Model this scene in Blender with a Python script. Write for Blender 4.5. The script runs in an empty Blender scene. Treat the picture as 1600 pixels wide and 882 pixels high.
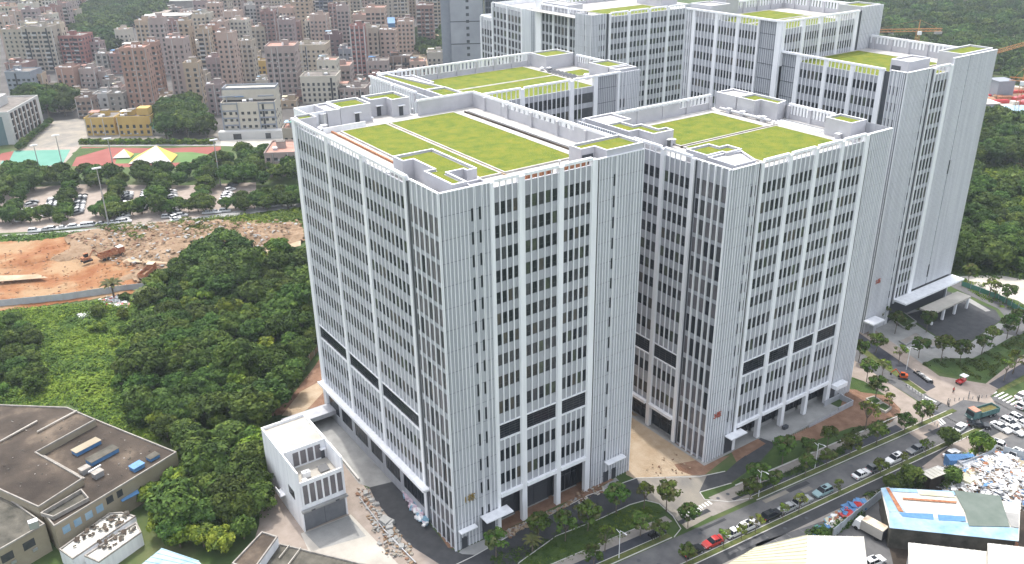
import bpy, bmesh, math, random
import numpy as np
from mathutils import Vector, Matrix, noise
random.seed(7)
rng = np.random.default_rng(11)
scene = bpy.context.scene
COL = scene.collection

# ------------------------------------------------------------------ camera
CF = 1379.7026
CC = Vector((-64.9426, -115.4343, 116.2295))
_yaw, _pit, _rol = 0.598568, 0.427016, -0.0151788
_w = Vector((math.sin(_yaw)*math.cos(_pit), math.cos(_yaw)*math.cos(_pit), -math.sin(_pit)))
_r0 = Vector((math.cos(_yaw), -math.sin(_yaw), 0)); _u0 = _r0.cross(_w)
CR = _r0*math.cos(_rol) + _u0*math.sin(_rol)
CU = -_r0*math.sin(_rol) + _u0*math.cos(_rol)
CW = _w
cam = bpy.data.cameras.new("camera"); camo = bpy.data.objects.new("camera", cam); COL.objects.link(camo)
camo.matrix_world = Matrix(((CR.x, CU.x, -CW.x, CC.x), (CR.y, CU.y, -CW.y, CC.y), (CR.z, CU.z, -CW.z, CC.z), (0, 0, 0, 1)))
cam.sensor_width = 36; cam.lens = CF/1600*36; cam.clip_start = 1; cam.clip_end = 6000
scene.camera = camo
scene.render.resolution_x = 1024; scene.render.resolution_y = 564

# ------------------------------------------------------------------ sky, sun, exposure
SUN_EL = math.radians(62); SX, SY = 0.15, 1.0           # direction towards the sun on the ground plane
world = bpy.data.worlds.new("World"); scene.world = world; world.use_nodes = True
nt = world.node_tree; bg = nt.nodes["Background"]
sky = nt.nodes.new("ShaderNodeTexSky"); sky.sky_type = 'NISHITA'; sky.sun_disc = False
sky.sun_elevation = SUN_EL; sky.sun_rotation = math.atan2(SX, SY)
sky.air_density = 1.0; sky.dust_density = 6.0; sky.ozone_density = 1.0
hsv = nt.nodes.new('ShaderNodeHueSaturation'); hsv.inputs['Saturation'].default_value = 0.6      # thin bright cloud
nt.links.new(sky.outputs[0], hsv.inputs['Color'])
veil = nt.nodes.new('ShaderNodeMix'); veil.data_type = 'RGBA'; veil.blend_type = 'ADD'; veil.inputs[0].default_value = 1.0
nt.links.new(hsv.outputs[0], veil.inputs[6]); veil.inputs[7].default_value = (3.7, 3.85, 4.05, 1)      # even veil of high cloud
nt.links.new(veil.outputs[2], bg.inputs[0]); bg.inputs[1].default_value = 0.15
sl = bpy.data.lights.new("sun", 'SUN'); so = bpy.data.objects.new("sun", sl); COL.objects.link(so)
sl.energy = 2.2; sl.angle = math.radians(1.0); sl.color = (1.0, 0.95, 0.88)
_h = math.hypot(SX, SY); d = Vector((SX/_h*math.cos(SUN_EL), SY/_h*math.cos(SUN_EL), math.sin(SUN_EL)))
so.rotation_euler = d.to_track_quat('Z', 'Y').to_euler(); so.location = (0, 0, 300)
scene.view_settings.view_transform = 'Standard'; scene.view_settings.look = 'None'
scene.view_settings.exposure = 0.62; scene.view_settings.gamma = 1.0
scene.cycles.max_bounces = 6; scene.cycles.diffuse_bounces = 3; scene.cycles.glossy_bounces = 2
scene.cycles.transparent_max_bounces = 6; scene.cycles.volume_bounces = 0
scene.cycles.use_denoising = True

# ------------------------------------------------------------------ measuring: a sight line cut with a level plane
def G(px, py, z=0.0):
    dd = CW + CR*((px-800)/CF) - CU*((py-441)/CF)
    t = (z-CC.z)/dd.z
    return CC + dd*t
def PX(p):
    v = Vector(p)-CC; k = v.dot(CW)
    return 800+CF*v.dot(CR)/k, 441-CF*v.dot(CU)/k

# ------------------------------------------------------------------ materials
def mat(name, c, c2=None, scale=0.3, rough=0.8, bump=0.0, bscale=None, metal=0.0, detail=6, coords='Object', hard=None, spec=0.35, objvar=0.0, third=None, stretch=None):
    m = bpy.data.materials.new(name); m.use_nodes = True
    n = m.node_tree.nodes; L = m.node_tree.links; b = n["Principled BSDF"]
    b.inputs["Roughness"].default_value = rough; b.inputs["Metallic"].default_value = metal
    b.inputs["Specular IOR Level"].default_value = spec
    b.inputs["Base Color"].default_value = (*c, 1)
    m.diffuse_color = (*c, 1)
    vec = None
    if c2 is not None or bump:
        if coords == 'World':
            g = n.new("ShaderNodeNewGeometry"); vec = g.outputs["Position"]
        else:
            g = n.new("ShaderNodeTexCoord"); vec = g.outputs["Object"]
        if stretch:
            mp = n.new("ShaderNodeMapping"); mp.inputs["Scale"].default_value = stretch
            L.new(vec, mp.inputs[0]); vec = mp.outputs[0]
    col = None
    if c2 is not None:
        t = n.new("ShaderNodeTexNoise"); t.inputs["Scale"].default_value = scale; t.inputs["Detail"].default_value = detail
        t.inputs["Roughness"].default_value = 0.62
        L.new(vec, t.inputs["Vector"])
        r = n.new("ShaderNodeValToRGB"); lo, hi = hard or (0.32, 0.68)
        r.color_ramp.elements[0].position = lo; r.color_ramp.elements[1].position = hi
        r.color_ramp.elements[0].color = (*c, 1); r.color_ramp.elements[1].color = (*c2, 1)
        if third:
            e = r.color_ramp.elements.new((lo+hi)/2); e.color = (*third, 1)
        L.new(t.outputs["Fac"], r.inputs[0]); col = r.outputs[0]
    if objvar:
        oi = n.new("ShaderNodeObjectInfo"); hs = n.new("ShaderNodeHueSaturation")
        mr = n.new("ShaderNodeMapRange"); mr.inputs[3].default_value = 1-objvar; mr.inputs[4].default_value = 1+objvar
        L.new(oi.outputs["Random"], mr.inputs[0]); L.new(mr.outputs[0], hs.inputs["Value"])
        m2 = n.new("ShaderNodeMapRange"); m2.inputs[3].default_value = 0.5-objvar*0.09; m2.inputs[4].default_value = 0.5+objvar*0.05
        mm = n.new("ShaderNodeMath"); mm.operation = 'FRACT'; m3 = n.new("ShaderNodeMath"); m3.operation = 'MULTIPLY'; m3.inputs[1].default_value = 7.31
        L.new(oi.outputs["Random"], m3.inputs[0]); L.new(m3.outputs[0], mm.inputs[0]); L.new(mm.outputs[0], m2.inputs[0]); L.new(m2.outputs[0], hs.inputs["Hue"])
        if col: L.new(col, hs.inputs["Color"])
        else: hs.inputs["Color"].default_value = (*c, 1)
        col = hs.outputs[0]
    if col: L.new(col, b.inputs["Base Color"])
    if bump:
        t2 = n.new("ShaderNodeTexNoise"); t2.inputs["Scale"].default_value = bscale or scale*6; t2.inputs["Detail"].default_value = 5
        L.new(vec, t2.inputs["Vector"]); bp = n.new("ShaderNodeBump"); bp.inputs["Strength"].default_value = bump; bp.inputs["Distance"].default_value = 0.3
        L.new(t2.outputs["Fac"], bp.inputs["Height"]); L.new(bp.outputs[0], b.inputs["Normal"])
    return m
M = {}
M['white'] = mat('white_aluminium', (.66,.67,.70), (.80,.81,.83), 0.9, 0.45, coords='World', stretch=(1,1,.05), hard=(.3,.6))
M['whiteroof'] = mat('pale_concrete_deck', (.34,.325,.31), (.50,.49,.475), 0.35, 0.85, coords='World')
M['grey'] = mat('grey_panel', (.33,.345,.375), (.42,.435,.465), 0.9, 0.55, coords='World', stretch=(1,1,.04))
M['lgrey'] = mat('light_grey_panel', (.30,.31,.34), (.39,.40,.43), 0.8, 0.5, coords='World', stretch=(1,1,.08))
M['render'] = mat('grey_render', (.40,.40,.43), (.48,.48,.51), 0.3, 0.85, coords='World')
M['dark'] = mat('dark_aluminium', (.055,.06,.07), rough=0.4)
M['frame'] = mat('window_frame', (.05,.055,.065), rough=0.45)
M['g0'] = mat('dark_glass', (.014,.018,.024), rough=0.12, spec=0.35)
M['g1'] = mat('dusty_glass', (.04,.045,.05), (.075,.075,.08), 0.8, 0.2, spec=0.3, coords='World')
M['g2'] = mat('greenish_glass', (.035,.045,.035), (.085,.10,.07), 0.5, 0.15, spec=0.3, coords='World')
M['g3'] = mat('smoked_glass', (.10,.095,.105), (.16,.15,.16), 0.3, 0.25, spec=0.5, coords='World')
M['g4'] = mat('unfinished_room_glass', (.09,.075,.055), (.05,.05,.05), 0.9, 0.3, spec=0.4, coords='World')
M['louvre'] = mat('louvre_metal', (.05,.055,.065), rough=0.5)
M['roofgrass'] = mat('sedum_turf', (.072,.118,.006), (.175,.172,.012), 0.35, 0.95, 0.9, 3.0, coords='World', third=(.125,.155,.008), detail=15, hard=(.30,.70))
M['lawn'] = mat('lawn_grass', (.028,.060,.014), (.065,.105,.024), 0.35, 0.95, 0.8, 4.0, coords='World', detail=8)
M['verge'] = mat('verge_grass', (.05,.075,.018), (.12,.13,.04), 0.8, 0.95, 0.6, 5, coords='World', detail=8)
M['earth'] = mat('wild_ground', (.040,.065,.020), (.11,.12,.05), 0.05, 0.95, 0.2, 0.8, coords='World', detail=10, third=(.05,.085,.022))
M['scrub'] = mat('scrub_ground', (.05,.085,.02), (.12,.17,.04), 0.08, 0.95, 0.9, 0.9, coords='World', detail=10)
M['soil'] = mat('red_soil', (.15,.08,.048), (.26,.16,.11), 0.35, 0.95, 0.6, 2.5, coords='World', detail=9)
M['clay'] = mat('orange_clay', (.20,.075,.026), (.29,.19,.105), 0.05, 0.95, 1.0, 0.6, coords='World', detail=15, third=(.25,.12,.052), hard=(.40,.58))
M['spoil'] = mat('grey_spoil', (.16,.098,.054), (.29,.21,.14), 0.25, 0.95, 0.9, 1.2, coords='World', detail=10)
M['sand'] = mat('sandy_track', (.30,.22,.14), (.42,.34,.25), 0.25, 0.95, 0.5, 2, coords='World', detail=9)
M['asphalt'] = mat('asphalt', (.085,.085,.09), (.14,.14,.14), 0.3, 0.9, 0.2, 8, coords='World', detail=10)
M['asphalt2'] = mat('fresh_asphalt', (.035,.037,.042), (.06,.062,.066), 0.5, 0.85, 0.2, 8, coords='World', detail=9)
M['dusty'] = mat('dusty_road', (.15,.145,.14), (.30,.27,.22), 0.12, 0.9, 0.2, 6, coords='World', detail=10)
M['cyc'] = mat('cycle_lane_asphalt', (.035,.038,.05), (.055,.058,.07), 0.6, 0.85, coords='World')
M['pave'] = mat('beige_paving', (.22,.20,.18), (.30,.275,.25), 0.5, 0.9, 0.2, 9, coords='World', detail=8)
M['pave2'] = mat('pink_paving', (.24,.20,.17), (.33,.28,.245), 0.4, 0.9, coords='World', detail=8)
M['conc'] = mat('concrete', (.23,.23,.225), (.33,.33,.32), 0.25, 0.9, 0.15, 6, coords='World', detail=9)
M['concl'] = mat('pale_concrete', (.34,.32,.285), (.50,.47,.42), 0.18, 0.9, 0.15, 6, coords='World', detail=9)
M['concd'] = mat('weathered_roof', (.030,.023,.018), (.17,.132,.098), 0.10, 0.95, 0.2, 4, coords='World', detail=15, third=(.062,.048,.037), hard=(.36,.72))
M['concd2'] = mat('mossy_roof', (.035,.035,.028), (.13,.12,.10), 0.3, 0.95, 0.2, 4, coords='World', detail=11)
M['kerb'] = mat('kerb_stone', (.45,.44,.42), (.56,.55,.53), 1.0, 0.85, coords='World')
M['paint'] = mat('road_paint', (.62,.62,.60), (.75,.75,.73), 2.0, 0.7, coords='World')
M['redpave'] = mat('red_brick_paving', (.22,.10,.07), (.30,.16,.12), 1.2, 0.9, coords='World')
M['bark'] = mat('bark', (.10,.075,.055), (.19,.16,.13), 3, 0.95)
M['redtrack'] = mat('running_track', (.20,.055,.045), (.26,.085,.07), 0.1, 0.9, coords='World')
M['court'] = mat('green_court', (.07,.22,.17), (.11,.27,.21), 0.1, 0.8, coords='World')
M['fieldg'] = mat('striped_pitch', (.07,.14,.045), (.11,.19,.06), 0.1, 0.95, coords='World')
M['blacksteel'] = mat('black_steel', (.03,.03,.035), rough=0.5)
M['steel'] = mat('galvanised_steel', (.42,.43,.45), rough=0.4, metal=0.5)
M['tan'] = mat('tan_wall', (.26,.22,.16), (.34,.30,.22), 0.25, 0.9, coords='World', detail=8)
M['bluep'] = mat('blue_sheet', (.06,.17,.36), (.10,.24,.45), 1.0, 0.5, coords='World')
M['blueroof'] = mat('pale_blue_tin', (.16,.30,.45), (.34,.45,.52), 0.35, 0.5, coords='World', detail=8)
M['whitetin'] = mat('white_tin', (.46,.44,.38), (.60,.59,.56), 0.2, 0.5, coords='World', detail=8)
M['yellowtin'] = mat('cream_tin', (.44,.41,.28), (.54,.52,.40), 0.2, 0.6, coords='World', detail=8)
M['greentarp'] = mat('grey_green_tarpaulin', (.10,.13,.11), (.14,.17,.15), 0.4, 0.7, coords='World')
M['rust'] = mat('rust', (.25,.07,.03), (.40,.22,.12), 1.5, 0.9, coords='World')
M['tyre'] = mat('tyre', (.02,.02,.02), rough=0.9)
M['cwhite'] = mat('car_white', (.72,.72,.72), rough=0.25, spec=0.6)
M['cblack'] = mat('car_black', (.015,.017,.02), rough=0.2, spec=0.6)
M['cgrey'] = mat('car_grey', (.14,.15,.16), rough=0.25, spec=0.6)
M['csilver'] = mat('car_silver', (.42,.43,.44), rough=0.25, metal=0.3, spec=0.6)
M['cred'] = mat('car_red', (.42,.03,.03), rough=0.25, spec=0.6)
M['cteal'] = mat('car_teal', (.25,.36,.38), rough=0.25, spec=0.6)
M['corange'] = mat('car_orange', (.45,.08,.02), rough=0.25, spec=0.6)
M['light'] = mat('lamp_lens', (.7,.7,.7), rough=0.1)
M['taillight'] = mat('tail_lens', (.4,.02,.02), rough=0.2)
def leaf(name, a, b, third, var=0.34):
    m = mat(name, a, b, 0.55, 0.8, coords='World', detail=4, third=third, objvar=var, spec=0.12)
    return m
M['leafd'] = leaf('dark_leaves', (.020,.042,.012), (.070,.118,.026), (.040,.076,.017))
M['leafm'] = leaf('mid_leaves', (.032,.066,.014), (.105,.160,.032), (.062,.108,.021))
M['leafl'] = leaf('light_leaves', (.060,.11,.014), (.19,.25,.035), (.115,.17,.022))
M['leafo'] = leaf('olive_leaves', (.045,.058,.020), (.13,.135,.05), (.08,.09,.033))

# ------------------------------------------------------------------ object helpers
def tag(o, label=None, cat=None, group=None, kind=None):
    if label: o['label'] = label
    if cat: o['category'] = cat
    if group: o['group'] = group
    if kind: o['kind'] = kind
    return o
def empty(name, loc=(0,0,0), rz=0.0, label=None, cat=None, group=None):
    o = bpy.data.objects.new(name, None); COL.objects.link(o); o.location = loc; o.rotation_euler = (0,0,rz)
    o.empty_display_size = 1
    return tag(o, label, cat, group)
def mesh_from(name, verts, faces, mats, fm=None, smooth=False):
    me = bpy.data.meshes.new(name); me.from_pydata(verts, [], faces)
    for m in mats: me.materials.append(m)
    if fm is not None: me.polygons.foreach_set('material_index', np.array(fm, dtype=np.int32))
    if smooth: me.polygons.foreach_set('use_smooth', [True]*len(me.polygons))
    me.update(); return me
def put(name, me, parent=None, loc=(0,0,0), rz=0.0):
    o = bpy.data.objects.new(name, me); COL.objects.link(o); o.location = loc
    if rz: o.rotation_euler = (0,0,rz)
    if parent: o.parent = parent
    return o
class MB:
    """collects solids into one mesh"""
    def __init__(s): s.v = []; s.f = []; s.m = []; s.mats = []
    def mi(s, m):
        m = M[m] if isinstance(m, str) else m
        if m not in s.mats: s.mats.append(m)
        return s.mats.index(m)
    def hexa(s, p, m):           # p: 8 points, bottom 4 ccw then top 4 ccw
        k = len(s.v); s.v += [tuple(q) for q in p]; i = s.mi(m)
        s.f += [(k+3,k+2,k+1,k), (k+4,k+5,k+6,k+7), (k,k+1,k+5,k+4), (k+1,k+2,k+6,k+5), (k+2,k+3,k+7,k+6), (k+3,k,k+4,k+7)]; s.m += [i]*6
        return s
    def box(s, x0,x1,y0,y1,z0,z1, m):
        return s.hexa([(x0,y0,z0),(x1,y0,z0),(x1,y1,z0),(x0,y1,z0),(x0,y0,z1),(x1,y0,z1),(x1,y1,z1),(x0,y1,z1)], m)
    def prism(s, pts, z0, z1, m, mtop=None):
        if area(pts) < 0: pts = pts[::-1]
        k = len(s.v); n = len(pts); i = s.mi(m); j = s.mi(mtop or m)
        s.v += [(p[0],p[1],z0) for p in pts] + [(p[0],p[1],z1) for p in pts]
        for a in range(n):
            b = (a+1) % n; s.f.append((k+a,k+b,k+n+b,k+n+a)); s.m.append(i)
        s.f.append(tuple(k+n+a for a in range(n))); s.m.append(j)
        s.f.append(tuple(k+n-1-a for a in range(n))); s.m.append(i)
        return s
    def rim(s, pts, w, z0, z1, m):   # a wall of width w inside the outline
        if area(pts) < 0: pts = pts[::-1]
        q = inset(pts, w); n = len(pts)
        for a in range(n):
            b = (a+1) % n
            s.hexa([(*pts[a],z0),(*pts[b],z0),(*q[b],z0),(*q[a],z0),(*pts[a],z1),(*pts[b],z1),(*q[b],z1),(*q[a],z1)], m)
        return s
    def tube(s, a, b, r0, r1, m, n=6):
        a = Vector(a); b = Vector(b); d = (b-a).normalized(); e = d.orthogonal().normalized(); g = d.cross(e); k = len(s.v); i = s.mi(m)
        for c, r in ((a,r0),(b,r1)):
            for t in range(n):
                q = c + (e*math.cos(6.28318*t/n) + g*math.sin(6.28318*t/n))*r; s.v.append(tuple(q))
        for t in range(n):
            u = (t+1) % n; s.f.append((k+t,k+u,k+n+u,k+n+t)); s.m.append(i)
        s.f.append(tuple(k+n+t for t in range(n))); s.m.append(i); s.f.append(tuple(k+n-1-t for t in range(n))); s.m.append(i)
        return s
    def quad(s, p, m):
        k = len(s.v); s.v += [tuple(q) for q in p]; s.f.append(tuple(range(k, k+len(p)))); s.m.append(s.mi(m)); return s
    def mesh(s, name, off=(0,0,0)):
        v = s.v if off == (0,0,0) else [(a-off[0], b-off[1], c-off[2]) for a,b,c in s.v]
        return mesh_from(name, v, s.f, s.mats, s.m)
    def build(s, name, parent=None, off=(0,0,0), loc=(0,0,0), rz=0.0):
        if not s.f: return None
        return put(name, s.mesh(name, off), parent, loc, rz)
def area(p):
    return sum(p[i][0]*p[(i+1)%len(p)][1]-p[(i+1)%len(p)][0]*p[i][1] for i in range(len(p)))/2
def inset(pts, w):
    n = len(pts); out = []
    for i in range(n):
        a = Vector(pts[i-1][:2]); b = Vector(pts[i][:2]); c = Vector(pts[(i+1)%n][:2])
        d1 = (b-a).normalized(); d2 = (c-b).normalized()
        n1 = Vector((-d1.y, d1.x)); n2 = Vector((-d2.y, d2.x))
        k = (n1+n2); k = k/max(0.3, k.dot(n1)) if k.length > .01 else n1
        out.append((b.x+k.x*w, b.y+k.y*w))
    return out
_zc=[0]
def sheet(name, pts, z, m, world=False, kind='structure'):
    """level ground patch; pts are picture points unless world=True"""
    _zc[0] += 1; z += _zc[0]*.0004
    q = [tuple(p[:2]) for p in pts] if world else [tuple(G(*p, z))[:2] for p in pts]
    if area(q) < 0: q = q[::-1]
    from mathutils.geometry import tessellate_polygon
    V3 = [Vector((x, y, z)) for x, y in q]; T3 = []
    for t in tessellate_polygon([V3]):
        a, b, c = t; cr = (V3[b]-V3[a]).cross(V3[c]-V3[a]).z
        if abs(cr) > 1e-9: T3.append((a, b, c) if cr > 0 else (a, c, b))
    me = bpy.data.meshes.new(name); me.from_pydata(V3, [], T3); me.update()
    me.materials.append(M[m] if isinstance(m, str) else m)
    o = put(name, me); o['kind'] = kind
    return o
# ================================================================== CAMPUS TOWERS
_wm = {}
def window_mesh(w, h, gl, sash=True):
    k = (round(w,2), round(h,2), gl, sash)
    if k not in _wm:
        b = MB(); f = .06
        b.box(-w/2+f, w/2-f, .05, .07, f, h-f, gl)
        b.box(-w/2, -w/2+f, .01, .16, 0, h, 'frame'); b.box(w/2-f, w/2, .01, .16, 0, h, 'frame')
        b.box(-w/2+f, w/2-f, .01, .16, 0, f, 'frame'); b.box(-w/2+f, w/2-f, .01, .16, h-f, h, 'frame')
        if sash: b.box(-w/2+f, w/2-f, .02, .049, h*.36, h*.36+.05, 'frame')
        _wm[k] = b.mesh('window')
    return _wm[k]
_fm = {}
def fin_mesh(w, d, h, m='white'):
    k = (round(w,2), round(d,2), round(h,2), m)
    if k not in _fm: _fm[k] = MB().box(-w/2, w/2, -d, 0, 0, h, m).mesh('vertical_fin')
    return _fm[k]
GL = ['g0','g0','g0','g0','g0','g1','g1','g2','g4']
class Tower:
    def __init__(s, name, loc, label, cat='tower', group=None):
        s.loc = Vector(loc); s.root = empty(name, loc, 0, label, cat, group)
        s.bins = {}; s.win = []; s.fins = []
    def bin(s, n): return s.bins.setdefault(n, MB())
    def done(s, limit=300):
        o = tuple(s.loc)
        for n, b in s.bins.items():
            ob = b.build(n.split('#')[0], s.root, off=o)
            if ob and n.split('#')[0] in ('cladding_ribs','window_row','louvre_slats','panel_joint','shopfront_mullion','podium_mullion','door_mullion'): ob['kind'] = 'stuff'
        s.win.sort(key=lambda q: q[0])
        for i, (dist, p, ang, w, h, gl, sash) in enumerate(s.win):
            me = window_mesh(w, h, gl, sash)
            if i < limit: put('window', me, s.root, Vector(p)-s.loc, ang)
        rest = s.win[limit:]
        if rest:
            b = MB()
            for dist, p, ang, w, h, gl, sash in rest:
                c, sn = math.cos(ang), math.sin(ang)
                def T(x0,x1,y0,y1,z0,z1,m):
                    q = [(x0,y0,z0),(x1,y0,z0),(x1,y1,z0),(x0,y1,z0),(x0,y0,z1),(x1,y0,z1),(x1,y1,z1),(x0,y1,z1)]
                    b.hexa([(p[0]+c*x-sn*y, p[1]+sn*x+c*y, p[2]+z) for x,y,z in q], m)
                T(-w/2+.05, w/2-.05, .05, .07, .05, h-.05, gl)
                T(-w/2, -w/2+.05, .01, .16, 0, h, 'frame'); T(w/2-.05, w/2, .01, .16, 0, h, 'frame')
            ob = b.build('window_row', s.root, off=o); ob['kind'] = 'stuff'
        s.fins.sort(key=lambda q: q[0])
        for i, (dist, p, ang, w, d, h, m, nm) in enumerate(s.fins):
            put(nm, fin_mesh(w, d, h, m), s.root, Vector(p)-s.loc, ang)
JOIN = {'wall','cladding_ribs','louvre_slats','panel_joint','core','shopfront_mullion','podium_mullion','door_mullion'}
class Fac:
    """one face of a tower: a = start point, b = end point, the outside lies to the right of a->b"""
    def __init__(s, T, a, b):
        s.T = T; s.o = Vector((a[0],a[1],0)); v = Vector((b[0]-a[0], b[1]-a[1], 0)); s.len = v.length
        s.t = v.normalized(); s.n = Vector((s.t.y, -s.t.x, 0)); s.ang = math.atan2(s.t.y, s.t.x)
    def P(s, u, d, z): q = s.o + s.t*u + s.n*d; return (q.x, q.y, z)
    def box(s, bn, u0,u1,d0,d1,z0,z1, m):
        if bn.split('#')[0] not in JOIN: bn = '%s#%d' % (bn.split('#')[0], len(s.T.bins))
        s.T.bin(bn).hexa([s.P(u0,d1,z0), s.P(u1,d1,z0), s.P(u1,d0,z0), s.P(u0,d0,z0), s.P(u0,d1,z1), s.P(u1,d1,z1), s.P(u1,d0,z1), s.P(u0,d0,z1)], m)
    def panel(s, u0,u1,z0,z1, holes=(), m='grey', d0=-.4, d1=0.0, bn='wall'):
        us = sorted({u0,u1} | {x for h in holes for x in h[:2] if u0 < x < u1})
        for a, b in zip(us, us[1:]):
            zs = sorted([(h[2],h[3]) for h in holes if h[0] <= a+1e-6 and h[1] >= b-1e-6])
            z = z0
            for p, q in zs:
                if p > z: s.box(bn, a,b,d0,d1,z,p,m)
                z = max(z, q)
            if z < z1: s.box(bn, a,b,d0,d1,z,z1,m)
    def window(s, uc, z, w, h, gl=None, sash=True):
        p = s.P(uc, 0, z); gl = gl or random.choice(GL)
        s.T.win.append(((Vector(p)-CC).length, p, s.ang, w, h, gl, sash))
    def fin(s, uc, z0, z1, w=.3, d=.42, m='white', nm='vertical_fin'):
        p = s.P(uc, 0.003, z0); s.T.fins.append(((Vector(p)-CC).length, p, s.ang, w, d, z1-z0, m, nm))
    # ---- kinds of stretch
    def column(s, u0,u1,z0,z1, d=.34):
        s.box('column#%d'%id((s,u0)), u0,u1,-.6,d,z0,z1,'white')
    def strip(s, u0,u1,z0,z1):
        s.box('recess_shade_strip', u0+.02,u1-.02,-.3,-.02,z0,z1,'dark')  # almost flush; the shade of a recess is put into its dark colour
    def ribs(s, u0,u1,z0,z1, slots=(), rows=(), pitch=.72, m='grey', sw=.42, rw=.13, rd=.18):
        holes = [(u-sw/2,u+sw/2,zt-h,zt) for u in slots for zt,h in rows]
        s.panel(u0,u1,z0,z1,holes,m)
        for u in slots:
            for zt,h in rows: s.window(u, zt-h, sw, h, 'g0', False)
        n = max(1, round((u1-u0)/pitch))
        zz = z1-3.9
        while zz > z0+1: s.box('panel_joint', u0+.01,u1-.01,.002,.012,zz,zz+.06,'dark'); zz -= 4.11
        for i in range(n+1):
            u = u0+(u1-u0)*i/n
            u = min(max(u, u0+rw/2), u1-rw/2)
            if any(abs(u-q) < sw/2+rw/2 for q in slots): u = min(slots, key=lambda q: abs(u-q)); u += (sw/2+rw/2+.02)
            s.box('cladding_ribs', u-rw/2,u+rw/2,.003,rd,z0+.01,z1-.02,'white')
    def bay(s, u0,u1,n, rows, zbot,zwall,zrail, band=None, fw=.2, fd=.2, ww=None, m='lgrey', rail=True):
        p = (u1-u0)/n; ww = ww or p*.8; cs = [u0+p*(i+.5) for i in range(n)]
        holes = [(c-ww/2,c+ww/2,zt-h,zt) for c in cs for zt,h in rows]
        if band: holes += [(u0,u1,band[1],band[0])]
        if band:
            hb = [h for h in holes if h[3] <= band[1]+.01]; ha = [h for h in holes if h[2] >= band[0]-.01 and h[:2] != (u0,u1)]
            s.panel(u0,u1,zbot,band[1]-.25,hb,m); s.panel(u0,u1,band[0]+.22,zwall,ha,m)
            s.box('band_frame', u0,u1,-.5,.2,band[1]-.247,band[1],'white'); s.box('band_frame', u0,u1,-.5,.2,band[0],band[0]+.217,'white')
            s.box('loggia_glazing', u0,u1,-.2,-.14,band[1],band[0],'g0')
            for q in range(5):
                zz = band[1]+.35+q*(band[0]-band[1]-.5)/5
                s.box('louvre_slats', u0+.05,u1-.05,-.135,-.1,zz,zz+.07,'louvre')
            for q in range(1,4): s.box('louvre_slats', u0+(u1-u0)*q/4-.04,u0+(u1-u0)*q/4+.04,-.095,-.06,band[1],band[0],'louvre')
        else: s.panel(u0,u1,zbot,zwall,holes,m)
        for c in cs:
            for zt,h in rows: s.window(c, zt-h, ww, h)
        for i in range(1,n):
            u = u0+p*i
            if band: s.fin(u, zbot, band[1]-.25, fw, fd); s.fin(u, band[0]+.22, zrail-.5, fw, fd)
            else: s.fin(u, zbot, zrail-.5, fw, fd)
        for u in (u0+fw/2-.02, u1-fw/2+.02):
            s.box('bay_edge', u-fw/2,u+fw/2,.003,fd*.8,zbot,zwall,'white')
        if rail: s.box('parapet_rail', u0,u1,-.25,.46,zrail-.5,zrail,'white')
    def shop(s, u0,u1,z0,z1, dep=-2.4, n=4, sill=.3, m='g0', ceil=True):
        s.box('shopfront_glass', u0,u1,dep-.1,dep,z0+sill,z1,m); s.box('shopfront_sill', u0,u1,dep-.15,dep+.1,z0,z0+sill,'conc')
        for i in range(n+1):
            u = u0+(u1-u0)*i/n; u = min(max(u,u0+.06),u1-.06)
            s.box('shopfront_mullion', u-.05,u+.05,dep+.003,dep+.12,z0+sill,z1,'frame')
        s.box('shopfront_mullion', u0+.06,u1-.06,dep+.004,dep+.08,z0+(z1-z0)*.5,z0+(z1-z0)*.5+.12,'frame')
        if ceil: s.box('soffit', u0,u1,dep-.1,-.62,z1-.005,z1+.3,'lgrey')
def roof_house(T, pts, z0, z1, grass=None, cap='render', rimw=.22, deckm='whiteroof'):
    """stair or plant house on a roof: walls, white rim, grass or deck sunk inside"""
    b = T.bin('roof_house#%d'%len(T.bins)); b.prism(pts, z0, z1-.45, cap)
    b.rim(pts, rimw, z1-.45, z1-.03, cap)
    r = T.bin('coping#%d'%len(T.bins)); r.rim([tuple(p) for p in inset(pts if area(pts)>0 else pts[::-1], -.04)], rimw+.1, z1-.03, z1+.05, 'white')
    q = inset(pts if area(pts) > 0 else pts[::-1], rimw+.3)
    T.bin(('roof_turf#%d' if grass else 'roof_deck#%d')%len(T.bins)).prism(q, z1-.449, z1-.36, 'roofgrass' if grass else deckm)
def roof_bits(T, spots, z):
    for k, (x, y, kind) in enumerate(spots):
        if kind == 'duct':
            b = T.bin('air_duct#%d'%k); b.box(x-.5,x+.5,y-.5,y+.5,z+.0,z+1.1,'render'); b.box(x-.62,x+.62,y-.62,y+.62,z+1.1,z+1.25,'white')
        elif kind == 'fan':
            b = T.bin('roof_fan#%d'%k); b.tube((x,y,z),(x,y,z+.8),.45,.45,'steel',10); b.tube((x,y,z+.8),(x,y,z+1.1),.7,.35,'white',10); b.box(x-.6,x+.6,y-.6,y+.6,z-.01,z+.12,'conc')
        elif kind == 'door':
            b = T.bin('roof_door#%d'%k); b.box(x-.5,x+.5,y-.06,y+.0,z,z+2.1,'dark'); b.box(x-.8,x+.8,y-.8,y,z+2.3,z+2.42,'white')
        elif kind == 'vent':
            b = T.bin('vent_cowl#%d'%k); b.tube((x,y,z),(x,y,z+.9),.12,.12,'steel',8); b.tube((x,y,z+.9),(x,y,z+1.1),.3,.22,'white',8)
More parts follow.
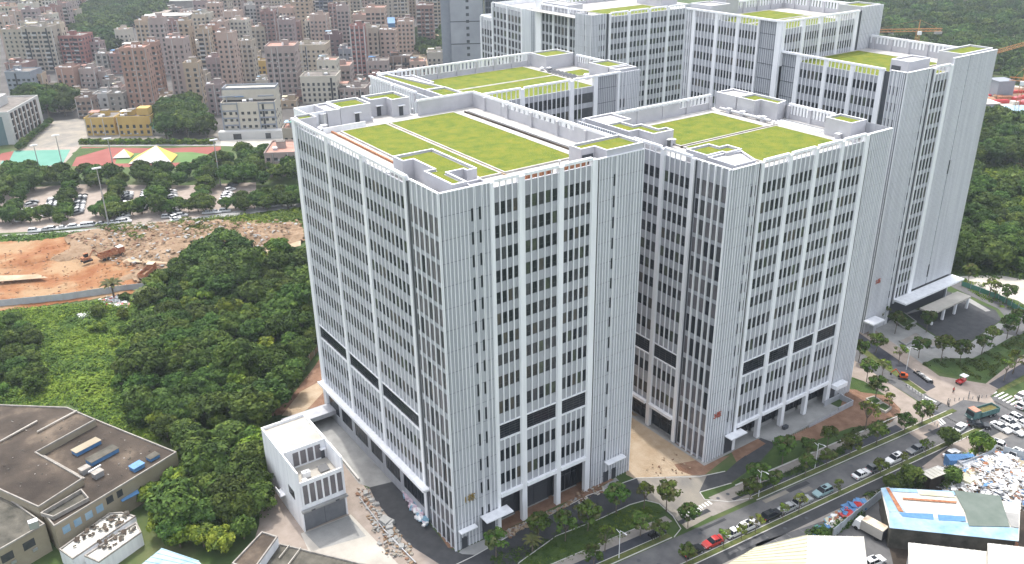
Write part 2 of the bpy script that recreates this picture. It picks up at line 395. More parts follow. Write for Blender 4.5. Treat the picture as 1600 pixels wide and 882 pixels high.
def inner_parapet(T, pts_list, z0, z1, w=.3, m='render'):
    for (x0,y0),(x1,y1) in pts_list:
        T.bin('parapet_wall#%d'%len(T.bins)).box(min(x0,x1)-(w/2 if x0==x1 else 0), max(x0,x1)+(w/2 if x0==x1 else 0), min(y0,y1)-(w/2 if y0==y1 else 0), max(y0,y1)+(w/2 if y0==y1 else 0), z0, z1, m)
def back_colonnade(T, a, b, z0, z1, n, gap, posts=.7, big=5):
    """parapet seen from inside: solid below, open slots between posts above, white rail"""
    F = Fac(T, a, b); L = F.len
    F.box('parapet_wall', 0,L,-.45,-.15,z0,z0+gap,'render')
    F.box('parapet_rail', 0,L,-.5,.1,z1-.5,z1,'white')
    for i in range(n+1):
        u = L*i/n; w = posts if i % big else posts*1.5
        u = min(max(u, w/2), L-w/2)
        F.box('parapet_post', u-w/2,u+w/2,-.46,-.1,z0+gap,z1-.5,'white')
    for i in range(0, n+1, big): 
        u = min(max(L*i/n,.4),L-.4); F.box('parapet_post', u-.4,u+.4,-.9,-.462,z0,z1-.52,'render')
def turf(T, polys, z):
    for p in polys:
        T.bin('roof_turf#%d'%len(T.bins)).prism(p, z, z+.28, 'roofgrass'); T.bin('turf_edging#%d'%len(T.bins)).rim([tuple(q) for q in inset(p if area(p)>0 else p[::-1], -.35)], .34, z, z+.34, 'whiteroof')
CH = 4.1
def glyphs(T, F, txt, u, z, size, m):
    cu = bpy.data.curves.new('sign', 'FONT'); cu.body = txt; cu.size = size; cu.extrude = .08; cu.align_x = 'LEFT'
    o = bpy.data.objects.new('building_number', cu); cu.materials.append(M[m])
    dg = bpy.context.evaluated_depsgraph_get(); COL.objects.link(o)
    bpy.context.view_layer.update(); dg = bpy.context.evaluated_depsgraph_get()
    me = bpy.data.meshes.new_from_object(o.evaluated_get(dg)); COL.objects.unlink(o); bpy.data.objects.remove(o)
    # stand it up against the facade
    R = Matrix((( F.t.x, 0, F.n.x), (F.t.y, 0, F.n.y), (0, 1, 0))).to_4x4()
    me.transform(R); 
    if not me.materials: me.materials.append(M[m])
    put('building_number', me, T.root, Vector(F.P(u, .3, z))-T.loc)
M['gold'] = mat('gilt_letters', (.30,.21,.06), rough=.4, metal=.3)
M['redsign'] = mat('red_letters', (.35,.09,.06), rough=.5)

# ---------------- tower one (nearest) : 0..43.4 x 0..59.9, rail at 72
W1, D1, R1 = 43.4, 59.9, 72.0
T = Tower('office_tower', (0,0,0), 'nearest white finned tower, its roof mostly turf, number one on its corner', group='white finned towers with turf roofs')
rowsU = [(67.85-4.1*k, 2.25) for k in range(8)] + [(34.7,2.5),(29.4,2.6)]
rowsL = [(18.7,2.6),(13.4,2.6)]
rows = rowsU+rowsL; band = (24.4, 21.2)
A = Fac(T, (0,0), (W1,0))
allrows = [(z,h) for z,h in rows] + [(24.2,2.6)]
A.ribs(0, 9.7, 0, 71.45, slots=(6.15,7.65), rows=[r for r in allrows]+[(7.6,2.4)], m='grey')
A.column(9.7, 10.25, 0, 71.5, .3); A.column(15.3, 16.45, 0, 71.5); A.column(23.7, 24.75, 0, 71.5); A.column(31.05, 32.3, 0, 71.5)
for u0,u1,n in ((10.25,15.3,4),(16.45,23.7,5),(24.75,31.05,5)):
    A.bay(u0,u1,n,rows,9.0,70.5,72,band); A.box('ground_beam', u0,u1,-.6,.6,8.2,8.998,'white')
for u0,u1,n in ((10.25,15.3,2),(16.45,23.7,2)): A.shop(u0,u1,0,8.2,-2.5,n,m='dark')
A.shop(24.75,31.05,0,8.2,-2.5,4)
A.strip(32.3,32.8,0,71)
A.ribs(32.8, W1, 0, 71.2, slots=(36.5,), rows=allrows+[(7.9,2.4)])
A.box('coping', 0,9.7,-.4,.1,71.45,71.6,'white'); A.box('coping', 32.3,W1,-.4,.1,71.2,71.35,'white')
for u0,u1,zc,dp in ((.5,4.2,4.6,1.4),(5.5,11.6,5.6,2.6),(36.2,41.2,5.2,1.6)):
    A.box('canopy', u0,u1,.19,dp,zc,zc+.22,'white')
A.box('entrance_door', 6.0,8.9,.02,.19,0,4.7,'dark'); 
for q in range(4): A.box('door_mullion', 6.2+q*.75,6.28+q*.75,.192,.24,.1,4.6,'frame')
A.box('side_door', 1.3,2.5,.02,.19,0,2.6,'frame'); A.box('side_door#b', 36.3,37.6,.02,.19,0,2.6,'frame'); A.box('side_door#c', 38.4,39.6,.02,.19,0,2.6,'frame')
glyphs(T, A, '1栋', 1.95, 10.6, 1.75, 'gold')
Lf = Fac(T, (0,D1), (0,0))
Y = lambda y: D1-y
# glazed corner
zr = [(67.3-4.1*k, 3.2) for k in range(8)] + [(34.4,3.9),(29.1,4.1),(23.9,4.1),(18.7,4.1),(13.4,4.1),(8.1,3.6),(3.9,3.7)]
us = [Y(9.7)+.0, Y(8.5), Y(6.8), Y(5.1), Y(3.4), Y(1.6), Y(0.05)]
holes = [(a+.1,b-.1,z-h,z) for a,b in zip(us,us[1:]) for z,h in zr]
Lf.panel(Y(9.7), Y(0), 0, 71.45, holes, 'grey', -.4, -.02)
for a,b in zip(us,us[1:]):
    for z,h in zr: Lf.window((a+b)/2, z-h, b-a-.2, h, random.choice(['g3','g3','g3','g1','g0']) , False)
for u in us[1:-1]: Lf.fin(u, 0, 71.4, .24, .2)
Lf.fin(Y(.1), 0, 71.4, .2, .2)
Lf.box('coping', Y(9.7),Y(0),-.4,.1,71.45,71.6,'white')
Lf.strip(Y(10.6),Y(9.7),0,71)
Lf.column(Y(11.5),Y(10.6),0,71.5,.2); Lf.column(Y(28.1),Y(27.0),9,71.5,.26); Lf.column(Y(43.5),Y(42.4),9,71.5,.26); Lf.column(Y(D1),Y(58.2),0,71.5,.35)
for y0,y1 in ((26.9,11.5),(42.3,28.2),(58.2,43.6)): Lf.bay(Y(y0),Y(y1),10,rows,9.0,70.3,72,band,fw=.2,fd=.15,ww=1.14)
Lf.box('parapet_rail', 0,Y(D1-1.7),-.2,.44,71.5,72,'white'); 
for y in (42.95,27.55,11.0): Lf.box('parapet_rail', Y(y+.7),Y(y-.7),-.2,.52,71.503,72.003,'white')
Lf.box('podium_canopy', Y(59.9),Y(9.2),.0,1.35,8.4,8.9,'white'); Lf.box('podium_canopy', Y(59.9),Y(9.2),1.35,1.5,8.45,9.0,'white')
for y0,y1 in ((57.5,52),(50.5,45),(43.5,37),(35.5,30),(28.5,22),(20.5,11.6)):
    Lf.box('podium_glass', Y(y0),Y(y1),-.1,-.05,2.4,6.2,'g0')
    for q in range(1,6): u=Y(y0)+(y0-y1)*q/6; Lf.box('podium_mullion', u-.05,u+.05,-.049,-.01,2.4,6.2,'frame')
Lf.panel(Y(59.9),Y(11.5),0,9.0,[(Y(a),Y(b),2.4,6.2) for a,b in ((57.5,52),(50.5,45),(43.5,37),(35.5,30),(28.5,22),(20.5,11.6))],'lgrey')
# body, roof
B = T.bin('core'); B.box(.45,W1-.1,.45,D1,9.2,68.3,'dark'); B.box(.45,W1-.1,2.95,D1,0.0,9.2,'dark')
B = T.bin('back_wall#%d'%len(T.bins)); B.box(W1-.1,W1,.0,D1,0,70,'lgrey'); B.box(0.4,W1,D1,D1+.1,0,68.3,'lgrey')
T.bin('roof_deck#%d'%len(T.bins)).box(.45,W1-.05,.45,D1,68.3,68.45,'whiteroof')
Z=68.45
turf(T, [[(8.6,21.9),(8.6,54.8),(18.7,54.8),(18.7,10.8),(11.8,10.8),(11.8,21.9)], [(20.0,10.8),(20.0,54.8),(35.8,54.8),(35.8,10.8)]], Z)
T.bin('roof_path').box(19.2,19.5,8,55,Z,Z+.2,'sand')
for x0,y0,x1,y1,zt in ((W1-.25,7,W1-.25,16,71.2),(W1-.25,16,W1-.25,57.9,70.0),(28.5,57.9,W1-.1,57.9,71.6)):
    inner_parapet(T,[((x0,y0),(x1,y1))],Z,zt)
back_colonnade(T,(W1,7.2),(W1,58),Z,72,28,2.2,1.05,5)
T.bin('parapet_wall#%d'%len(T.bins)).box(W1-.5,W1-.46,7.2,20,Z,71.5,'render'); T.bin('parapet_wall#%d'%len(T.bins)).box(W1-.5,W1-.46,46,57.7,Z,71.5,'render')
T.bin('parapet_rail#%d'%len(T.bins)).box(28.3,W1-.5,57.7,58.25,71.6,72,'white')
for k,x in enumerate((38.2,39.0)): T.bin('roof_pipe#%d'%len(T.bins)).box(x,x+.22,13,54,Z,Z+.35,'steel' if k else 'concd')
T.bin('roof_pipe#%d'%len(T.bins)).box(6.6,6.95,22,56,Z,Z+.4,'rust'); 
for k in range(9):
    if k not in (4,): T.bin('plinth#%d'%k).box(18.2+k*1.52,19.1+k*1.52,1.3,2.1,Z,Z+2.4,'rust')
roof_house(T, [(3.3,21.5),(11.4,21.5),(11.4,6.5),(9.4,6.5),(9.4,7.6),(6.2,7.6),(6.2,1.3),(3.4,1.3),(3.4,10.5),(5.4,10.5),(5.4,17.8),(3.3,17.8)], Z, 72.05, True)
T.bin('corner_parapet').rim([(6.25,.6),(9.6,.6),(9.6,2.6),(6.25,2.6)], .3, Z, 71.6, 'render')
roof_house(T, [(31.5,7.0),(43.35,7.0),(43.35,.25),(34.7,.25),(34.7,3.6),(31.5,3.6)], Z, 72.5, True)
T.bin('louvre_opening').box(31.8,34.3,3.5,3.58,69.6,71.3,'dark')
# wing behind the stair houses
T.bin('rear_wing').box(3.4,28.2,D1+.1,68,0,68.3,'lgrey'); T.bin('roof_deck#%d'%len(T.bins)).box(3.4,28.2,D1,68,68.3,68.45,'whiteroof')
T.bin('rear_parapet#%d'%len(T.bins)).rim([(.3,57.4),(4.3,57.4),(4.3,61),(.8,61)], .25, 68.3, 72.0, 'render'); T.bin('roof_turf#%d'%len(T.bins)).box(.9,3.9,57.9,60.6,71.5,71.6,'roofgrass')
T.bin('rear_parapet#%d'%len(T.bins)).rim([(3.5,61),(12,61),(12,68),(3.5,68)], .25, 68.46, 72.0, 'white')
roof_house(T, [(11.0,60.3),(18.2,60.3),(18.2,67.6),(11.0,67.6)], Z, 72.3, True); roof_house(T, [(8.0,60.3),(10.9,60.3),(10.9,67.5),(8.0,67.5)], Z, 72.1, False)
roof_house(T, [(19.6,63.2),(23.4,63.2),(23.4,60.4),(27.8,60.4),(27.8,67.9),(19.6,67.9)], Z, 72.3, True)
roof_bits(T, [(14.8,60.3,'door'),(21.5,63.2,'door'),(25.6,60.4,'door'),(17.8,59.2,'vent'),(28.8,61,'vent'),(2.3,4.5,'duct'),(3.0,2.6,'fan'),(1.7,8.6,'duct'),(8.6,13.6,'vent'),(13.0,9.2,'fan'),(30.6,8.6,'vent'),(2.2,20.8,'duct'),(5.3,58.6,'fan'),(4.6,56.5,'vent'),(6.3,58.8,'duct')], Z)
T.bin('water_tank').tube((7.1,60.9,Z),(7.1,60.9,71.6),.9,.9,'steel',12)
T.bin('low_wall').box(5.0,14.8,56.3,56.6,Z,69.6,'white')
T.done(); T1=T

# ---------------- tower three (right front): x 58.8..108.8, y -7.6..38.7, rail 66.8
X0,X1,Y0,Y1,RZ = 58.8,108.8,-7.6,38.7,66.8
T = Tower('office_tower', (X0,Y0,0), 'white finned tower right of the nearest one, number three on its corner', group='white finned towers with turf roofs')
rows = [(61.95-4.12*k,2.3) for k in range(7)] + [(32.2,2.5),(27.0,2.6),(16.4,2.7),(10.9,2.9)]; band=(21.9,18.6)
A = Fac(T, (X0,Y0), (X1,Y0)); q = lambda x: x-X0
allrows = rows+[(21.7,2.6)]
A.ribs(0, q(66.3), 0, 66.2, slots=(q(64.9),q(65.9)), rows=allrows, sw=.34)
A.strip(q(66.3),q(66.9),0,66)
A.column(q(66.9),q(67.7),0,66.3)
cols=[(74.9,75.95),(82.9,84.0),(91.2,92.2),(99.3,100.6)]
for a,b in cols: A.column(q(a),q(b),0,66.3)
for a,b in ((67.7,74.9),(75.95,82.9),(84.0,91.2),(92.2,99.3)):
    A.bay(q(a),q(b),5,rows,6.4,65.0,RZ,band); A.box('ground_beam', q(a),q(b),-.6,.6,5.7,6.398,'white')
    A.shop(q(a),q(b),0,5.7,-2.2,3,1.0)
A.strip(q(100.6),q(101.3),3.4,66)
A.ribs(q(101.3), q(X1), 0, 66.2, slots=(q(102.2),q(103.4)), rows=allrows, sw=.3, pitch=.62)
A.box('parapet_rail', 0,q(66.3),-.3,.2,66.2,66.35,'white'); A.box('coping', q(100.6),q(X1),-.4,.2,66.2,66.4,'white')
A.box('canopy', q(64.2),q(69.2),.19,2.2,4.7,4.95,'white'); A.box('canopy', q(100.8),q(105),.19,1.8,4.0,5.0,'white')
A.box('entrance_door', q(64.6),q(67.2),.02,.19,0,4.2,'dark'); A.box('entrance_door#b', q(101),q(102.6),.02,.19,0,3.9,'dark')
glyphs(T, A, '3栋', 1.1, 10.9, 1.6, 'redsign')
Lf = Fac(T, (X0,Y1), (X0,Y0)); yy = lambda y: Y1-y
us=[yy(1.2),yy(-.3),yy(-2.05),yy(-3.8),yy(-5.45),yy(-7.2)]
zr=[(62.6-4.12*k,3.2) for k in range(7)]+[(33.0,4.0),(27.7,4.1),(22.4,4.2),(17.0,4.1),(11.6,4.2),(6.2,5.6)]
holes=[(a+.14,b-.14,z-h,z) for a,b in zip(us,us[1:]) for z,h in zr]
Lf.panel(yy(1.2),yy(Y0),0,66.2,holes,'lgrey',-.4,-.02)
for a,b in zip(us,us[1:]):
    for z,h in zr: Lf.window((a+b)/2,z-h,b-a-.28,h,random.choice(['g3','g3','g1','g0']),False)
for u in us[1:]: Lf.fin(u,0,66.2,.26,.4)
Lf.box('coping', yy(1.2),yy(Y0),-.4,.12,66.2,66.35,'white')
Lf.strip(yy(1.7),yy(1.2),0,66); Lf.column(yy(2.7),yy(1.7),0,66.3); Lf.column(yy(11.2),yy(10.1),0,66.3); Lf.column(yy(20.6),yy(19.6),0,66.3); Lf.column(yy(22.2),yy(20.6),6.4,66.3,.3)
for a,b in ((10.1,2.7),(19.6,11.2)):
    Lf.bay(yy(a),yy(b),5,rows,6.4,65.0,RZ,band); Lf.box('ground_beam', yy(a),yy(b),-.6,.9,5.7,6.398,'white'); Lf.shop(yy(a),yy(b),0,5.7,-1.0,3)
Lf.ribs(0,yy(22.2),0,66.4,pitch=.75)
Bc=T.bin('core'); Bc.box(X0+.45,X1-.1,Y0+.45,Y1,6.6,63.0,'dark'); Bc.box(X0+1.2,X1-.1,Y0+2.7,Y1,0,6.6,'dark')
T.bin('back_wall#%d'%len(T.bins)).box(X1-.1,X1,Y0,Y1,0,66.4,'lgrey'); T.bin('back_wall#%d'%len(T.bins)).box(X0+.4,X1,Y1,Y1+.1,0,63,'lgrey')
T.bin('roof_deck#%d'%len(T.bins)).box(X0+.45,X1-.1,Y0+.45,Y1,63.0,63.1,'whiteroof'); Z=63.1
turf(T,[[(70.6,3.4),(70.6,16.2),(99.8,16.2),(99.8,-1.4),(75.5,-1.4),(75.5,3.4)],[(70.6,17.6),(70.6,34),(97.5,34),(97.5,17.6)]],Z)
T.bin('roof_path').box(70,101,16.6,17.1,Z,Z+.3,'concd')
back_colonnade(T,(X1,7),(X1,20),Z,RZ,14,1.2,.55,7); back_colonnade(T,(101,Y1-.2),(60,Y1-.2),Z,RZ,30,1.6,.5,6)
T.bin('parapet_wall#%d'%len(T.bins)).box(70,90,Y1-.9,Y1-.7,Z,66.2,'render')
for k in range(3): T.bin('roof_pipe#%d'%len(T.bins)).box(103.4+k*1.1,103.7+k*1.1,6.5,19,Z,Z+.5,'white' if k<2 else 'steel')
T.bin('roof_pipe#%d'%len(T.bins)).tube((101.2,19,Z+.7),(101.2,35,Z+.7),.35,.35,'steel',8)
roof_house(T,[(60.5,38.2),(68.2,38.2),(68.2,31.2),(60.5,31.2)],Z,66.9,False)
roof_house(T,[(60.5,31.0),(64.8,31.0),(64.8,26.5),(67,26.5),(67,21),(69.2,21),(69.2,18.6),(63.3,18.6),(63.3,23.3),(60.5,23.3)],Z,66.9,True)
roof_house(T,[(60.6,6.2),(67,6.2),(67,3.4),(69.4,3.4),(69.4,-.4),(65,-.4),(65,.6),(60.6,.6)],Z,66.9,True); roof_house(T,[(60.6,.4),(64.8,.4),(69.2,-.6),(66.5,-6.6),(60.6,-6.6)],Z,66.6,False)
roof_house(T,[(102.5,37.8),(108.6,37.8),(108.6,31.2),(102.5,31.2)],Z,67.2,False); roof_house(T,[(102.4,30.8),(108.5,30.8),(108.5,21),(104.5,20),(104.5,25.3),(102.4,25.3)],Z,67.2,True)
roof_house(T,[(103.2,5.5),(108.4,5.5),(108.4,-1.3),(103.2,-1.3)],Z,67.0,True)
roof_bits(T,[(101.6,28,'duct'),(101.8,23,'fan'),(101.2,32,'duct'),(101.5,21.5,'duct'),(67,17.6,'door'),(70.4,20,'duct'),(68.6,24.5,'duct'),(103.0,-2.6,'duct'),(106.4,-2.6,'duct'),(106,-4.8,'fan'),(104.4,-5,'vent'),(100.5,17.4,'vent'),(70.2,30,'vent'),(102.5,1.2,'duct')],Z)
T.done(260)

# ---------------- tower two (behind the nearest): x 44..110, y 74.3..114, rail 66.8
X0,X1,Y0,Y1 = 44.0,110.0,74.3,113.8
T = Tower('office_tower', (X0,Y0,0), 'white finned tower behind the nearest, long turf roof with solar panels beside it', group='white finned towers with turf roofs')
rows=[(62.2-4.12*k,2.7) for k in range(7)]
A=Fac(T,(X0,Y0),(X1,Y0)); q=lambda x:x-X0
A.ribs(0,q(55),0,66.4)
for a,b in ((55,56.2),(68,69.2),(84.4,85.8),(92.8,94.2)): A.column(q(a),q(b),0,66.3)
A.bay(q(56.2),q(68),8,rows,6,63.9,RZ,ww=1.25); A.bay(q(69.2),q(84.4),10,rows,6,63.9,RZ,ww=1.25); A.bay(q(85.8),q(88.7),2,rows,6,63.9,RZ,ww=1.2)
holes=[(q(88.7)+.1,q(92.8),z-h,z) for z,h in rows]; A.panel(q(88.7),q(92.8),6,63.9,holes,'lgrey')
for z,h in rows: A.window(q(90.75)+.05,z-h,3.9,h,'g1')
A.box('parapet_rail', q(88.7),q(102.5),-.3,.46,66.303,66.8,'white')
A.panel(q(94.2),q(101.6),0,66.3,[],'grey',-.9,-.5)
for k in range(11): A.box('panel_joint', q(94.4)+k*.68,q(94.47)+k*.68,-.499,-.44,0,66.2,'dark')
for k in range(16): A.box('panel_joint', q(94.2),q(101.6),-.498,-.43,62.6-k*4.12,62.7-k*4.12,'dark')
A.column(q(101.6),q(102.3),0,66.3,.3)
A.ribs(q(102.3),q(X1),0,66.4,slots=(q(103),q(104.3)),rows=[(z-3.4,2.5) for z,h in rows],pitch=.66)
Lf=Fac(T,(X0,Y1),(X0,Y0)); yy=lambda y:Y1-y
for a,b in ((Y1,100.4),(99.4,87)): Lf.bay(yy(a),yy(b),9,rows,6,63.9,RZ,fw=.4,fd=.6)
Lf.column(yy(100.4),yy(99.4),0,66.3,.6); Lf.ribs(yy(87),yy(Y0),0,66.4)
T.bin('core').box(X0+.45,X1-.1,Y0+.95,Y1,0,63.0,'dark'); T.bin('back_wall#%d'%len(T.bins)).box(X1-.1,X1,Y0,Y1,0,66.3,'lgrey'); T.bin('back_wall#%d'%len(T.bins)).box(X0+.4,X1,Y1,Y1+.1,0,63,'lgrey')
T.bin('roof_deck#%d'%len(T.bins)).box(X0+.45,X1-.1,Y0+.95,Y1,63,63.1,'whiteroof'); Z=63.1
turf(T,[[(58,76.2),(58,94.5),(94.5,94.5),(94.5,76.2)],[(58,95.6),(58,111.5),(95,111.5),(95,95.6)],[(100,89.5),(100,97),(107,97),(107,89.5)]],Z)
back_colonnade(T,(99,Y1-.1),(46,Y1-.1),Z,RZ+.3,40,1.6,.55,5); back_colonnade(T,(X1-.1,88),(X1-.1,103),Z,RZ,14,1.4,.5,7)
roof_house(T,[(99,113.2),(109.6,113.2),(109.6,104.5),(99,104.5)],Z,67.0,True); roof_house(T,[(102.4,88),(109.6,88),(109.6,79.5),(102.4,79.5)],Z,67.2,True); roof_house(T,[(102.4,79),(109.6,79),(109.6,75.4),(102.4,75.4)],Z,67.0,False)
roof_house(T,[(45.5,112),(48.5,112),(52.5,87),(46.5,87)],Z,66.9,True); roof_house(T,[(46.4,86.5),(52.4,86.5),(52.4,76.5),(46.4,76.5)],Z,67.0,True); roof_house(T,[(49.2,112),(56.5,112),(56.5,99.5),(51.2,99.5)],Z,65.6,False)
T.bin('roof_house#deep').box(47,54,Y0+1,76,Z,67.2,'render')
for k in range(7):
    b=T.bin('solar_panel#%d'%k); y=88.5+k*1.9
    b.hexa([(96.2,y,Z+.3),(98.6,y,Z+.3),(98.6,y+1.4,Z+.9),(96.2,y+1.4,Z+.9),(96.2,y,Z+.36),(98.6,y,Z+.36),(98.6,y+1.4,Z+.96),(96.2,y+1.4,Z+.96)],'frame')
roof_bits(T,[(97.8,101.5,'duct'),(97,104,'fan'),(100.8,87,'duct'),(99.7,86,'duct'),(55.5,96,'fan'),(101.3,83,'duct'),(56.2,91.5,'vent')],Z)
T.done(170)

# ---------------- tower five (right, stepped): low part x138..178,y9..47.5 rail 72.2 ; high part x137..182,y47.5..82 rail 80.3
T = Tower('office_tower', (138,9,0), 'stepped white finned tower far right, two turf roofs, number five near its corner', group='white finned towers with turf roofs')
rows=[(68.2-4.12*k,2.2) for k in range(15)]
Lf=Fac(T,(138,47.5),(138,9)); yy=lambda y:47.5-y
def gridwall(F,u0,u1,z0,z1,dd=-.5):
    F.panel(u0,u1,z0,z1,[],'grey',dd-.4,dd)
    n=int((u1-u0)/.75)
    for k in range(n+1): F.box('panel_joint',u0+k*.75,u0+k*.75+.07,dd+.001,dd+.07,z0,z1-.1,'dark')
    k=0
    while z1-3.6-k*4.12>z0: F.box('panel_joint',u0,u1,dd+.002,dd+.09,z1-3.7-k*4.12,z1-3.58-k*4.12,'dark'); k+=1
gridwall(Lf,yy(47.5),yy(42.2),0,71.7); Lf.box('parapet_rail',0,yy(42.2),-.8,.46,71.703,72.2,'white')
for a,b in ((42.2,40.9),(33.2,32.2),(25.0,24.0),(16.6,15.2)): Lf.column(yy(a),yy(b),0,71.7)
for a,b in ((40.9,33.2),(32.2,25.0),(24.0,16.6)): Lf.bay(yy(a),yy(b),6,rows,6,70.0,72.2,ww=.85)
for y in (41.5,32.7,24.5,15.9): Lf.box('parapet_rail',yy(y+.8),yy(y-.8),-.2,.52,71.703,72.203,'white')
Lf.strip(yy(15.2),yy(13.6),0,71.5)
Lf.ribs(yy(13.6),yy(9),0,71.9,slots=(yy(12.9),yy(11.9),yy(10.9)),rows=rows,sw=.34,pitch=.6); Lf.box('coping',yy(13.6),yy(9),-.4,.2,71.9,72.05,'white')
A=Fac(T,(138,9),(178,9)); q=lambda x:x-138
A.ribs(0,q(148.4),0,71.9,slots=(q(146.2),q(147.4)),rows=rows,sw=.34,pitch=.62); A.box('coping',0,q(148.4),-.4,.2,71.9,72.05,'white')
A.strip(q(148.4),q(149.6),0,71.5); A.column(q(149.6),q(150.1),6,71.7,.3); A.column(q(156.2),q(157.8),6,71.7)
A.bay(q(150.1),q(156.2),4,[(z,3.0) for z,h in rows if not 36<z<38]+[],6,70.0,72.2,ww=1.15)
A.ribs(q(157.8),q(178),8,73.2,slots=(q(165.2),),rows=[(45,4.0),(14,4.0)],sw=.8,pitch=.62); A.box('coping',q(157.8),q(178),-.4,.2,73.2,73.35,'white')
A.box('entrance_canopy',q(149.4),q(178.5),.3,4.2,7.0,7.5,'white')
A.shop(q(149.6),q(178),0,7,-1.5,10)
A.box('porch_roof',q(157),q(176),4.2,8.5,3.6,4.1,'concl')
for x in (157.6,163,169,175.4): A.box('porch_column',q(x),q(x)+.6,7.6,8.2,0,3.6,'white')
A.box('canopy',-1.5,3.8,.3,3.4,4.2,4.6,'white'); A.box('porch_column',.3,1.4,1.4,2.6,0,4.2,'lgrey')
glyphs(T, A, '5栋', 1.2, 14.9, 1.6, 'redsign')
E_=Fac(T,(178,9),(178,47.5)); E_.ribs(0,E_.len,0,72,pitch=1.2)
T.bin('core').box(138.95,177.6,9.45,47.4,0,68.6,'dark'); T.bin('roof_deck#%d'%len(T.bins)).box(138.9,177.6,9.45,47.4,68.6,68.7,'whiteroof'); Z=68.7
turf(T,[[(141,19.5),(141,45.5),(170,45.5),(170,19.5)],[(156.5,12.5),(156.5,17),(161,17),(161,12.5)]],Z)
back_colonnade(T,(178,17),(178,47),Z,72.6,26,1.6,.55,5)
roof_house(T,[(144,17.8),(153,17.8),(153,12.6),(144,12.6)],Z,73.4,False); roof_house(T,[(163,16.5),(177.6,16.5),(177.6,10),(163,10)],Z,73.6,True)
T.bin('louvre_opening').box(143.93,143.99,14.8,17.4,70,72,'dark'); roof_bits(T,[(160.5,10.8,'fan'),(158.5,10.9,'vent')],Z)
# high part
RH=80.3; rows=[(76.25-4.12*k,2.2) for k in range(17)]
Lf=Fac(T,(137,84),(137,47.5)); yy=lambda y:84-y
Lf.ribs(0,yy(81.8),0,80,slots=(yy(83.4),yy(82.5)),rows=rows,sw=.34,pitch=.6); Lf.strip(yy(81.8),yy(81.3),0,79.8)
for a,b in ((81.3,80.0),(72.0,70.8),(63.8,62.7)): Lf.column(yy(a),yy(b),0,79.8)
for a,b in ((80,72),(70.8,63.8),(62.7,55.9)): Lf.bay(yy(a),yy(b),6,rows,6,78.0,RH,ww=.85)
Lf.column(yy(55.9),yy(55.4),0,79.8,.2); gridwall(Lf,yy(55.4),yy(49.2),0,79.8); Lf.box('parapet_rail',yy(84),yy(47.5),-.3,.52,79.803,RH+.01,'white'); Lf.column(yy(49.2),yy(47.5),0,79.8)
A=Fac(T,(137,47.5),(182,47.5)); q=lambda x:x-137
A.column(0,q(138.2),68,79.8); 
for a,b in ((145.4,146.6),(153.1,154.2),(160.9,162),(168.8,170.4)): A.column(q(a),q(b),68,79.8)
for a,b in ((138.2,145.4),(146.6,153.1),(154.2,160.9),(162,168.8)): A.bay(q(a),q(b),6,rows[:2],68.7,78.0,RH,ww=.8)
A.box('parapet_rail',0,q(170.4),-.25,.53,79.804,RH+.02,'white')
A.strip(q(170.4),q(172),50,80); A.ribs(q(172),q(182),50,81,pitch=.7)
T.bin('core').box(137.95,181.6,48.45,84,0,76.5,'dark'); T.bin('roof_deck#%d'%len(T.bins)).box(137.9,181.6,48.4,84,76.5,76.6,'whiteroof')
turf(T,[[(140,50.5),(140,64.6),(171,64.6),(171,50.5)],[(140,66),(140,81),(171,81),(171,66)]],76.6)
back_colonnade(T,(181.5,56),(181.5,84),76.6,RH+.2,24,1.5,.55,5); back_colonnade(T,(181.5,84),(150,84),76.6,RH+.2,24,1.5,.55,5)
roof_house(T,[(172.5,48.2),(181.6,48.2),(181.6,56),(172.5,56)],76.6,81,True); roof_house(T,[(138,75),(146,75),(146,83.6),(138,83.6)],76.6,81.5,False); roof_house(T,[(147.5,78),(153,78),(153,83.6),(147.5,83.6)],76.6,82.5,False)
T.bin('back_wall#%d'%len(T.bins)).box(137.4,182,84,84.1,0,79,'lgrey'); T.bin('back_wall#%d'%len(T.bins)).box(181.6,182,47.9,84,0,78,'lgrey')
T.done(300)

# ---------------- tower six: farther back, top centre
T = Tower('office_tower', (151.5,147,0), 'white finned tower behind the rest, top centre, facing two ways', group='white finned towers with turf roofs')
RZ6=70.5; rows=[(66.6-4.0*k,2.1) for k in range(12)]
A=Fac(T,(151.5,147),(215,147)); q=lambda x:x-151.5
A.ribs(0,q(158.7),0,70.2,slots=(q(155.6),q(156.8),q(157.9)),rows=rows,sw=.4,pitch=.7); A.strip(q(158.7),q(160),0,70)
A.column(q(160),q(161),0,70)
for a,b,n in ((161,169.5,5),(170.7,180,5),(181.2,190,5),(191.2,200,5)):
    A.bay(q(a),q(b),n,rows,6,68.8,RZ6,ww=1.1)
for a,b in ((169.5,170.7),(180,181.2),(190,191.2)): A.column(q(a),q(b),0,70)
A.ribs(q(200),q(215),0,70.2)
Lf=Fac(T,(157,190),(157,156)); yy=lambda y:190-y
Lf.panel(0,yy(186),0,72,[],'white'); 
for a,b,n in ((185.5,178,3),(177,168,4),(167,158,4)): Lf.bay(yy(a),yy(b),n*1,[(z,3.0) for z,h in rows],6,68.8,RZ6,ww=1.5)
for a,b in ((186,185.5),(178,177),(168,167)): Lf.column(yy(a),yy(b),0,70)
Lf.strip(yy(158),yy(156),0,70); Fac(T,(151.5,156.5),(151.5,147)).ribs(0,9.5,0,70.2,slots=(6,),rows=rows); T.bin('back_wall#%d'%len(T.bins)).box(151.9,157,156.1,156.5,0,70,'lgrey')
T.bin('core').box(157.6,214.6,147.95,190,0,68,'dark'); T.bin('core').box(152,157.6,147.95,156,0,68,'dark'); T.bin('roof_deck#%d'%len(T.bins)).box(152,214.6,147.9,190,68,68.1,'whiteroof')
turf(T,[[(166,150),(166,168),(196,168),(196,150)]],68.1)
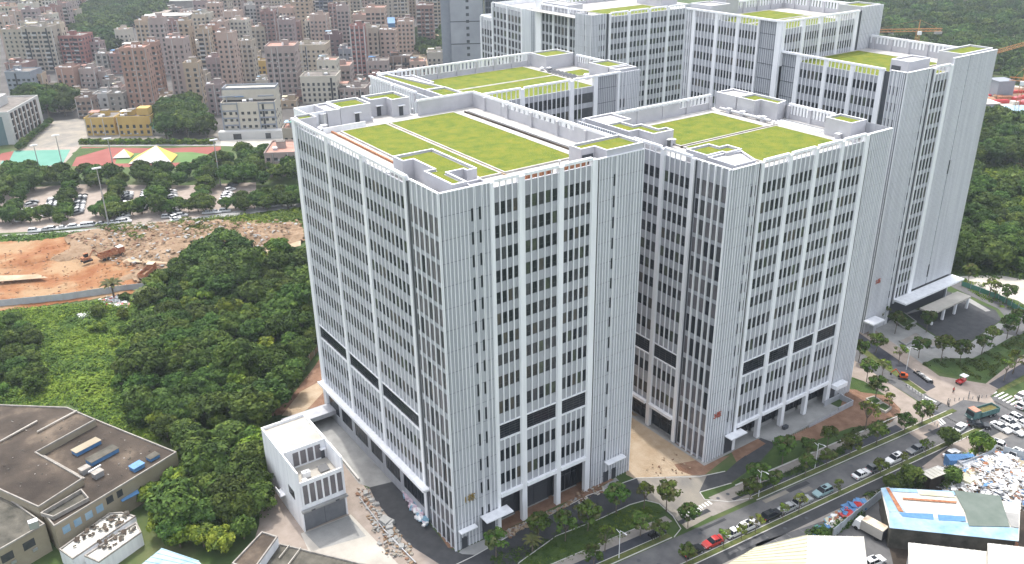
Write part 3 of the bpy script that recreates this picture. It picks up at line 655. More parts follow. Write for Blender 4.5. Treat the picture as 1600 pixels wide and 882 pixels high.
back_colonnade(T,(214,189),(165,189),68.1,RZ6,24,1.2,.6,5); roof_house(T,[(158,170),(166,170),(166,186),(158,186)],68.1,71,False); roof_house(T,[(199,160),(208,160),(208,175),(199,175)],68.1,73,False)
T.done(120)
# ---------------- tower seven and its lower step: far left of the campus
T = Tower('office_tower', (190,246,0), 'farthest white finned tower with a lower step, beside the dark tower block', group='white finned towers with turf roofs')
rows=[(55.5-4.1*k,2.4) for k in range(9)]
A=Fac(T,(190,246),(222,246)); A.panel(0,5,0,59.5,[],'white'); A.ribs(5,18,0,59.5,slots=(13,15,17),rows=rows,sw=.7,pitch=1.0,rw=.2); A.strip(18,20,0,59.5); A.panel(20,32,0,59.5,[],'white')
Lf=Fac(T,(194,290),(190,246)); Lf.bay(14,28.6,4,[(z,3) for z,h in rows],4,57.5,60,ww=2.0); Lf.bay(29.6,43,4,[(z,3) for z,h in rows],4,57.5,60,ww=2.0)
Lf.column(28.6,29.6,0,59.5); Lf.column(43,44.18,0,59.5); Lf.column(12.8,14,0,59.5); Lf.bay(1,12.8,4,[(z-10,3) for z,h in rows[:7]],4,50,52,ww=1.8); Lf.column(0,1,0,51.6)
T.bin('core').box(195.5,221.6,246.5,276,0,57.5,'lgrey'); T.bin('core').box(196,221,276,291,0,49.5,'lgrey'); T.bin('roof_deck#%d'%len(T.bins)).box(195,221.6,246.5,276,57.5,57.7,'whiteroof')
T.bin('parapet_wall#%d'%len(T.bins)).rim([(191,246.5),(221.8,246.5),(221.8,276),(194,276)],.5,57.7,59.7,'white'); T.bin('parapet_wall#%d'%len(T.bins)).rim([(194.2,276.2),(221,276.2),(221,291),(195,291)],.5,49.5,52,'white')
T.done(60)
# ================================================================== GROUND
def grid_ground(name, x0,x1,y0,y1,n,fz,m,clip=None):
    nx=n; ny=max(2,int(n*(y1-y0)/(x1-x0))); v=[]; f=[]
    for j in range(ny+1):
        for i in range(nx+1):
            x=x0+(x1-x0)*i/nx; y=y0+(y1-y0)*j/ny; v.append((x,y,fz(x,y)))
    for j in range(ny):
        for i in range(nx):
            xc=x0+(x1-x0)*(i+.5)/nx; yc=y0+(y1-y0)*(j+.5)/ny
            if clip and not clip(xc,yc): continue
            k=j*(nx+1)+i; f.append((k,k+1,k+nx+2,k+nx+1))
    me=mesh_from(name,v,f,[M[m]],smooth=True); o=put(name,me); return o
def inside(poly,x,y):
    c=False; n=len(poly); j=n-1
    for i in range(n):
        if (poly[i][1]>y)!=(poly[j][1]>y) and x<(poly[j][0]-poly[i][0])*(y-poly[i][1])/(poly[j][1]-poly[i][1])+poly[i][0]: c=not c
        j=i
    return c
gp=[(-1500,-500),(4500,-500),(4500,4500),(-1500,4500)]
sheet('ground', gp, 0.0, 'earth', world=True)
# village floor
M['vground']=mat('village_ground',(.05,.048,.045),(.11,.10,.095),.08,.95,coords='World',detail=9)
sheet('village_ground',[(0,212),(75,190),(115,190),(345,218),(470,235),(640,190),(700,120),(700,-60),(0,-60)],.004,'vground')
# dirt site
dirt=[tuple(G(*p))[:2] for p in [(-60,384),(60,378),(180,362),(300,350),(470,352),(476,378),(430,400),(350,398),(290,410),(270,452),(100,474),(0,488),(-60,495)]]
def dz(x,y):
    v=noise.noise(Vector((x*.035,y*.035,1)))*1.8+noise.noise(Vector((x*.11,y*.11,5)))*.9+noise.noise(Vector((x*.3,y*.3,9)))*.25
    return .35+max(-.25,v*.8+.25*noise.noise(Vector((x*.55,y*.55,2))))
o=grid_ground('clay_site',-115,50,140,235,190,dz,'clay',lambda x,y: inside(dirt,x,y)); o['kind']='structure'
spoilp=[tuple(G(*p))[:2] for p in [(100,372),(180,360),(300,349),(470,350),(476,378),(430,402),(350,400),(290,412),(285,450),(225,455),(205,430),(225,415),(150,400),(110,392)]]
def dz2(x,y):
    return dz(x,y)+.35+.9*abs(noise.noise(Vector((x*.16,y*.16,21))))+.45*noise.noise(Vector((x*.45,y*.45,4)))
o=grid_ground('spoil_ground',-90,50,140,235,210,dz2,'spoil',lambda x,y: inside(spoilp,x+2*noise.noise(Vector((x*.2,y*.2,0))),y+3*noise.noise(Vector((x*.15,y*.15,7))))); o['kind']='structure'
def mound(px,py,rx,ry,h,m,name='spoil_heap'):
    c=G(px,py); v=[];f=[];n=22
    for j in range(9):
        for i in range(n):
            a=6.283*i/n; r=j/8
            k=1+.25*noise.noise(Vector((math.cos(a)*2+px,math.sin(a)*2,3)))
            x=c.x+math.cos(a)*rx*r*k; y=c.y+math.sin(a)*ry*r*k
            v.append((x,y,h*(1-r*r)*(.8+.5*noise.noise(Vector((x*.3,y*.3,0))))-.1*(j==8)+.25))
    for j in range(8):
        for i in range(n):
            b=(i+1)%n; f.append((j*n+i,(j+1)*n+i,(j+1)*n+b,j*n+b))
    o=put(name,mesh_from(name,v,f,[M[m]],smooth=True)); o['kind']='structure'; return o
for a in [(170,384,17,9,2.2,'spoil'),(275,390,13,9,2.6,'spoil'),(120,398,9,5,2.0,'spoil'),(235,410,10,5,1.6,'spoil'),(380,372,15,8,1.5,'spoil'),(225,432,9,4,1.8,'spoil'),(60,402,14,6,1.2,'clay')]: mound(*a)
sheet('haul_road',[(285,412),(200,404),(190,409),(300,414),(430,388),(470,376),(470,384),(400,400)],2.1,'sand')
sheet('haul_road',[(-10,431),(60,429),(75,434),(-10,441)],1.25,'sand')
# car park north of it
sheet('car_park',[(-40,300),(120,288),(290,290),(400,285),(400,330),(230,350),(60,362),(-40,366)],.006,'pave2')
sheet('road',[(-40,370),(60,364),(240,350),(420,322),(470,318),(470,324),(420,330),(240,358),(60,371),(-40,378)],.01,'conc')
# school grounds
sheet('school_yard',[(52,226),(110,190),(140,210),(132,222),(95,262),(0,262),(0,246)],.012,'pave2')
sheet('sports_court',[(18,236),(110,234),(98,256),(60,262),(0,256)],.016,'court')
sheet('sports_court',[(2,240),(22,236),(14,252),(-8,250)],.020,'redtrack')
sheet('running_track',[(128,230),(250,232),(345,229),(345,256),(250,262),(112,260)],.012,'redtrack')
sheet('football_pitch',[(184,240),(300,238),(330,242),(300,254),(180,256)],.018,'fieldg')
sheet('lawn',[(128,232),(172,231),(120,246),(112,240)],.018,'lawn')
sheet('road',[(120,222),(345,222),(345,228),(118,229)],.02,'conc')
sheet('school_yard',[(335,205),(465,205),(465,232),(335,228)],.016,'concl')
# scrub
sheet('scrub_ground',[(-60,500),(60,480),(270,458),(250,520),(220,640),(170,660),(120,632),(-60,632)],.006,'scrub')
sheet('garden_lawn',[(405,660),(435,650),(436,745),(412,745),(400,700)],.010,'lawn')
# earth strip and track beside the tower
sheet('building_plot',[(500,560),(512,600),(520,632),(430,650),(420,650),(455,620),(490,575)],.008,'soil')
sheet('dirt_track',[(500,596),(512,606),(480,640),(462,650),(440,650),(470,612)],.012,'sand')
sheet('yard_paving',[(408,757),(440,745),(700,860),(680,900),(380,900),(405,820)],.012,'pave2')
sheet('apron_with_painted_shadow',[(470,834),(548,804),(640,900),(500,900)],.024,'concl')
sheet('apron_with_painted_shadow',[(476,833),(545,806),(572,838),(500,858)],.028,'conc')  # darker sheet painted in the shape of the annex's cast shadow
sheet('ramp',[(497,648),(523,640),(618,752),(577,762)],.02,'conc')
sheet('asphalt_path',[(577,762),(618,752),(668,815),(700,855),(722,866),(755,868),(745,884),(690,884),(640,852),(600,810)],.024,'asphalt2')
sheet('soil_strip',[(668,806),(680,815),(716,858),(700,856)],.03,'soil')
sheet('building_plot',[(548,762),(578,764),(604,812),(640,850),(660,884),(640,900),(560,800)],.018,'pave2')
# plaza between the towers
sheet('sandy_yard',[(975,640),(1010,640),(1095,716),(1103,724),(1092,748),(1000,752),(978,742)],.012,'sand')
sheet('soil_strip',[(1035,700),(1055,690),(1100,720),(1140,712),(1094,748),(1060,735)],.018,'soil')
sheet('paved_strip',[(990,650),(1010,648),(1060,690),(1045,700),(1000,675)],.018,'conc')
sheet('soil_strip',[(780,832),(880,790),(900,776),(945,758),(950,765),(890,790),(838,815),(795,842)],.012,'soil')
sheet('paved_strip',[(712,868),(722,858),(787,830),(792,838),(770,856),(735,870)],.016,'conc')
sheet('paved_strip',[(870,772),(884,763),(903,780),(893,786)],.020,'conc'); sheet('paved_strip',[(940,762),(962,746),(970,755),(948,766)],.020,'conc')
# campus lane and lawns along the street (metres, lane runs parallel with the towers)
def S(x,off): return (x, off-.083*(x-80))
sheet('campus_lane',[(-6,-3.2),(2,-3.2),(12,-2.3),(31,-1.7),(43,-3.2),(54,-10.6),(60,-12.6),(66,-11.2),(74,-7.7),(77,-7.7),(78,-11.6),(68,-14.6),(58,-15.9),(50,-14.3),(45,-17),(40,-17.5),(41.2,-12),(39.5,-9.6),(36,-8.8),(28,-8.6),(18,-7.6),(8,-9.4),(2,-12.5),(-10,-16),(-20,-12)],.016,'asphalt2',world=True)
sheet('side_road',[(43,-3),(56,-11),(50.3,-14.2),(49.6,-16.6),(56,-21),(40,-21),(41.2,-12.4),(40,-10)],.028,'dusty',world=True)
sheet('lawn',[(-12,-16.2),(2,-12.7),(8,-9.6),(18,-7.8),(28,-8.8),(36,-9.0),(39.3,-9.9),(40.8,-12.2),(39.6,-16.2),(33,-15.6),(16,-14.6),(-12,-12.5+0)],.02,'lawn',world=True)
sheet('lawn',[(50.6,-14.6),(58,-16.2),(68,-14.9),(78,-12),(100,-12),(108,-14),(118,-18),(112,-19.5),S(100,-19.0),S(80,-19.0),S(62,-19.0),(50.2,-16.8)],.02,'lawn',world=True)
sheet('soil_strip',[(78,-11.8),(100,-12),(104,-13.2),(78,-14)],.026,'soil',world=True); sheet('soil_strip',[(66.5,-8),(73.5,-8),(68,-11),(64.5,-11.5)],.026,'soil',world=True)
def band(name,x0,x1,o0,o1,z,m): return sheet(name,[S(x0,o0),S(x1,o0),S(x1,o1),S(x0,o1)],z,m,world=True)
band('road',-80,136,-25.0,-31.2,.03,'asphalt')
band('pavement',-80,39.4,-19.0,-21.0,.03,'pave'); band('pavement',50.6,120,-19.0,-21.0,.03,'pave'); band('pavement',47,58,-21.0,-23.9,.031,'pave')
band('cycle_lane',-80,36,-21.0,-23.2,.032,'cyc'); band('cycle_lane',58,118,-21.0,-23.2,.032,'cyc')
band('grass_verge',-80,36,-23.35,-24.6,.11,'verge'); band('grass_verge',58,122,-23.35,-24.6,.11,'verge'); band('grass_verge',-80,122,-31.4,-32.5,.11,'verge')
band('asphalt_lane',-80,122,-32.7,-35.2,.032,'asphalt2'); band('pavement',-80,150,-35.2,-37.3,.031,'pave')
def kerb(pts,w=.16,h=.12):
    b=MB()
    for p,q in zip(pts,pts[1:]):
        a=Vector(p); c=Vector(q); d=(c-a).normalized(); n=Vector((-d.y,d.x))*w/2
        b.hexa([(*(a-n),0),(*(c-n),0),(*(c+n),0),(*(a+n),0),(*(a-n),h),(*(c-n),h),(*(c+n),h),(*(a+n),h)],'kerb')
    o=b.build('kerb'); o['kind']='structure'
for o_ in (-23.27,-24.68): kerb([S(-60,o_),S(36,o_)]); kerb([S(58,o_),S(120,o_)])
for o_ in (-31.32,-32.6): kerb([S(-60,o_),S(122,o_)])
kerb([S(-60,-18.93),S(34,-18.93)],.12,.08); kerb([S(58,-18.93),S(112,-18.93)],.2,.25)
kerb([(-2,-3.1),(2,-3.1),(12,-2.2),(31,-1.6),(43,-3.1),(54,-10.5),(60,-12.4)],.14); kerb([(2,-12.6),(8,-9.5),(18,-7.7),(28,-8.7),(36,-8.9),(39.5,-9.7),(41,-12.1),(40.6,-16.5),(39.2,-20.2),(36.4,-21.2)],.14); kerb([(58,-16),(50.4,-14.3),(49.5,-16.6),(53,-20),(57.5,-21.8)],.14)
def marks(name,lst,z):
    b=MB()
    for q in lst: b.quad([(x,y,z) for x,y in q],'paint')
    o=b.build(name); o['kind']='structure'
def stripe(a,b_,w):
    a=Vector(a);b_=Vector(b_);d=(b_-a).normalized();n=Vector((-d.y,d.x))*w/2
    return [tuple(a-n),tuple(b_-n),tuple(b_+n),tuple(a+n)]
for i in range(10):
    x=42.3+i*.82; y=-17.25+0.0*i
    o=MB().quad([(p[0],p[1],.045) for p in stripe((x,y),(x-.25+.1,y-2.2),.42)],'paint').build('crosswalk_bar'); o['kind']='structure'
marks('lane_marking',[stripe(S(39,-25.4),S(58,-25.4),.15)]+[stripe(S(x,-28.9),S(x+9,-28.9),.13) for x in (46,62,78,95)]+[stripe(S(98,-27.9),S(132,-27.9),.14)],.042)
for (x,k) in ((12,0),(30,1),(64,0),(84,1),(100,0)): marks('bicycle_marking',[stripe(S(x,-22.1),S(x+1.6,-22.1),.16),stripe(S(x+1.2,-21.8),S(x+1.7,-22.1),.14),stripe(S(x+1.2,-22.4),S(x+1.7,-22.1),.14)],.042)
# ---- junction and the second road (picture-measured)
sheet('road',[(1330,520),(1450,590),(1490,618),(1560,622),(1610,650),(1700,700),(1700,800),(1600,740),(1560,700),(1470,712),(1420,700),(1460,680),(1462,650),(1440,630),(1330,562),(1310,545)],.026,'asphalt')
sheet('pavement',[(1330,470),(1345,500),(1468,588),(1540,600),(1590,560),(1620,540),(1620,552),(1548,620),(1556,632),(1505,625),(1485,636),(1452,620),(1330,528)],.034,'pave2')
sheet('cycle_lane',[(1330,512),(1455,598),(1462,605),(1448,612),(1330,532)],.040,'cyc'); sheet('cycle_lane',[(1545,600),(1610,560),(1610,580),(1560,608)],.040,'cyc')
sheet('grass_verge',[(1330,530),(1440,608),(1448,614),(1440,616),(1330,540)],.044,'verge'); sheet('grass_verge',[(1556,610),(1612,582),(1612,590),(1560,616)],.044,'verge')
sheet('pavement',[(1310,556),(1330,560),(1432,627),(1464,652),(1470,668),(1440,690),(1400,664),(1408,640),(1390,622),(1318,590)],.034,'pave2')
sheet('brick_forecourt',[(1322,608),(1372,612),(1400,622),(1408,645),(1390,662),(1330,668),(1270,690),(1245,688),(1312,640)],.030,'soil')
sheet('lawn',[(1322,586),(1350,596),(1384,618),(1345,613),(1322,600)],.038,'lawn')
sheet('plaza',[(1330,480),(1360,470),(1420,500),(1440,520),(1460,545),(1450,560),(1400,540),(1330,505)],.030,'conc')
sheet('lawn',[(1440,570),(1460,560),(1520,560),(1600,520),(1640,520),(1620,540),(1540,597),(1505,590),(1468,583)],.038,'lawn')
sheet('lawn',[(1380,490),(1400,486),(1428,508),(1418,516)],.042,'lawn')
sheet('parking_court',[(1415,492),(1440,485),(1480,455),(1556,485),(1565,500),(1500,545),(1470,530)],.034,'asphalt2')
sheet('road',[(1470,438),(1500,438),(1640,505),(1660,540),(1560,520),(1575,500),(1560,483),(1490,450)],.028,'asphalt')
sheet('painted_sun_strip',[(1487,458),(1500,457),(1548,486),(1540,487)],.040,'conc')  # paler sheet paints a strip of sunlight onto the ground
sheet('building_site_ground',[(1500,432),(1560,430),(1640,445),(1640,500),(1590,470),(1520,448)],.030,'concl')
sheet('pavement',[(1480,700),(1500,680),(1560,690),(1610,720),(1610,760),(1540,740),(1500,715),(1460,735),(1440,730)],.036,'pave2')
for i in range(7):
    a=G(1452+i*5.2,612+i*-1.1+6,.05); b_=G(1474+i*5.2,628+i*-1.4+6,.05)
for i in range(6):
    t=i/5; a=G(1441+21*t,622-19*t+2,.05); b_=G(1459+20*t,633-18*t+2-3,.05)
    o=MB().quad([(p[0],p[1],.05) for p in stripe(a[:2],b_[:2],.42)],'paint').build('crosswalk_bar'); o['kind']='structure'
for i in range(7):
    t=i/6; a=G(1562+38*t,610+18*t,.05); b_=G(1548+38*t,617+19*t,.05)
    o=MB().quad([(p[0],p[1],.05) for p in stripe(a[:2],b_[:2],.45)],'paint').build('crosswalk_bar'); o['kind']='structure'
for i in range(5):
    t=i/4; a=G(1470-17*t,655+6*t,.05); b_=G(1477-13*t,662+6*t,.05)
    o=MB().quad([(p[0],p[1],.05) for p in stripe(a[:2],b_[:2],.4)],'paint').build('crosswalk_bar'); o['kind']='structure'
marks('stop_line',[stripe(G(1463,636)[:2],G(1494,614)[:2],.25),stripe(G(1536,618)[:2],G(1582,643)[:2],.2),stripe(G(1474,650)[:2],G(1500,664)[:2],.2),stripe(G(1415,604)[:2],G(1428,597)[:2],.3)],.046)
marks('parking_line',[stripe(G(1450+i*9,486-i*5)[:2],G(1466+i*9,494-i*5)[:2],.12) for i in range(6)]+[stripe(G(1506,545)[:2],G(1560,508)[:2],.15),stripe(G(1495,512)[:2],G(1525,496)[:2],.12)],.046)
# yard bottom right
sheet('scrap_yard_ground',[(1340,800),(1420,760),(1480,730),(1600,720),(1700,760),(1700,900),(1330,900)],.02,'concd')
sheet('yard_asphalt',[(1180,850),(1330,800),(1370,775),(1400,900),(1340,900),(1200,900)],.024,'asphalt')
# right background: site and road
sheet('building_site_ground',[(1500,120),(1560,130),(1700,150),(1700,215),(1600,195),(1512,178)],.008,'concl')
sheet('building_site_ground',[(1512,128),(1700,150),(1700,165),(1512,146)],.014,'soil')
sheet('road',[(1370,34),(1400,42),(1480,80),(1640,120),(1640,126),(1470,86),(1385,50)],.006,'conc')
sheet('clearing',[(1540,230),(1600,240),(1640,262),(1600,262),(1555,245)],.006,'soil')
sheet('clearing',[(1500,250),(1640,262),(1640,300),(1510,285)],.004,'scrub')
sheet('village_ground',[(600,95),(700,40),(705,95),(640,110)],.008,'sand')

sheet('plaza',[(1330,478),(1400,478),(1440,486),(1420,500),(1470,532),(1500,548),(1560,505),(1600,515),(1520,562),(1460,562),(1440,572),(1400,545),(1330,506)],.022,'conc')
sheet('school_yard',[(52,212),(80,190),(120,186),(345,205),(345,222),(40,232)],.010,'dusty')
sheet('yard_paving',[(505,690),(560,748),(610,812),(596,830),(545,800)],.014,'pave2')
sheet('soil_strip',[(780,832),(905,775),(960,750),(935,742),(800,798),(772,822)],.010,'soil')
sheet('garden_lawn',[(150,640),(250,640),(260,720),(180,668)],.003,'scrub')

sheet('paved_strip',[(58.6,-8.4),(108.9,-8.4),(108.9,-4.6),(58.6,-4.6)],.012,'conc',world=True)
sheet('paved_strip',[(57.8,-8.4),(58.6,-8.4),(58.6,38),(57.8,38)],.0125,'conc',world=True)
sheet('paved_strip',[(9.6,-.3),(32.6,-.3),(32.6,3.2),(9.6,3.2)],.013,'soil',world=True)
sheet('soil_strip',[(66.8,-8.3),(75,-8.3),(75,-10.6),(68,-11.2)],.0265,'soil',world=True)
sheet('paved_strip',[(43.4,-1),(58,-6),(58,60),(43.4,60)],.007,'sand',world=True)

rp=random.Random(12)
for i in range(16):
    x=rp.uniform(-10,125); o=rp.choice([-25.9,-27.5,-29.0,-33.8,-22.1]); w=rp.uniform(2,9); h=rp.uniform(.3,.8)
    sheet('road_patch',[S(x,o-h),S(x+w,o-h),S(x+w,o+h),S(x,o+h)],.037,rp.choice(['asphalt2','dusty','asphalt']),world=True)
for i in range(14):
    x=rp.uniform(0,120); o=rp.choice([-26.5,-29.2,-33.9,-20.2]); c=S(x,o)
    o_=MB().tube((c[0],c[1],.05),(c[0],c[1],.062),.38,.38,'dark',12).build('manhole_cover'); o_['kind']='structure'
for i in range(60):
    x=-60+i*3.1; 
    for o in (-36.2,-20.0):
        if o>-30 and 36<x<60: continue
        a=S(x,o-1.0); b_=S(x,o+1.0); q=MB().quad([(p[0],p[1],.056) for p in stripe(a,b_,.05)],'conc').build('paving_joint'); q['kind']='structure'
# ================================================================== TREES
def leaf_quads(cent, nrm, size, mat_idx=None, r=rng):
    n=len(cent); a=r.normal(size=(n,3)); t=np.cross(nrm,a); t/=np.linalg.norm(t,axis=1)[:,None]+1e-9
    b=np.cross(nrm,t); s=size[:,None]; asp=r.uniform(.55,1.0,(n,1))
    bend=nrm*s*r.uniform(-.25,.25,(n,1))
    v=np.stack([cent-t*s-b*s*asp*.4, cent+t*s*.2-b*s*asp+bend, cent+t*s+b*s*asp*.3, cent-t*s*.1+b*s*asp+bend],axis=1).reshape(-1,3)
    return v
def quads_mesh(name, v, mats, mi=None):
    n=len(v)//4; me=bpy.data.meshes.new(name); me.vertices.add(len(v)); me.vertices.foreach_set('co',v.astype(np.float32).ravel())
    me.loops.add(len(v)); me.loops.foreach_set('vertex_index',np.arange(len(v),dtype=np.int32)); me.polygons.add(n)
    me.polygons.foreach_set('loop_start',np.arange(0,len(v),4,dtype=np.int32)); me.polygons.foreach_set('loop_total',np.full(n,4,dtype=np.int32))
    for m in mats: me.materials.append(M[m])
    if mi is not None: me.polygons.foreach_set('material_index',mi.astype(np.int32))
    me.update(calc_edges=True); return me
def crown_mesh(name, R, H, z0, nclump, nleaf, ls, mats, flat=.75, top=.0, spread=1.0, seed=0):
    r=np.random.default_rng(seed); cs=[];ns=[];ss=[]
    for k in range(nclump):
        while True:
            p=r.uniform(-1,1,3)
            l=np.linalg.norm(p)
            if l<1 and l>.35: break
        p=p/l*(l**.6); p[2]=abs(p[2])*1.0 if r.random()<.72 else p[2]
        c=np.array([p[0]*R*.78,p[1]*R*.78,z0+H*.42+p[2]*H*.40]); cr=R*r.uniform(.22,.40)*spread
        n=r.normal(size=(nleaf,3)); n/=np.linalg.norm(n,axis=1)[:,None]; n[:,2]=np.where(r.random(nleaf)<.7,np.abs(n[:,2]),n[:,2])
        rad=cr*r.uniform(.72,1.08,(nleaf,1)); cs.append(c+n*rad*np.array([1,1,flat])); nn=n+r.normal(size=(nleaf,3))*.45+np.array([0,0,.25]); ns.append(nn/np.linalg.norm(nn,axis=1)[:,None]); ss.append(r.uniform(.6,1.3,nleaf)*ls)
    c=np.concatenate(cs); v=leaf_quads(c,np.concatenate(ns),np.concatenate(ss),r=r)
    mi=(r.random(len(c))<.32).astype(int) if len(mats)>1 else None
    if mi is not None:
        cl=np.repeat(r.random(nclump)<.35,nleaf).astype(int); mi=np.where(r.random(len(c))<.75,cl,mi)
    return quads_mesh(name,v,mats,mi)
def trunk_mesh(name, h, r0, spread, nlimb=5, seed=0):
    r=random.Random(seed); b=MB(); top=Vector((r.uniform(-.2,.2),r.uniform(-.2,.2),h*.55)); b.tube((0,0,-.2),top,r0,r0*.65,'bark',7)
    for k in range(nlimb):
        a=6.283*k/nlimb+r.uniform(-.4,.4); e=top+Vector((math.cos(a)*spread,math.sin(a)*spread,h*.38+r.uniform(-.3,.5))); b.tube(top-Vector((0,0,h*.12*r.random())),e,r0*.5,r0*.18,'bark',5)
        e2=e+Vector((math.cos(a+.6)*spread*.4,math.sin(a+.6)*spread*.4,h*.15)); b.tube(e,e2,r0*.18,r0*.08,'bark',4)
    b.tube(top,top+Vector((0,0,h*.4)),r0*.55,r0*.15,'bark',5)
    return b.mesh(name)
KIND={}
for k in range(4): KIND['dense%d'%k]=(crown_mesh('crown',4.2,6.5,1.6,44,95,.34,['leafd','leafm'],seed=k),trunk_mesh('trunk',5.5,.28,1.6,6,k))
for k in range(3): KIND['mid%d'%k]=(crown_mesh('crown',3.4,5.2,1.3,34,85,.32,['leafm','leafd'],seed=20+k),trunk_mesh('trunk',4.4,.22,1.3,5,20+k))
for k in range(2): KIND['light%d'%k]=(crown_mesh('crown',3.2,4.6,1.1,30,85,.32,['leafl','leafm'],seed=30+k),trunk_mesh('trunk',3.8,.2,1.2,5,30+k))
for k in range(3): KIND['street%d'%k]=(crown_mesh('crown',2.1,3.4,2.3,20,44,.24,['leafm','leafo'],seed=40+k,spread=.95),trunk_mesh('trunk',4.2,.10,.9,5,40+k))
for k in range(2): KIND['sparse%d'%k]=(crown_mesh('crown',1.8,3.0,2.2,12,32,.20,['leafo','leafl'],seed=50+k,spread=.9),trunk_mesh('trunk',4.2,.10,1.0,6,50+k))
for k in range(3): KIND['far%d'%k]=(crown_mesh('crown',4.6,7.0,.8,26,42,.62,['leafd','leafm'],seed=60+k),None)
for k in range(2): KIND['bush%d'%k]=(crown_mesh('crown',1.6,1.9,-.3,12,70,.22,['leafl','leafm'],seed=70+k),None)
def palm_mesh():
    b=MB(); 
    for k in range(16):
        a=6.283*k/16; pts=[]
        for j in range(5):
            t=j/4; pts.append(Vector((math.cos(a)*2.6*t,math.sin(a)*2.6*t,3.2+1.1*math.sin(t*2.6)*(1 if k%2 else .5))))
        side=Vector((-math.sin(a),math.cos(a),0))
        for p,q,w0,w1 in zip(pts,pts[1:],(.1,.4,.42,.3),(.4,.42,.3,.03)): b.quad([p-side*w0,q-side*w1,q+side*w1,p+side*w0],'leafo')
    return b.mesh('crown')
KIND['palm']=(palm_mesh(),MB().tube((0,0,0),(0,0,3.3),.22,.16,'bark',8).mesh('trunk'))
CNT=[0]
NOTREE=[[tuple(G(*p,7))[:2] for p in [(-60,628),(0,630),(105,632),(166,658),(282,706),(254,726),(84,826),(60,797),(0,768),(-60,745)]],
 [tuple(G(*p,0))[:2] for p in [(-60,640),(0,645),(105,650),(166,672),(276,724),(250,742),(84,850),(0,880),(-60,880)]]]
def blocked(x,y): return any(inside(q,x,y) for q in NOTREE)
def tree(kind,x,y,s,label,group=None,z=0,nm='tree',sz=None):
    if blocked(x,y): return None
    cr,tr=KIND[kind]; rz=random.uniform(0,6.28)
    if tr is None:
        o=put(nm,cr,None,(x,y,z),rz); o.scale=(s,s,s*(sz or random.uniform(.85,1.15))); tag(o,label,'bush' if 'bush' in nm or 'shrub' in nm else 'tree',group); return o
    o=empty(nm,(x,y,z),rz,label,'tree',group); o.scale=(s,s,s*(sz or random.uniform(.88,1.12)))
    put('crown',cr,o); put('trunk',tr,o); CNT[0]+=1; return o
def scatter(poly_px, mind, n, seed, z=0):
    r=random.Random(seed); q=[tuple(G(*p))[:2] for p in poly_px]; xs=[p[0] for p in q]; ys=[p[1] for p in q]; out=[]; cell={}
    tries=0
    while len(out)<n and tries<n*40:
        tries+=1; x=r.uniform(min(xs),max(xs)); y=r.uniform(min(ys),max(ys))
        if not inside(q,x,y): continue
        k=(int(x//mind),int(y//mind))
        if any((x-a)**2+(y-b)**2<mind*mind for i in (-1,0,1) for j in (-1,0,1) for a,b in cell.get((k[0]+i,k[1]+j),[])): continue
        out.append((x,y)); cell.setdefault(k,[]).append((x,y))
    return out
def woods(name,polys,label,seed,kinds=('far0','far1','far2'),smin=.7,smax=1.7):
    src=bpy.data.collections.new(name+'_kinds')
    for k in kinds:
        o=bpy.data.objects.new('crown_kind',KIND[k][0]); src.objects.link(o)
    pts=[]
    for poly,d,n in polys: pts+=scatter(poly,d,n,seed)
    me=bpy.data.meshes.new(name); me.from_pydata([(x,y,0) for x,y in pts],[],[]); o=put(name,me); tag(o,label,'woodland',kind='stuff')
    ng=bpy.data.node_groups.new(name,'GeometryNodeTree'); ng.interface.new_socket('Geometry',in_out='INPUT',socket_type='NodeSocketGeometry'); ng.interface.new_socket('Geometry',in_out='OUTPUT',socket_type='NodeSocketGeometry')
    N=ng.nodes; L=ng.links; gi=N.new('NodeGroupInput'); go=N.new('NodeGroupOutput'); ip=N.new('GeometryNodeInstanceOnPoints'); ci=N.new('GeometryNodeCollectionInfo')
    ci.inputs['Collection'].default_value=src; ci.inputs['Separate Children'].default_value=True; ci.inputs['Reset Children'].default_value=True
    ip.inputs['Pick Instance'].default_value=True
    rs=N.new('FunctionNodeRandomValue'); rs.data_type='FLOAT'; rs.inputs[2].default_value=smin; rs.inputs[3].default_value=smax
    rr=N.new('FunctionNodeRandomValue'); rr.data_type='FLOAT_VECTOR'; rr.inputs[0].default_value=(0,0,0); rr.inputs[1].default_value=(.1,.1,6.28)
    L.new(gi.outputs[0],ip.inputs['Points']); L.new(ci.outputs[0],ip.inputs['Instance']); L.new(rs.outputs[1],ip.inputs['Scale']); L.new(rr.outputs[0],ip.inputs['Rotation']); L.new(ip.outputs[0],go.inputs[0])
    md=o.modifiers.new('woods','NODES'); md.node_group=ng; return o
# dense wood west of the nearest tower
wood=[(285,425),(380,415),(455,400),(492,420),(498,545),(470,590),(430,650),(405,665),(398,760),(408,800),(345,850),(262,852),(300,740),(285,700),(215,672),(205,620),(236,560),(232,470)]
for i,(x,y) in enumerate(scatter(wood,3.9,262,1)):
    k=random.choice(['dense0','dense1','dense2','dense3','mid0','mid1','mid2','dense0','light0','light1'])
    tree(k,x,y,random.choice([.6,.7,.8,.9,1,1.1,1.3])*random.uniform(.9,1.1),'tree crowded into the dense green wood left of the nearest tower','trees of the wood beside the nearest tower')
for i,(x,y) in enumerate(scatter([(275,455),(330,400),(395,400),(395,455),(330,490)],5.2,14,2)):
    tree(random.choice(['dense0','dense1','dense2']),x,y,random.uniform(1.15,1.4),'tall dark tree at the top of the wood near the clay site','tall trees at the top of the wood')
for i,(x,y) in enumerate(scatter([(235,745),(300,735),(350,760),(390,830),(380,862),(330,868),(262,852),(225,830)],4.2,24,3)):
    tree(random.choice(['mid0','mid1','light0','light1','dense2']),x,y,random.uniform(.8,1.1),'leafy tree between the old factory and the small white annex','trees between factory and annex')
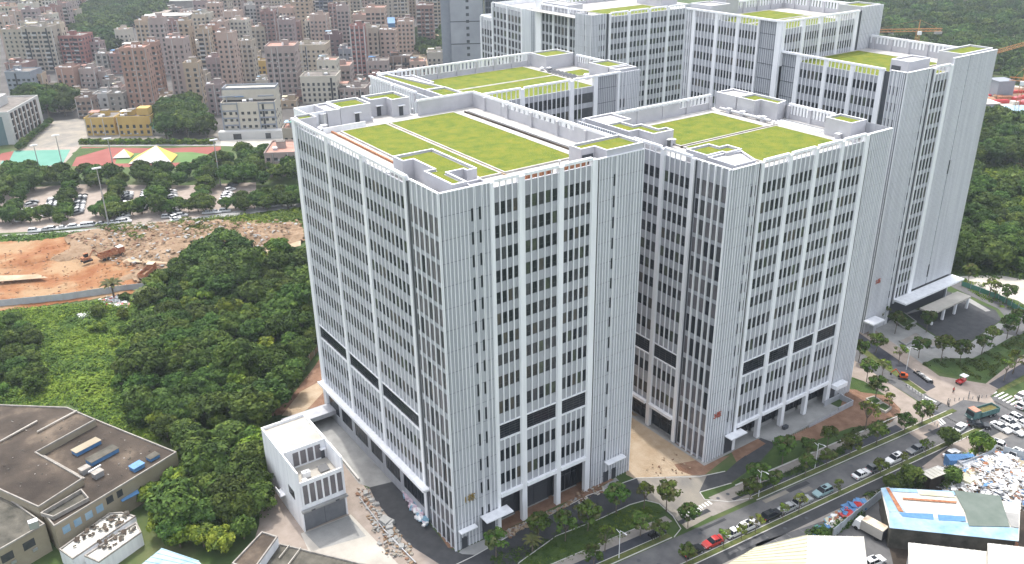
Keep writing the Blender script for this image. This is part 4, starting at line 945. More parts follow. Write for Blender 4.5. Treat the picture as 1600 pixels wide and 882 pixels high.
# thinner growth on the scrub
for i,(x,y) in enumerate(scatter([(-20,515),(35,510),(70,560),(60,622),(-20,632)],4.4,24,4)):
    tree(random.choice(['mid0','mid1','dense1']),x,y,random.uniform(.6,.85),'small tree in the scrub at the left edge','small trees in the left scrub')
for i,(x,y) in enumerate(scatter([(150,476),(215,462),(215,560),(195,625),(165,600),(150,540)],6.5,9,5)):
    tree(random.choice(['mid1','mid2','light1','dense1']),x,y,random.uniform(.45,.75),'young tree standing in the light green scrub','young trees in the scrub')
def clumps(name,poly,n,seed,hs=(.4,1.5),mats=('leafl','leafm'),rad=1.6,per=46,ls=.26,z=0,label='low scrub',kind='stuff'):
    r=np.random.default_rng(seed); q=[tuple(G(*p))[:2] for p in poly]; xs=[p[0] for p in q]; ys=[p[1] for p in q]; C=[];N=[];Sz=[];MI=[]
    k=0
    while k<n:
        x=r.uniform(min(xs),max(xs)); y=r.uniform(min(ys),max(ys))
        if not inside(q,x,y): continue
        if blocked(x,y): k+=1; continue
        k+=1; h=r.uniform(*hs)*(1+1.3*max(-.6,noise.noise(Vector((x*.12,y*.12,seed))))); R=rad*r.uniform(.6,1.4)
        u=r.normal(size=(per,3)); u/=np.linalg.norm(u,axis=1)[:,None]; u[:,2]=np.abs(u[:,2])
        C.append(np.array([x,y,z])+u*np.array([R,R,h])); nn=u+np.array([0,0,.5])+r.normal(size=(per,3))*.4; N.append(nn/np.linalg.norm(nn,axis=1)[:,None]); Sz.append(r.uniform(.6,1.3,per)*ls)
        p=.42+1.3*noise.noise(Vector((x*.06,y*.06,seed+3)))+.5*noise.noise(Vector((x*.2,y*.2,seed))); MI.append((r.random(per)<p).astype(int) if r.random()<.8 else np.full(per,1))
    C=np.concatenate(C); me=quads_mesh(name,leaf_quads(C,np.concatenate(N),np.concatenate(Sz),r=r),list(mats),1-np.concatenate(MI) if len(mats)>1 else None)
    o=put(name,me); tag(o,label,'undergrowth',kind=kind); return o
clumps('undergrowth',[(-60,500),(40,486),(270,466),(275,520),(255,640),(250,690),(180,668),(110,632),(-60,634)],3600,1,label='light green scrub covering the open ground left of the wood')
clumps('undergrowth',wood,1300,2,(.6,2.2),('leafm','leafd'),2.0,label='dark undergrowth between the trees of the wood')
clumps('undergrowth',[(270,352),(300,346),(470,328),(474,352),(380,362),(300,362)],420,3,(.4,1.2),('leafl','leafm'),2.0,40,.34,label='bright bushes between the road and the clay site')
clumps('undergrowth',[(-30,374),(130,366),(270,352),(180,362),(60,376),(-30,384)],200,4,(.4,1.3),('leafd','leafm'),2.2,36,.36,label='green bank under the car park road')
clumps('undergrowth',[(285,345),(375,350),(372,372),(352,400),(300,396),(292,372)],330,5,(.3,1.0),('leafl','leafm'),1.8,36,.3,label='rank grass on the slope of the clay site',z=.8)
clumps('undergrowth',[(1485,440),(1505,432),(1640,500),(1640,520)],90,6,(.2,.5),('leafl','leafm'),.9,30,.22,label='green edge along the building site')
# rows of the car park, pixel columns of trees
for (pa,pb,n,s) in (((-10,336),(10,300),4,1),((20,350),(42,298),6,.95),((95,352),(118,296),7,.95),((175,345),(185,300),7,1.0),((250,336),(256,288),6,1.1),((318,330),(325,280),6,1.2)):
    for i in range(n):
        t=i/(n-1); c=G(pa[0]+(pb[0]-pa[0])*t,pa[1]+(pb[1]-pa[1])*t)
        tree(random.choice(['dense0','dense1','mid0','mid1','mid2']),c.x+random.uniform(-1,1),c.y,random.uniform(.85,1.15)*s,'broad shade tree in a row between the lanes of the car park','shade trees of the car park')
for i in range(34):
    t=i/33; c=G(-10+480*t,350-28*t+random.uniform(-2,2)); 
    if i in (9,10,17,24): continue
    tree(random.choice(['dense1','mid0','mid2']),c.x,c.y,random.uniform(.75,1.05),'tree in the row along the lower edge of the car park','trees along the lower edge of the car park')
woods('tree_belt',[([(-20,284),(110,280),(230,278),(335,274),(360,252),(470,246),(470,290),(380,292),(180,294),(-20,304)],6.2,110)],'dark belt of trees between sports ground and car park',9,('dense0','dense1','dense2','dense3','mid0'),.85,1.3)
for (x,y) in scatter([(375,318),(475,312),(475,326),(375,336)],5,14,10):
    tree(random.choice(['mid0','dense2']),x,y,random.uniform(.8,1.0),'tree between the car park and the nearest tower','trees at the right end of the car park')
# school trees
for (x,y) in scatter([(246,190),(300,176),(328,200),(330,222),(262,222)],6.5,20,12):
    tree(random.choice(['dense0','dense2','dense3']),x,y,random.uniform(1.3,1.7),'big dark tree between the yellow school and the striped block','big trees beside the yellow school')
for (x,y) in scatter([(35,170),(60,160),(110,168),(118,182),(100,186),(80,184),(50,180)],8,16,13):
    tree(random.choice(['dense0','dense1','dense3']),x,y,random.uniform(1.4,1.9),'big dark tree behind the white school block','big trees behind the white school block')
for i in range(12):
    c=G(30+i*4.5,235-i*3.6); tree('mid0',c.x,c.y,.6,'small tree along the white school block','small trees along the white school block')
for i in range(26):
    c=G(130+i*8,225); tree('bush0',c.x,c.y,1.6,'clipped bush along the school wall','bushes along the school wall',nm='bush')
# far green behind the village (low, repeated crowns)
woods('woodland',[([(95,40),(140,20),(190,5),(260,-5),(255,25),(200,45),(190,80),(150,90),(120,60)],9,200)],'wooded rise behind the village',14,('far0','far1','far2'),1.2,1.9)
woods('woodland',[([(640,68),(700,50),(704,96),(660,92)],9,40)],'trees on the slope beside the dark tower block',15,('far0','far1'),.9,1.4)
# right: near wood as single trees
woods('woodland',[([(1500,205),(1530,195),(1660,225),(1660,250),(1590,262),(1500,262)],6.5,70)],'upper wood right of the stepped tower',16,('dense0','dense1','dense2','dense3','mid0'),1.0,1.6)
woods('woodland',[([(1480,300),(1520,280),(1680,310),(1680,440),(1560,425),(1480,424),(1470,360)],5.2,160)],'lower wood at the right edge beside the stepped tower',17,('dense0','dense1','dense3','mid0','mid1','light1'),.8,1.3)
clumps('undergrowth',[(1480,232),(1640,232),(1680,300),(1680,440),(1480,430)],900,7,(.6,1.8),('leafl','leafm'),2.4,36,.4,label='bushes under the wood right of the stepped tower')
# the wide wood up to the top right corner: one mass
woods('woodland',[([(1180,-90),(1800,-90),(1800,130),(1640,150),(1500,112),(1380,55),(1340,30),(1180,0)],9.0,6000),([(1480,90),(1560,110),(1640,122),(1640,118),(1700,120),(1700,100),(1500,70)],8,500)],'wide green wood spreading to the top right corner',21)
woods('woodland',[([(-100,-80),(1180,-80),(1180,-20),(700,-5),(600,-10),(240,-12),(-100,-30)],13.0,2600)],'distant green belt beyond the village',22)
woods('woodland',[([(1500,176),(1600,196),(1700,215),(1700,235),(1500,205)],7,200)],'green strip below the building site',23)
# ================================================================== VEHICLES
def loft(b, secs, m):
    """secs: list of (x, [(y,z)...]) closed rings with equal counts"""
    k=len(b.v); n=len(secs[0][1]); i=b.mi(m)
    for x,ring in secs: b.v+=[(x,y,z) for y,z in ring]
    for s_ in range(len(secs)-1):
        for t in range(n):
            u=(t+1)%n; a=k+s_*n; c=a+n; b.f.append((a+t,c+t,c+u,a+u)); b.m.append(i)
    b.f.append(tuple(k+t for t in range(n))); b.m.append(i); b.f.append(tuple(k+(len(secs)-1)*n+n-1-t for t in range(n))); b.m.append(i)
def ring(w,z0,z1,t=.0,sh=.12):
    return [(-w,z0+.08),(-w+.1,z0),(w-.1,z0),(w,z0+.08),(w,z1-sh),(w-t-.07,z1),(-w+t+.07,z1),(-w,z1-sh)]
def car_meshes(color, kind='suv'):
    L,Wd,H = {'suv':(4.7,.93,1.68),'sedan':(4.75,.91,1.45),'van':(4.9,.92,1.9)}[kind]
    hl=L/2; hood={'suv':1.0,'sedan':.92,'van':1.05}[kind]; b=MB()
    loft(b,[(-hl,ring(Wd-.16,.42,.80)),(-hl+.12,ring(Wd-.06,.28,hood-.02)),(-hl+1.0,ring(Wd,.24,hood)),(.0,ring(Wd,.24,hood+.02)),(hl-1.25,ring(Wd,.24,hood)),(hl-.45,ring(Wd-.04,.26,hood-.10)),(hl-.08,ring(Wd-.12,.30,hood-.24)),(hl,ring(Wd-.2,.38,hood-.36))],color)
    body=b.mesh('body')
    c=MB(); r0,r1={'suv':(-hl+.15,hl-1.35),'sedan':(-hl+.65,hl-1.45),'van':(-hl+.08,hl-1.0)}[kind]; rt0,rt1={'suv':(-hl+.5,hl-2.15),'sedan':(-hl+1.35,hl-2.3),'van':(-hl+.25,hl-1.75)}[kind]
    w1=Wd-.08; w2=Wd-.24; z0=hood-.02; z1=H-.06
    c.hexa([(r0,-w1,z0),(r1,-w1,z0),(r1,w1,z0),(r0,w1,z0),(rt0,-w2,z1),(rt1,-w2,z1),(rt1,w2,z1),(rt0,w2,z1)],'g0'); glass=c.mesh('windows')
    r=MB(); loft(r,[(rt0-.05,[(-w2+.06,z1-.01),(w2-.06,z1-.01),(w2-.1,z1+.03),(-w2+.1,z1+.03)]),(rt0+.15,[(-w2-.02,z1-.02),(w2+.02,z1-.02),(w2-.08,z1+.07),(-w2+.08,z1+.07)]),(rt1-.2,[(-w2-.02,z1-.02),(w2+.02,z1-.02),(w2-.08,z1+.07),(-w2+.08,z1+.07)]),(rt1+.04,[(-w2+.03,z1-.01),(w2-.03,z1-.01),(w2-.1,z1+.02),(-w2+.1,z1+.02)])],color)
    for sx in (-1,1):
        for xx in (rt0+.02,(rt0+rt1)/2,rt1-.02): 
            k=(xx-(rt0+rt1)/2)*.35; r.tube((xx+k,sx*(w1-.015),z0+.02),(xx,sx*(w2+.0),z1),.045,.04,color,4)
    roof=r.mesh('roof')
    sr=MB().box(-.75,.15,-.42,.42,z1+.072,z1+.085,'g0').mesh('sunroof') if kind=='suv' else None
    wh=MB().tube((0,-.11,0),(0,.11,0),.34,.34,'tyre',14).tube((0,-.125,0),(0,.125,0),.2,.2,'steel',10).mesh('wheel')
    li=MB().box(-.06,.1,-.2,.2,-.07,.07,'light').mesh('headlight'); tl=MB().box(-.06,.06,-.16,.16,-.1,.1,'taillight').mesh('tail_light')
    return dict(body=body,windows=glass,roof=roof,sunroof=sr,wheel=wh,headlight=li,tail=tl,hl=hl,W=Wd,hood=hood)
_cars={}
def car(x,y,rz,color,kind,label,group=None,nm='parked_car',full=True):
    k=(color,kind)
    if k not in _cars: _cars[k]=car_meshes(color,kind)
    D=_cars[k]; o=empty(nm,(x,y,.05),rz,label,'car',group)
    put('body',D['body'],o); put('windows',D['windows'],o); put('roof',D['roof'],o)
    if not full: return o
    if D['sunroof']: put('sunroof',D['sunroof'],o)
    for sx in (-1,1):
        for sy in (-1,1): put('wheel',D['wheel'],o,(sx*D['hl']*.62,sy*(D['W']-.1),.30))
        put('headlight',D['headlight'],o,(D['hl']-.18,sx*(D['W']-.32),D['hood']-.30)); put('tail_light',D['tail'],o,(-D['hl']+.05,sx*(D['W']-.28),D['hood']-.22))
    return o
A0=math.atan(-.083)
def c5(x,y): return G(1060+x/7.23,760+y/7.23)
# kerbside row (from the picture)
row=[(1086,868,'cblack','suv','black car parked lowest in the kerbside row, half under a tree'),
(1115,852,'cred','sedan','red and white car in the kerbside row'),
(1150,836,'cwhite','sedan','white saloon between the red car and the white car with sunroof'),
(1170,826,'cwhite','suv','white car with black sunroof parked by the crosswalk'),
(1204,808,'cblack','suv','black car right of the white car with sunroof'),
(1227,796,'csilver','sedan','silver car hidden behind a sparse tree, right of the black car'),
(1252,786,'csilver','suv','pale silver car with bluish glass, left of the teal car'),
(1283,771,'cteal','suv','dark teal car with a pale windscreen in the kerbside row'),
(1342,742,'cwhite','sedan','white saloon under a tree, left of a dark green car'),
(1362,731,'cgrey','suv','dark green grey car between two white cars at the kerb'),
(1393,719,'cwhite','suv','white car with clear roof, last bright one towards the junction'),
(1423,702,'cgrey','sedan','grey car in tree shade near the junction')]
for px,py,c_,k_,lb in row:
    g_=G(px,py); x=g_.x; car(x,S(x,-30.15)[1],A0+(math.pi if px%2 else 0),c_,k_,lb)
def carp(px,py,a,c_,k_,lb,nm='parked_car'):
    g_=G(px,py,.6); return car(g_.x,g_.y,a,c_,k_,lb,nm=nm)
def ang(p,q): a=G(*p); b=G(*q); return math.atan2(b.y-a.y,b.x-a.x)
carp(1487,709,ang((1475,715),(1498,703)),'cwhite','sedan','white saloon parked on the black lane by the scrap yard fence')
carp(1553,693,ang((1567,698),(1539,688)),'cwhite','suv','white car on the paving above the scrap yard')
carp(1587,708,ang((1580,716),(1594,702)),'cwhite','suv','small white car at the corner of the scrap yard fence')
carp(1500,668,ang((1494,675),(1508,663)),'cwhite','sedan','white car behind a round tree at the junction')
carp(1530,664,ang((1514,664),(1546,667)),'cblack','sedan','black saloon behind the dump truck')
for i,(px,py) in enumerate([(1564,668),(1578,662),(1585,672),(1592,656),(1601,664)]):
    carp(px,py,ang((1552,660),(1577,674)),'cwhite','suv' if i%2 else 'sedan',['lower left white car of the cluster at the right edge','upper left white car of the cluster at the right edge','lower middle white car of the cluster at the right edge','upper middle white car of the cluster at the right edge','white car cut by the right edge in the cluster'][i])
carp(1597,618,ang((1590,622),(1606,612)),'cwhite','sedan','white car on the crossing road at the right edge',nm='car')
carp(1600,633,ang((1592,638),(1610,628)),'cwhite','suv','white car beside the right crosswalk at the edge',nm='car')
carp(1366,878,ang((1355,884),(1380,874)),'cwhite','suv','white car in the yard at the bottom edge')
# car park: cars in bays either side of the tree rows
def bays(p0,p1,n,side,seed,label,grp):
    r=random.Random(seed)
    for i in range(n):
        t=i/max(1,n-1); g_=G(p0[0]+(p1[0]-p0[0])*t,p0[1]+(p1[1]-p0[1])*t)
        if r.random()<.12: continue
        cc=r.choice(['cwhite','cwhite','cwhite','csilver','cgrey','cblack']); car(g_.x,g_.y,side,cc,r.choice(['suv','sedan']),label+(' (white)' if 0 else ''),grp,full=False)
ra=math.atan2(1,.25)
bays((34,346),(52,318),13,A0+.3,1,'car parked in the first bright bay from the left of the car park','cars in the first bay of the car park')
bays((76,338),(84,315),11,A0+.3,2,'car parked in the second bay of the car park','cars in the second bay of the car park')
bays((122,335),(128,308),12,A0+.3,3,'car parked in the third bay of the car park','cars in the third bay of the car park')
bays((193,348),(201,302),20,A0+.3,4,'car parked in the long middle bay of the car park','cars in the middle bay of the car park')
bays((222,330),(230,302),11,A0+.3,5,'car parked right of the middle lane of the car park','cars right of the middle lane of the car park')
bays((276,345),(268,302),12,A0+.3,6,'car parked behind the fifth tree row of the car park','cars behind the fifth tree row of the car park')
bays((352,312),(364,292),7,A0+.3,7,'car parked in the last bay of the car park','cars in the last bay of the car park')
for i,x in enumerate((55,74,84,99,112,118,136,146,160,178,190,196,262,285,326,337,352,430)):
    g_=G(x,362-(x-55)*.105+1.0); car(g_.x,g_.y,ang((60,364),(240,350)),random.choice(['cwhite','cwhite','csilver']),random.choice(['suv','sedan']),'pale car on the road below the car park trees','cars on the road below the car park',nm='car',full=False)
car(*G(69,330)[:2],ra,'cwhite','van','white van driving in the second lane of the car park',nm='van')
# dump truck at the junction
def dump_truck(px,py,a,label):
    c=G(px,py); o=empty('dump_truck',(c.x,c.y,.05),a,label,'truck')
    M['truckteal']=mat('faded_teal_paint',(.05,.13,.13),(.10,.19,.18),2,.5); M['truckroof']=mat('rusty_roof_paint',(.35,.16,.11),(.45,.25,.18),2,.6); M['load']=mat('load_of_earth',(.10,.09,.03),(.2,.17,.06),1.5,.95,.8)
    MB().hexa([(1.9,-1.2,.7),(4.1,-1.2,.7),(4.1,1.2,.7),(1.9,1.2,.7),(1.9,-1.15,2.75),(3.8,-1.15,2.75),(3.8,1.15,2.75),(1.9,1.15,2.75)],'truckteal').build('cab',o)
    MB().box(1.9,3.75,-1.1,1.1,2.76,2.9,'truckroof').build('cab_roof',o); MB().hexa([(4.05,-1.05,1.65),(4.12,-1.05,1.65),(4.12,1.05,1.65),(4.05,1.05,1.65),(3.86,-1.0,2.6),(3.93,-1.0,2.6),(3.93,1.0,2.6),(3.86,1.0,2.6)],'g0').build('windscreen',o)
    MB().box(-4,3.6,-.4,.4,.6,.9,'blacksteel').build('chassis',o)
    b=MB(); b.box(-4.1,1.6,-1.25,1.25,.95,1.1,'truckteal'); b.rim([(-4.1,-1.25),(1.6,-1.25),(1.6,1.25),(-4.1,1.25)],.1,1.1,2.25,'truckteal'); 
    for q in range(8): b.box(-3.9+q*.75,-3.8+q*.75,-1.32,-1.25,1.1,2.25,'truckteal').box(-3.9+q*.75,-3.8+q*.75,1.25,1.32,1.1,2.25,'truckteal')
    b.build('tipper_body',o)
    v=[];f=[]
    for i in range(9):
        for j in range(5): v.append((-3.98+5.46*i/8,-1.12+2.24*j/4,1.75+.25*noise.noise(Vector((i*.8,j*.8,2)))))
    for i in range(8):
        for j in range(4): k=i*5+j; f.append((k,k+5,k+6,k+1))
    put('load',mesh_from('load',v,f,[M['load']],smooth=True),o)
    wh=MB().tube((0,-.15,0),(0,.15,0),.5,.5,'tyre',14).tube((0,-.17,0),(0,.17,0),.25,.25,'steel',8).mesh('wheel')
    for x in (2.9,-1.6,-2.9):
        for y in (-1.05,1.05): put('wheel',wh,o,(x,y,.5))
    for y in (-.85,.85): put('headlight',MB().box(-.04,.06,-.15,.15,-.1,.1,'light').mesh('headlight'),o,(4.08,y,1.0))
dump_truck(1533,652,ang((1515,655),(1552,644))+math.pi,'teal dump truck with an open tipper full of earth at the junction')
def box_truck(px,py,a,label):
    c=G(px,py); o=empty('box_truck',(c.x,c.y,.05),a,label,'truck')
    MB().hexa([(1.6,-1.0,.5),(3.2,-1.0,.5),(3.2,1.0,.5),(1.6,1.0,.5),(1.6,-.95,2.2),(2.75,-.95,2.2),(2.75,.95,2.2),(1.6,.95,2.2)],'cwhite').build('cab',o)
    MB().hexa([(3.1,-.85,1.3),(3.16,-.85,1.3),(3.16,.85,1.3),(3.1,.85,1.3),(2.84,-.8,2.1),(2.88,-.8,2.1),(2.88,.8,2.1),(2.84,.8,2.1)],'g0').build('windscreen',o)
    MB().box(-3.0,1.5,-1.1,1.1,.8,2.9,'concl').build('cargo_box',o); MB().box(-2.98,1.48,-1.08,1.08,2.901,2.94,'rusttop').build('box_roof',o); MB().box(-2.9,3.0,-.4,.4,.5,.8,'blacksteel').build('chassis',o)
    MB().box(-3.06,-3.0,-1.05,1.05,.9,2.8,'dark').build('rear_door',o)
    wh=MB().tube((0,-.14,0),(0,.14,0),.42,.42,'tyre',14).mesh('wheel')
    for x in (2.3,-1.9):
        for y in (-.9,.9): put('wheel',wh,o,(x,y,.42))
M['rusttop']=mat('rust_streaked_white',(.62,.56,.46),(.40,.24,.13),.9,.8,detail=8,hard=(.45,.75))
box_truck(1358,834,ang((1380,846),(1340,824)),'white box truck with rust streaked roof parked in the yard')
# red tricycle / small loader on the paving
c=G(1502,599); o=empty('cargo_tricycle',(c.x,c.y,.05),ang((1495,602),(1512,594)),'red cargo tricycle with a white canopy standing on the corner paving','tricycle')
MB().box(-1.6,.2,-.7,.7,.55,.65,'cred').rim([(-1.6,-.7),(.2,-.7),(.2,.7),(-1.6,.7)],.05,.65,1.0,'cred').build('cargo_tray',o); MB().hexa([(.2,-.5,.4),(1.4,-.4,.4),(1.4,.4,.4),(.2,.5,.4),(.2,-.5,1.0),(1.3,-.3,1.1),(1.3,.3,1.1),(.2,.5,1.0)],'cred').build('cab',o)
MB().box(-.3,1.5,-.75,.75,1.95,2.02,'white').build('canopy',o); b=MB()
for x in (-.2,1.35):
    for y in (-.6,.6): b.tube((x,y,.9),(x,y,1.95),.03,.03,'steel',5)
b.build('canopy_frame',o); w3=MB().tube((0,-.06,0),(0,.06,0),.33,.33,'tyre',12).mesh('wheel')
for x,y in ((1.25,0),(-1.1,-.65),(-1.1,.65)): put('wheel',w3,o,(x,y,.33))
# small excavator on the near pavement
def excavator(px,py,a,label,col='corange',s=1.0,z=.05):
    c=G(px,py); o=empty('excavator',(c.x,c.y,z),a,label,'excavator'); o.scale=(s,s,s)
    for y in (-.75,.75):
        b=MB(); b.prism([(-1.3,0),(-1.1,-.0),(1.1,0),(1.3,0)] if 0 else [(-1.4,y-.2),(1.4,y-.2),(1.4,y+.2),(-1.4,y+.2)],.02,.55,'blacksteel'); b.build('track',o)
    MB().box(-1.3,.9,-.8,.8,.7,1.3,col).box(-1.4,-.6,-.75,.75,1.3,1.6,col).build('house',o); MB().box(-.4,.8,.0,.75,1.3,2.3,'g0').box(-.45,.85,-.02,.78,2.3,2.4,col).build('cab',o)
    b=MB(); b.tube((.8,-.3,1.2),(2.3,-.3,3.0),.2,.16,col,6); b.build('boom',o); b=MB(); b.tube((2.3,-.3,3.0),(3.6,-.3,1.6),.15,.1,col,6); b.build('stick',o)
    MB().hexa([(3.3,-.6,.7),(3.8,-.6,.8),(3.8,.0,.8),(3.3,.0,.7),(3.4,-.6,1.5),(3.9,-.6,1.5),(3.9,.0,1.5),(3.4,.0,1.5)],'blacksteel').build('bucket',o)
excavator(1410,592,2.3,'small orange excavator digging the trench beside the street',s=.8)
excavator(137,414,.3,'large excavator working at the left of the clay site','rust',1.15,1.2)
# trucks on the clay site
def site_truck(px,py,a,label,roof):
    c=G(px,py); o=empty('dump_truck',(c.x,c.y,1.0),a,label,'truck'); o.scale=(.95,.95,.95)
    MB().box(2.4,4.6,-1.3,1.3,.9,3.2,'rust').build('cab',o); MB().box(2.3,4.5,-1.2,1.2,3.2,3.35,roof).build('cab_roof',o); b=MB(); b.box(-4.4,2.2,-1.35,1.35,1.1,1.3,'spoil').rim([(-4.4,-1.35),(2.2,-1.35),(2.2,1.35),(-4.4,1.35)],.12,1.3,2.6,'rust'); b.build('tipper_body',o)
    wh=MB().tube((0,-.16,0),(0,.16,0),.6,.6,'tyre',12).mesh('wheel')
    for x in (3.3,-1.8,-3.2):
        for y in (-1.15,1.15): put('wheel',wh,o,(x,y,.6))
site_truck(176,407,.25,'dump truck with a pale roof on the haul road of the clay site','whitetin')
site_truck(232,436,.9,'dump truck standing in the pit at the right of the clay site','yellowtin')
# people
def person(px,py,label,shirt,trous,a=0):
    c=G(px,py); o=empty('person',(c.x,c.y,.05),a,label,'person'); me=bpy.data.meshes.new('body')
    V=[(0,0,.98),(0,0,1.2),(0,0,1.42),(0,0,1.52),(0,0,1.66),(.09,0,.92),(.11,.03,.5),(.12,-.02,.08),(.12,.12,.04),(-.09,0,.92),(-.12,-.06,.5),(-.13,-.12,.1),(-.13,.02,.05),(.19,0,1.40),(.24,-.03,1.12),(.23,.08,.9),(-.19,0,1.40),(-.25,.02,1.12),(-.24,.1,.88)]
    E=[(0,1),(1,2),(2,3),(3,4),(0,5),(5,6),(6,7),(7,8),(0,9),(9,10),(10,11),(11,12),(2,13),(13,14),(14,15),(2,16),(16,17),(17,18)]
    R=[.14,.15,.15,.06,.11,.09,.065,.05,.04,.09,.065,.05,.04,.06,.045,.035,.06,.045,.035]
    me.from_pydata(V,E,[]); ob=put('body',me,o); ob.modifiers.new('skin','SKIN'); 
    for i,r_ in enumerate(R): me.skin_vertices[0].data[i].radius=(r_,r_*.8)
    me.skin_vertices[0].data[0].use_root=True; sb=ob.modifiers.new('sub','SUBSURF'); sb.levels=1; sb.render_levels=1; me.materials.append(M[shirt])
    MB().tube((0,0,1.68),(0,0,1.80),.105,.06,'tyre',8).build('hair',o); MB().tube((.09,0,.95),(.12,.02,.2),.11,.075,trous,7).tube((-.09,0,.95),(-.125,-.07,.2),.11,.075,trous,7).build('trousers',o)
person(1528,628,'person in dark clothes crossing the junction','cblack','cblack',1.0)
person(1480,633,'person beside a scooter at the left of the junction','cgrey','cblack',.4)
person(1489,615,'person in a red top by the corner kerb, right of the crosswalk','cred','cblack',2)
person(1513,622,'person in grey by the kerb in front of the tricycle','cgrey','cgrey',.5)
# street trees
def row_trees(pts,label,grp,kinds=('street0','street1','street2'),s=1.0,off=None):
    for px,py in pts:
        c=G(px,py); y=c.y
        if off: y=S(c.x,off)[1]
        tree(random.choice(kinds),c.x,y,s*random.uniform(.88,1.12),label,grp,nm='street_tree')
# near verge between cycle lane and street (trunk bases)
row_trees([(905,870),(1003,822),(1050,800+6),(1167,786-6),(1210,767),(1255,742),(1289,728),(1324,712),(1360,690),(1395,668)],'slim street tree on the verge between cycle lane and road','street trees between cycle lane and road',off=-24.0)
row_trees([(1075,885),(1128,856),(1150,838),(1178,832),(1222,814),(1244,800),(1310,775),(1370,741),(1403,724),(1437,706)],'street tree on the verge behind the row of parked cars','street trees behind the parked cars',('street0','sparse0','sparse1','sparse0'),.82,off=-32.0)
row_trees([(1112,800),(1150,810),(1110,830)],'x','x') if 0 else None
for px,py,k,s,lb in [(775,872,'street0',1.25,'leafy young tree at the left end of the lawn before the nearest tower'),(842,845,'street1',1.2,'second leafy tree on the lawn from the left'),(883,846,'street0',1.15,'third leafy tree on the lawn, below the road'),(918,830,'street2',1.25,'bright leafy tree on the middle of the lawn'),(963,803,'street1',1.3,'wide dark tree beside the lane bend'),(1006,795,'sparse0',1.3,'thin tree at the right tip of the lawn'),(1041,800,'street0',1.3,'tall tree by the crosswalk island'),(1000,838,'street2',1.1,'small tree on the pavement below the lawn'),(945,862,'sparse1',1.2,'open crowned tree near the lower kerb'),
  (1182,765,'street1',1.35,'tree at the left end of the lawn before tower three'),(1222,727,'street0',1.3,'tree by the ramp before tower three'),(1260,716,'street2',1.0,'small tree on the long lawn'),(1292,700,'street1',1.0,'tree right of the ramp railing'),(1352,673,'sparse0',1.5,'thin reddish tree at the end of the long lawn'),
  (1367,625,'street0',1.3,'tree in the soil beside the planter boxes'),(1388,640,'sparse1',1.0,'small tree at the forecourt edge'),(1440,663,'street2',1.2,'round street tree left of the junction'),(1479,697,'dense1',.55,'round tree at the lower corner of the junction'),
  (1341,566,'street0',1.2,'tree beside the second road, next to tower three'),(1354,597,'street1',1.2,'tree on the strip left of the second road'),(1378,590,'sparse0',1.1,'open tree at the trench of the second road'),(1368,552,'street2',1.2,'tree on the far verge of the second road'),(1404,568,'sparse1',1.1,'thin tree right of the lamp post'),
  (1435,560,'street0',1.25,'tree at the left of the plaza lawn'),(1470,565,'street1',1.3,'second tree of the plaza lawn'),(1500,565,'street2',1.2,'dark tree on the mound of the plaza lawn'),(1533,555,'street0',1.2,'wide tree behind the parking court'),(1548,540,'street1',1.1,'tree at the corner of the parking court'),(1573,530,'street2',1.3,'tree above the crossing road'),(1588,522,'street0',1.3,'tree at the right edge of the plaza lawn'),(1568,596,'sparse0',1.2,'thin tree beside the right cycle lane'),(1582,585,'sparse1',1.3,'second thin tree beside the right cycle lane'),
  (1398,522,'street1',1.2,'tree in the plaza bed beside the canopy'),(1447,520,'street0',1.15,'tree between plaza and parking court'),(1375,505,'street2',1.1,'tree by the entrance of tower five'),(1545,465,'sparse0',1.4,'young tree on the green edge by the building site'),(1552,472,'sparse1',1.2,'second young tree by the building site'),(1572,477,'street0',1.2,'yellowish tree at the green screen of the building site'),(1512,446,'street1',1.3,'tree right of the big canopy')]:
    c=G(px,py); tree(k,c.x,c.y,s,lb,None,nm='street_tree')
clumps('hedge_planting',[(1440,570),(1460,560),(1520,560),(1600,520),(1640,520),(1590,560),(1540,595),(1520,590),(1500,575)],90,31,(.3,.8),('leafm','leafd'),.8,40,.2,label='low shrubs on the plaza lawn')
clumps('hedge_planting',[(1380,492),(1400,488),(1428,510),(1418,516)],30,32,(.5,1.2),('leafm','leafd'),.8,40,.2,label='low shrubs in the raised plaza bed')
clumps('weeds',[(1235,748),(1300,718),(1330,705),(1325,700),(1220,745)],40,33,(.2,.5),('leafm','leafd'),.6,30,.16,label='low planting along the ramp railing')
clumps('lawn_tufts',[(770,862),(840,850),(870,830),(1000,790),(1035,800),(990,830),(890,876),(760,900)],500,34,(.08,.2),('leafm','leafl'),.5,18,.13,label='uneven grass of the lawn before the nearest tower')
clumps('lawn_tufts',[(1150,772),(1180,760),(1300,706),(1385,664),(1385,667),(1290,718),(1160,775)],420,35,(.06,.18),('leafm','leafd'),.5,18,.13,label='uneven grass of the long lawn before tower three')
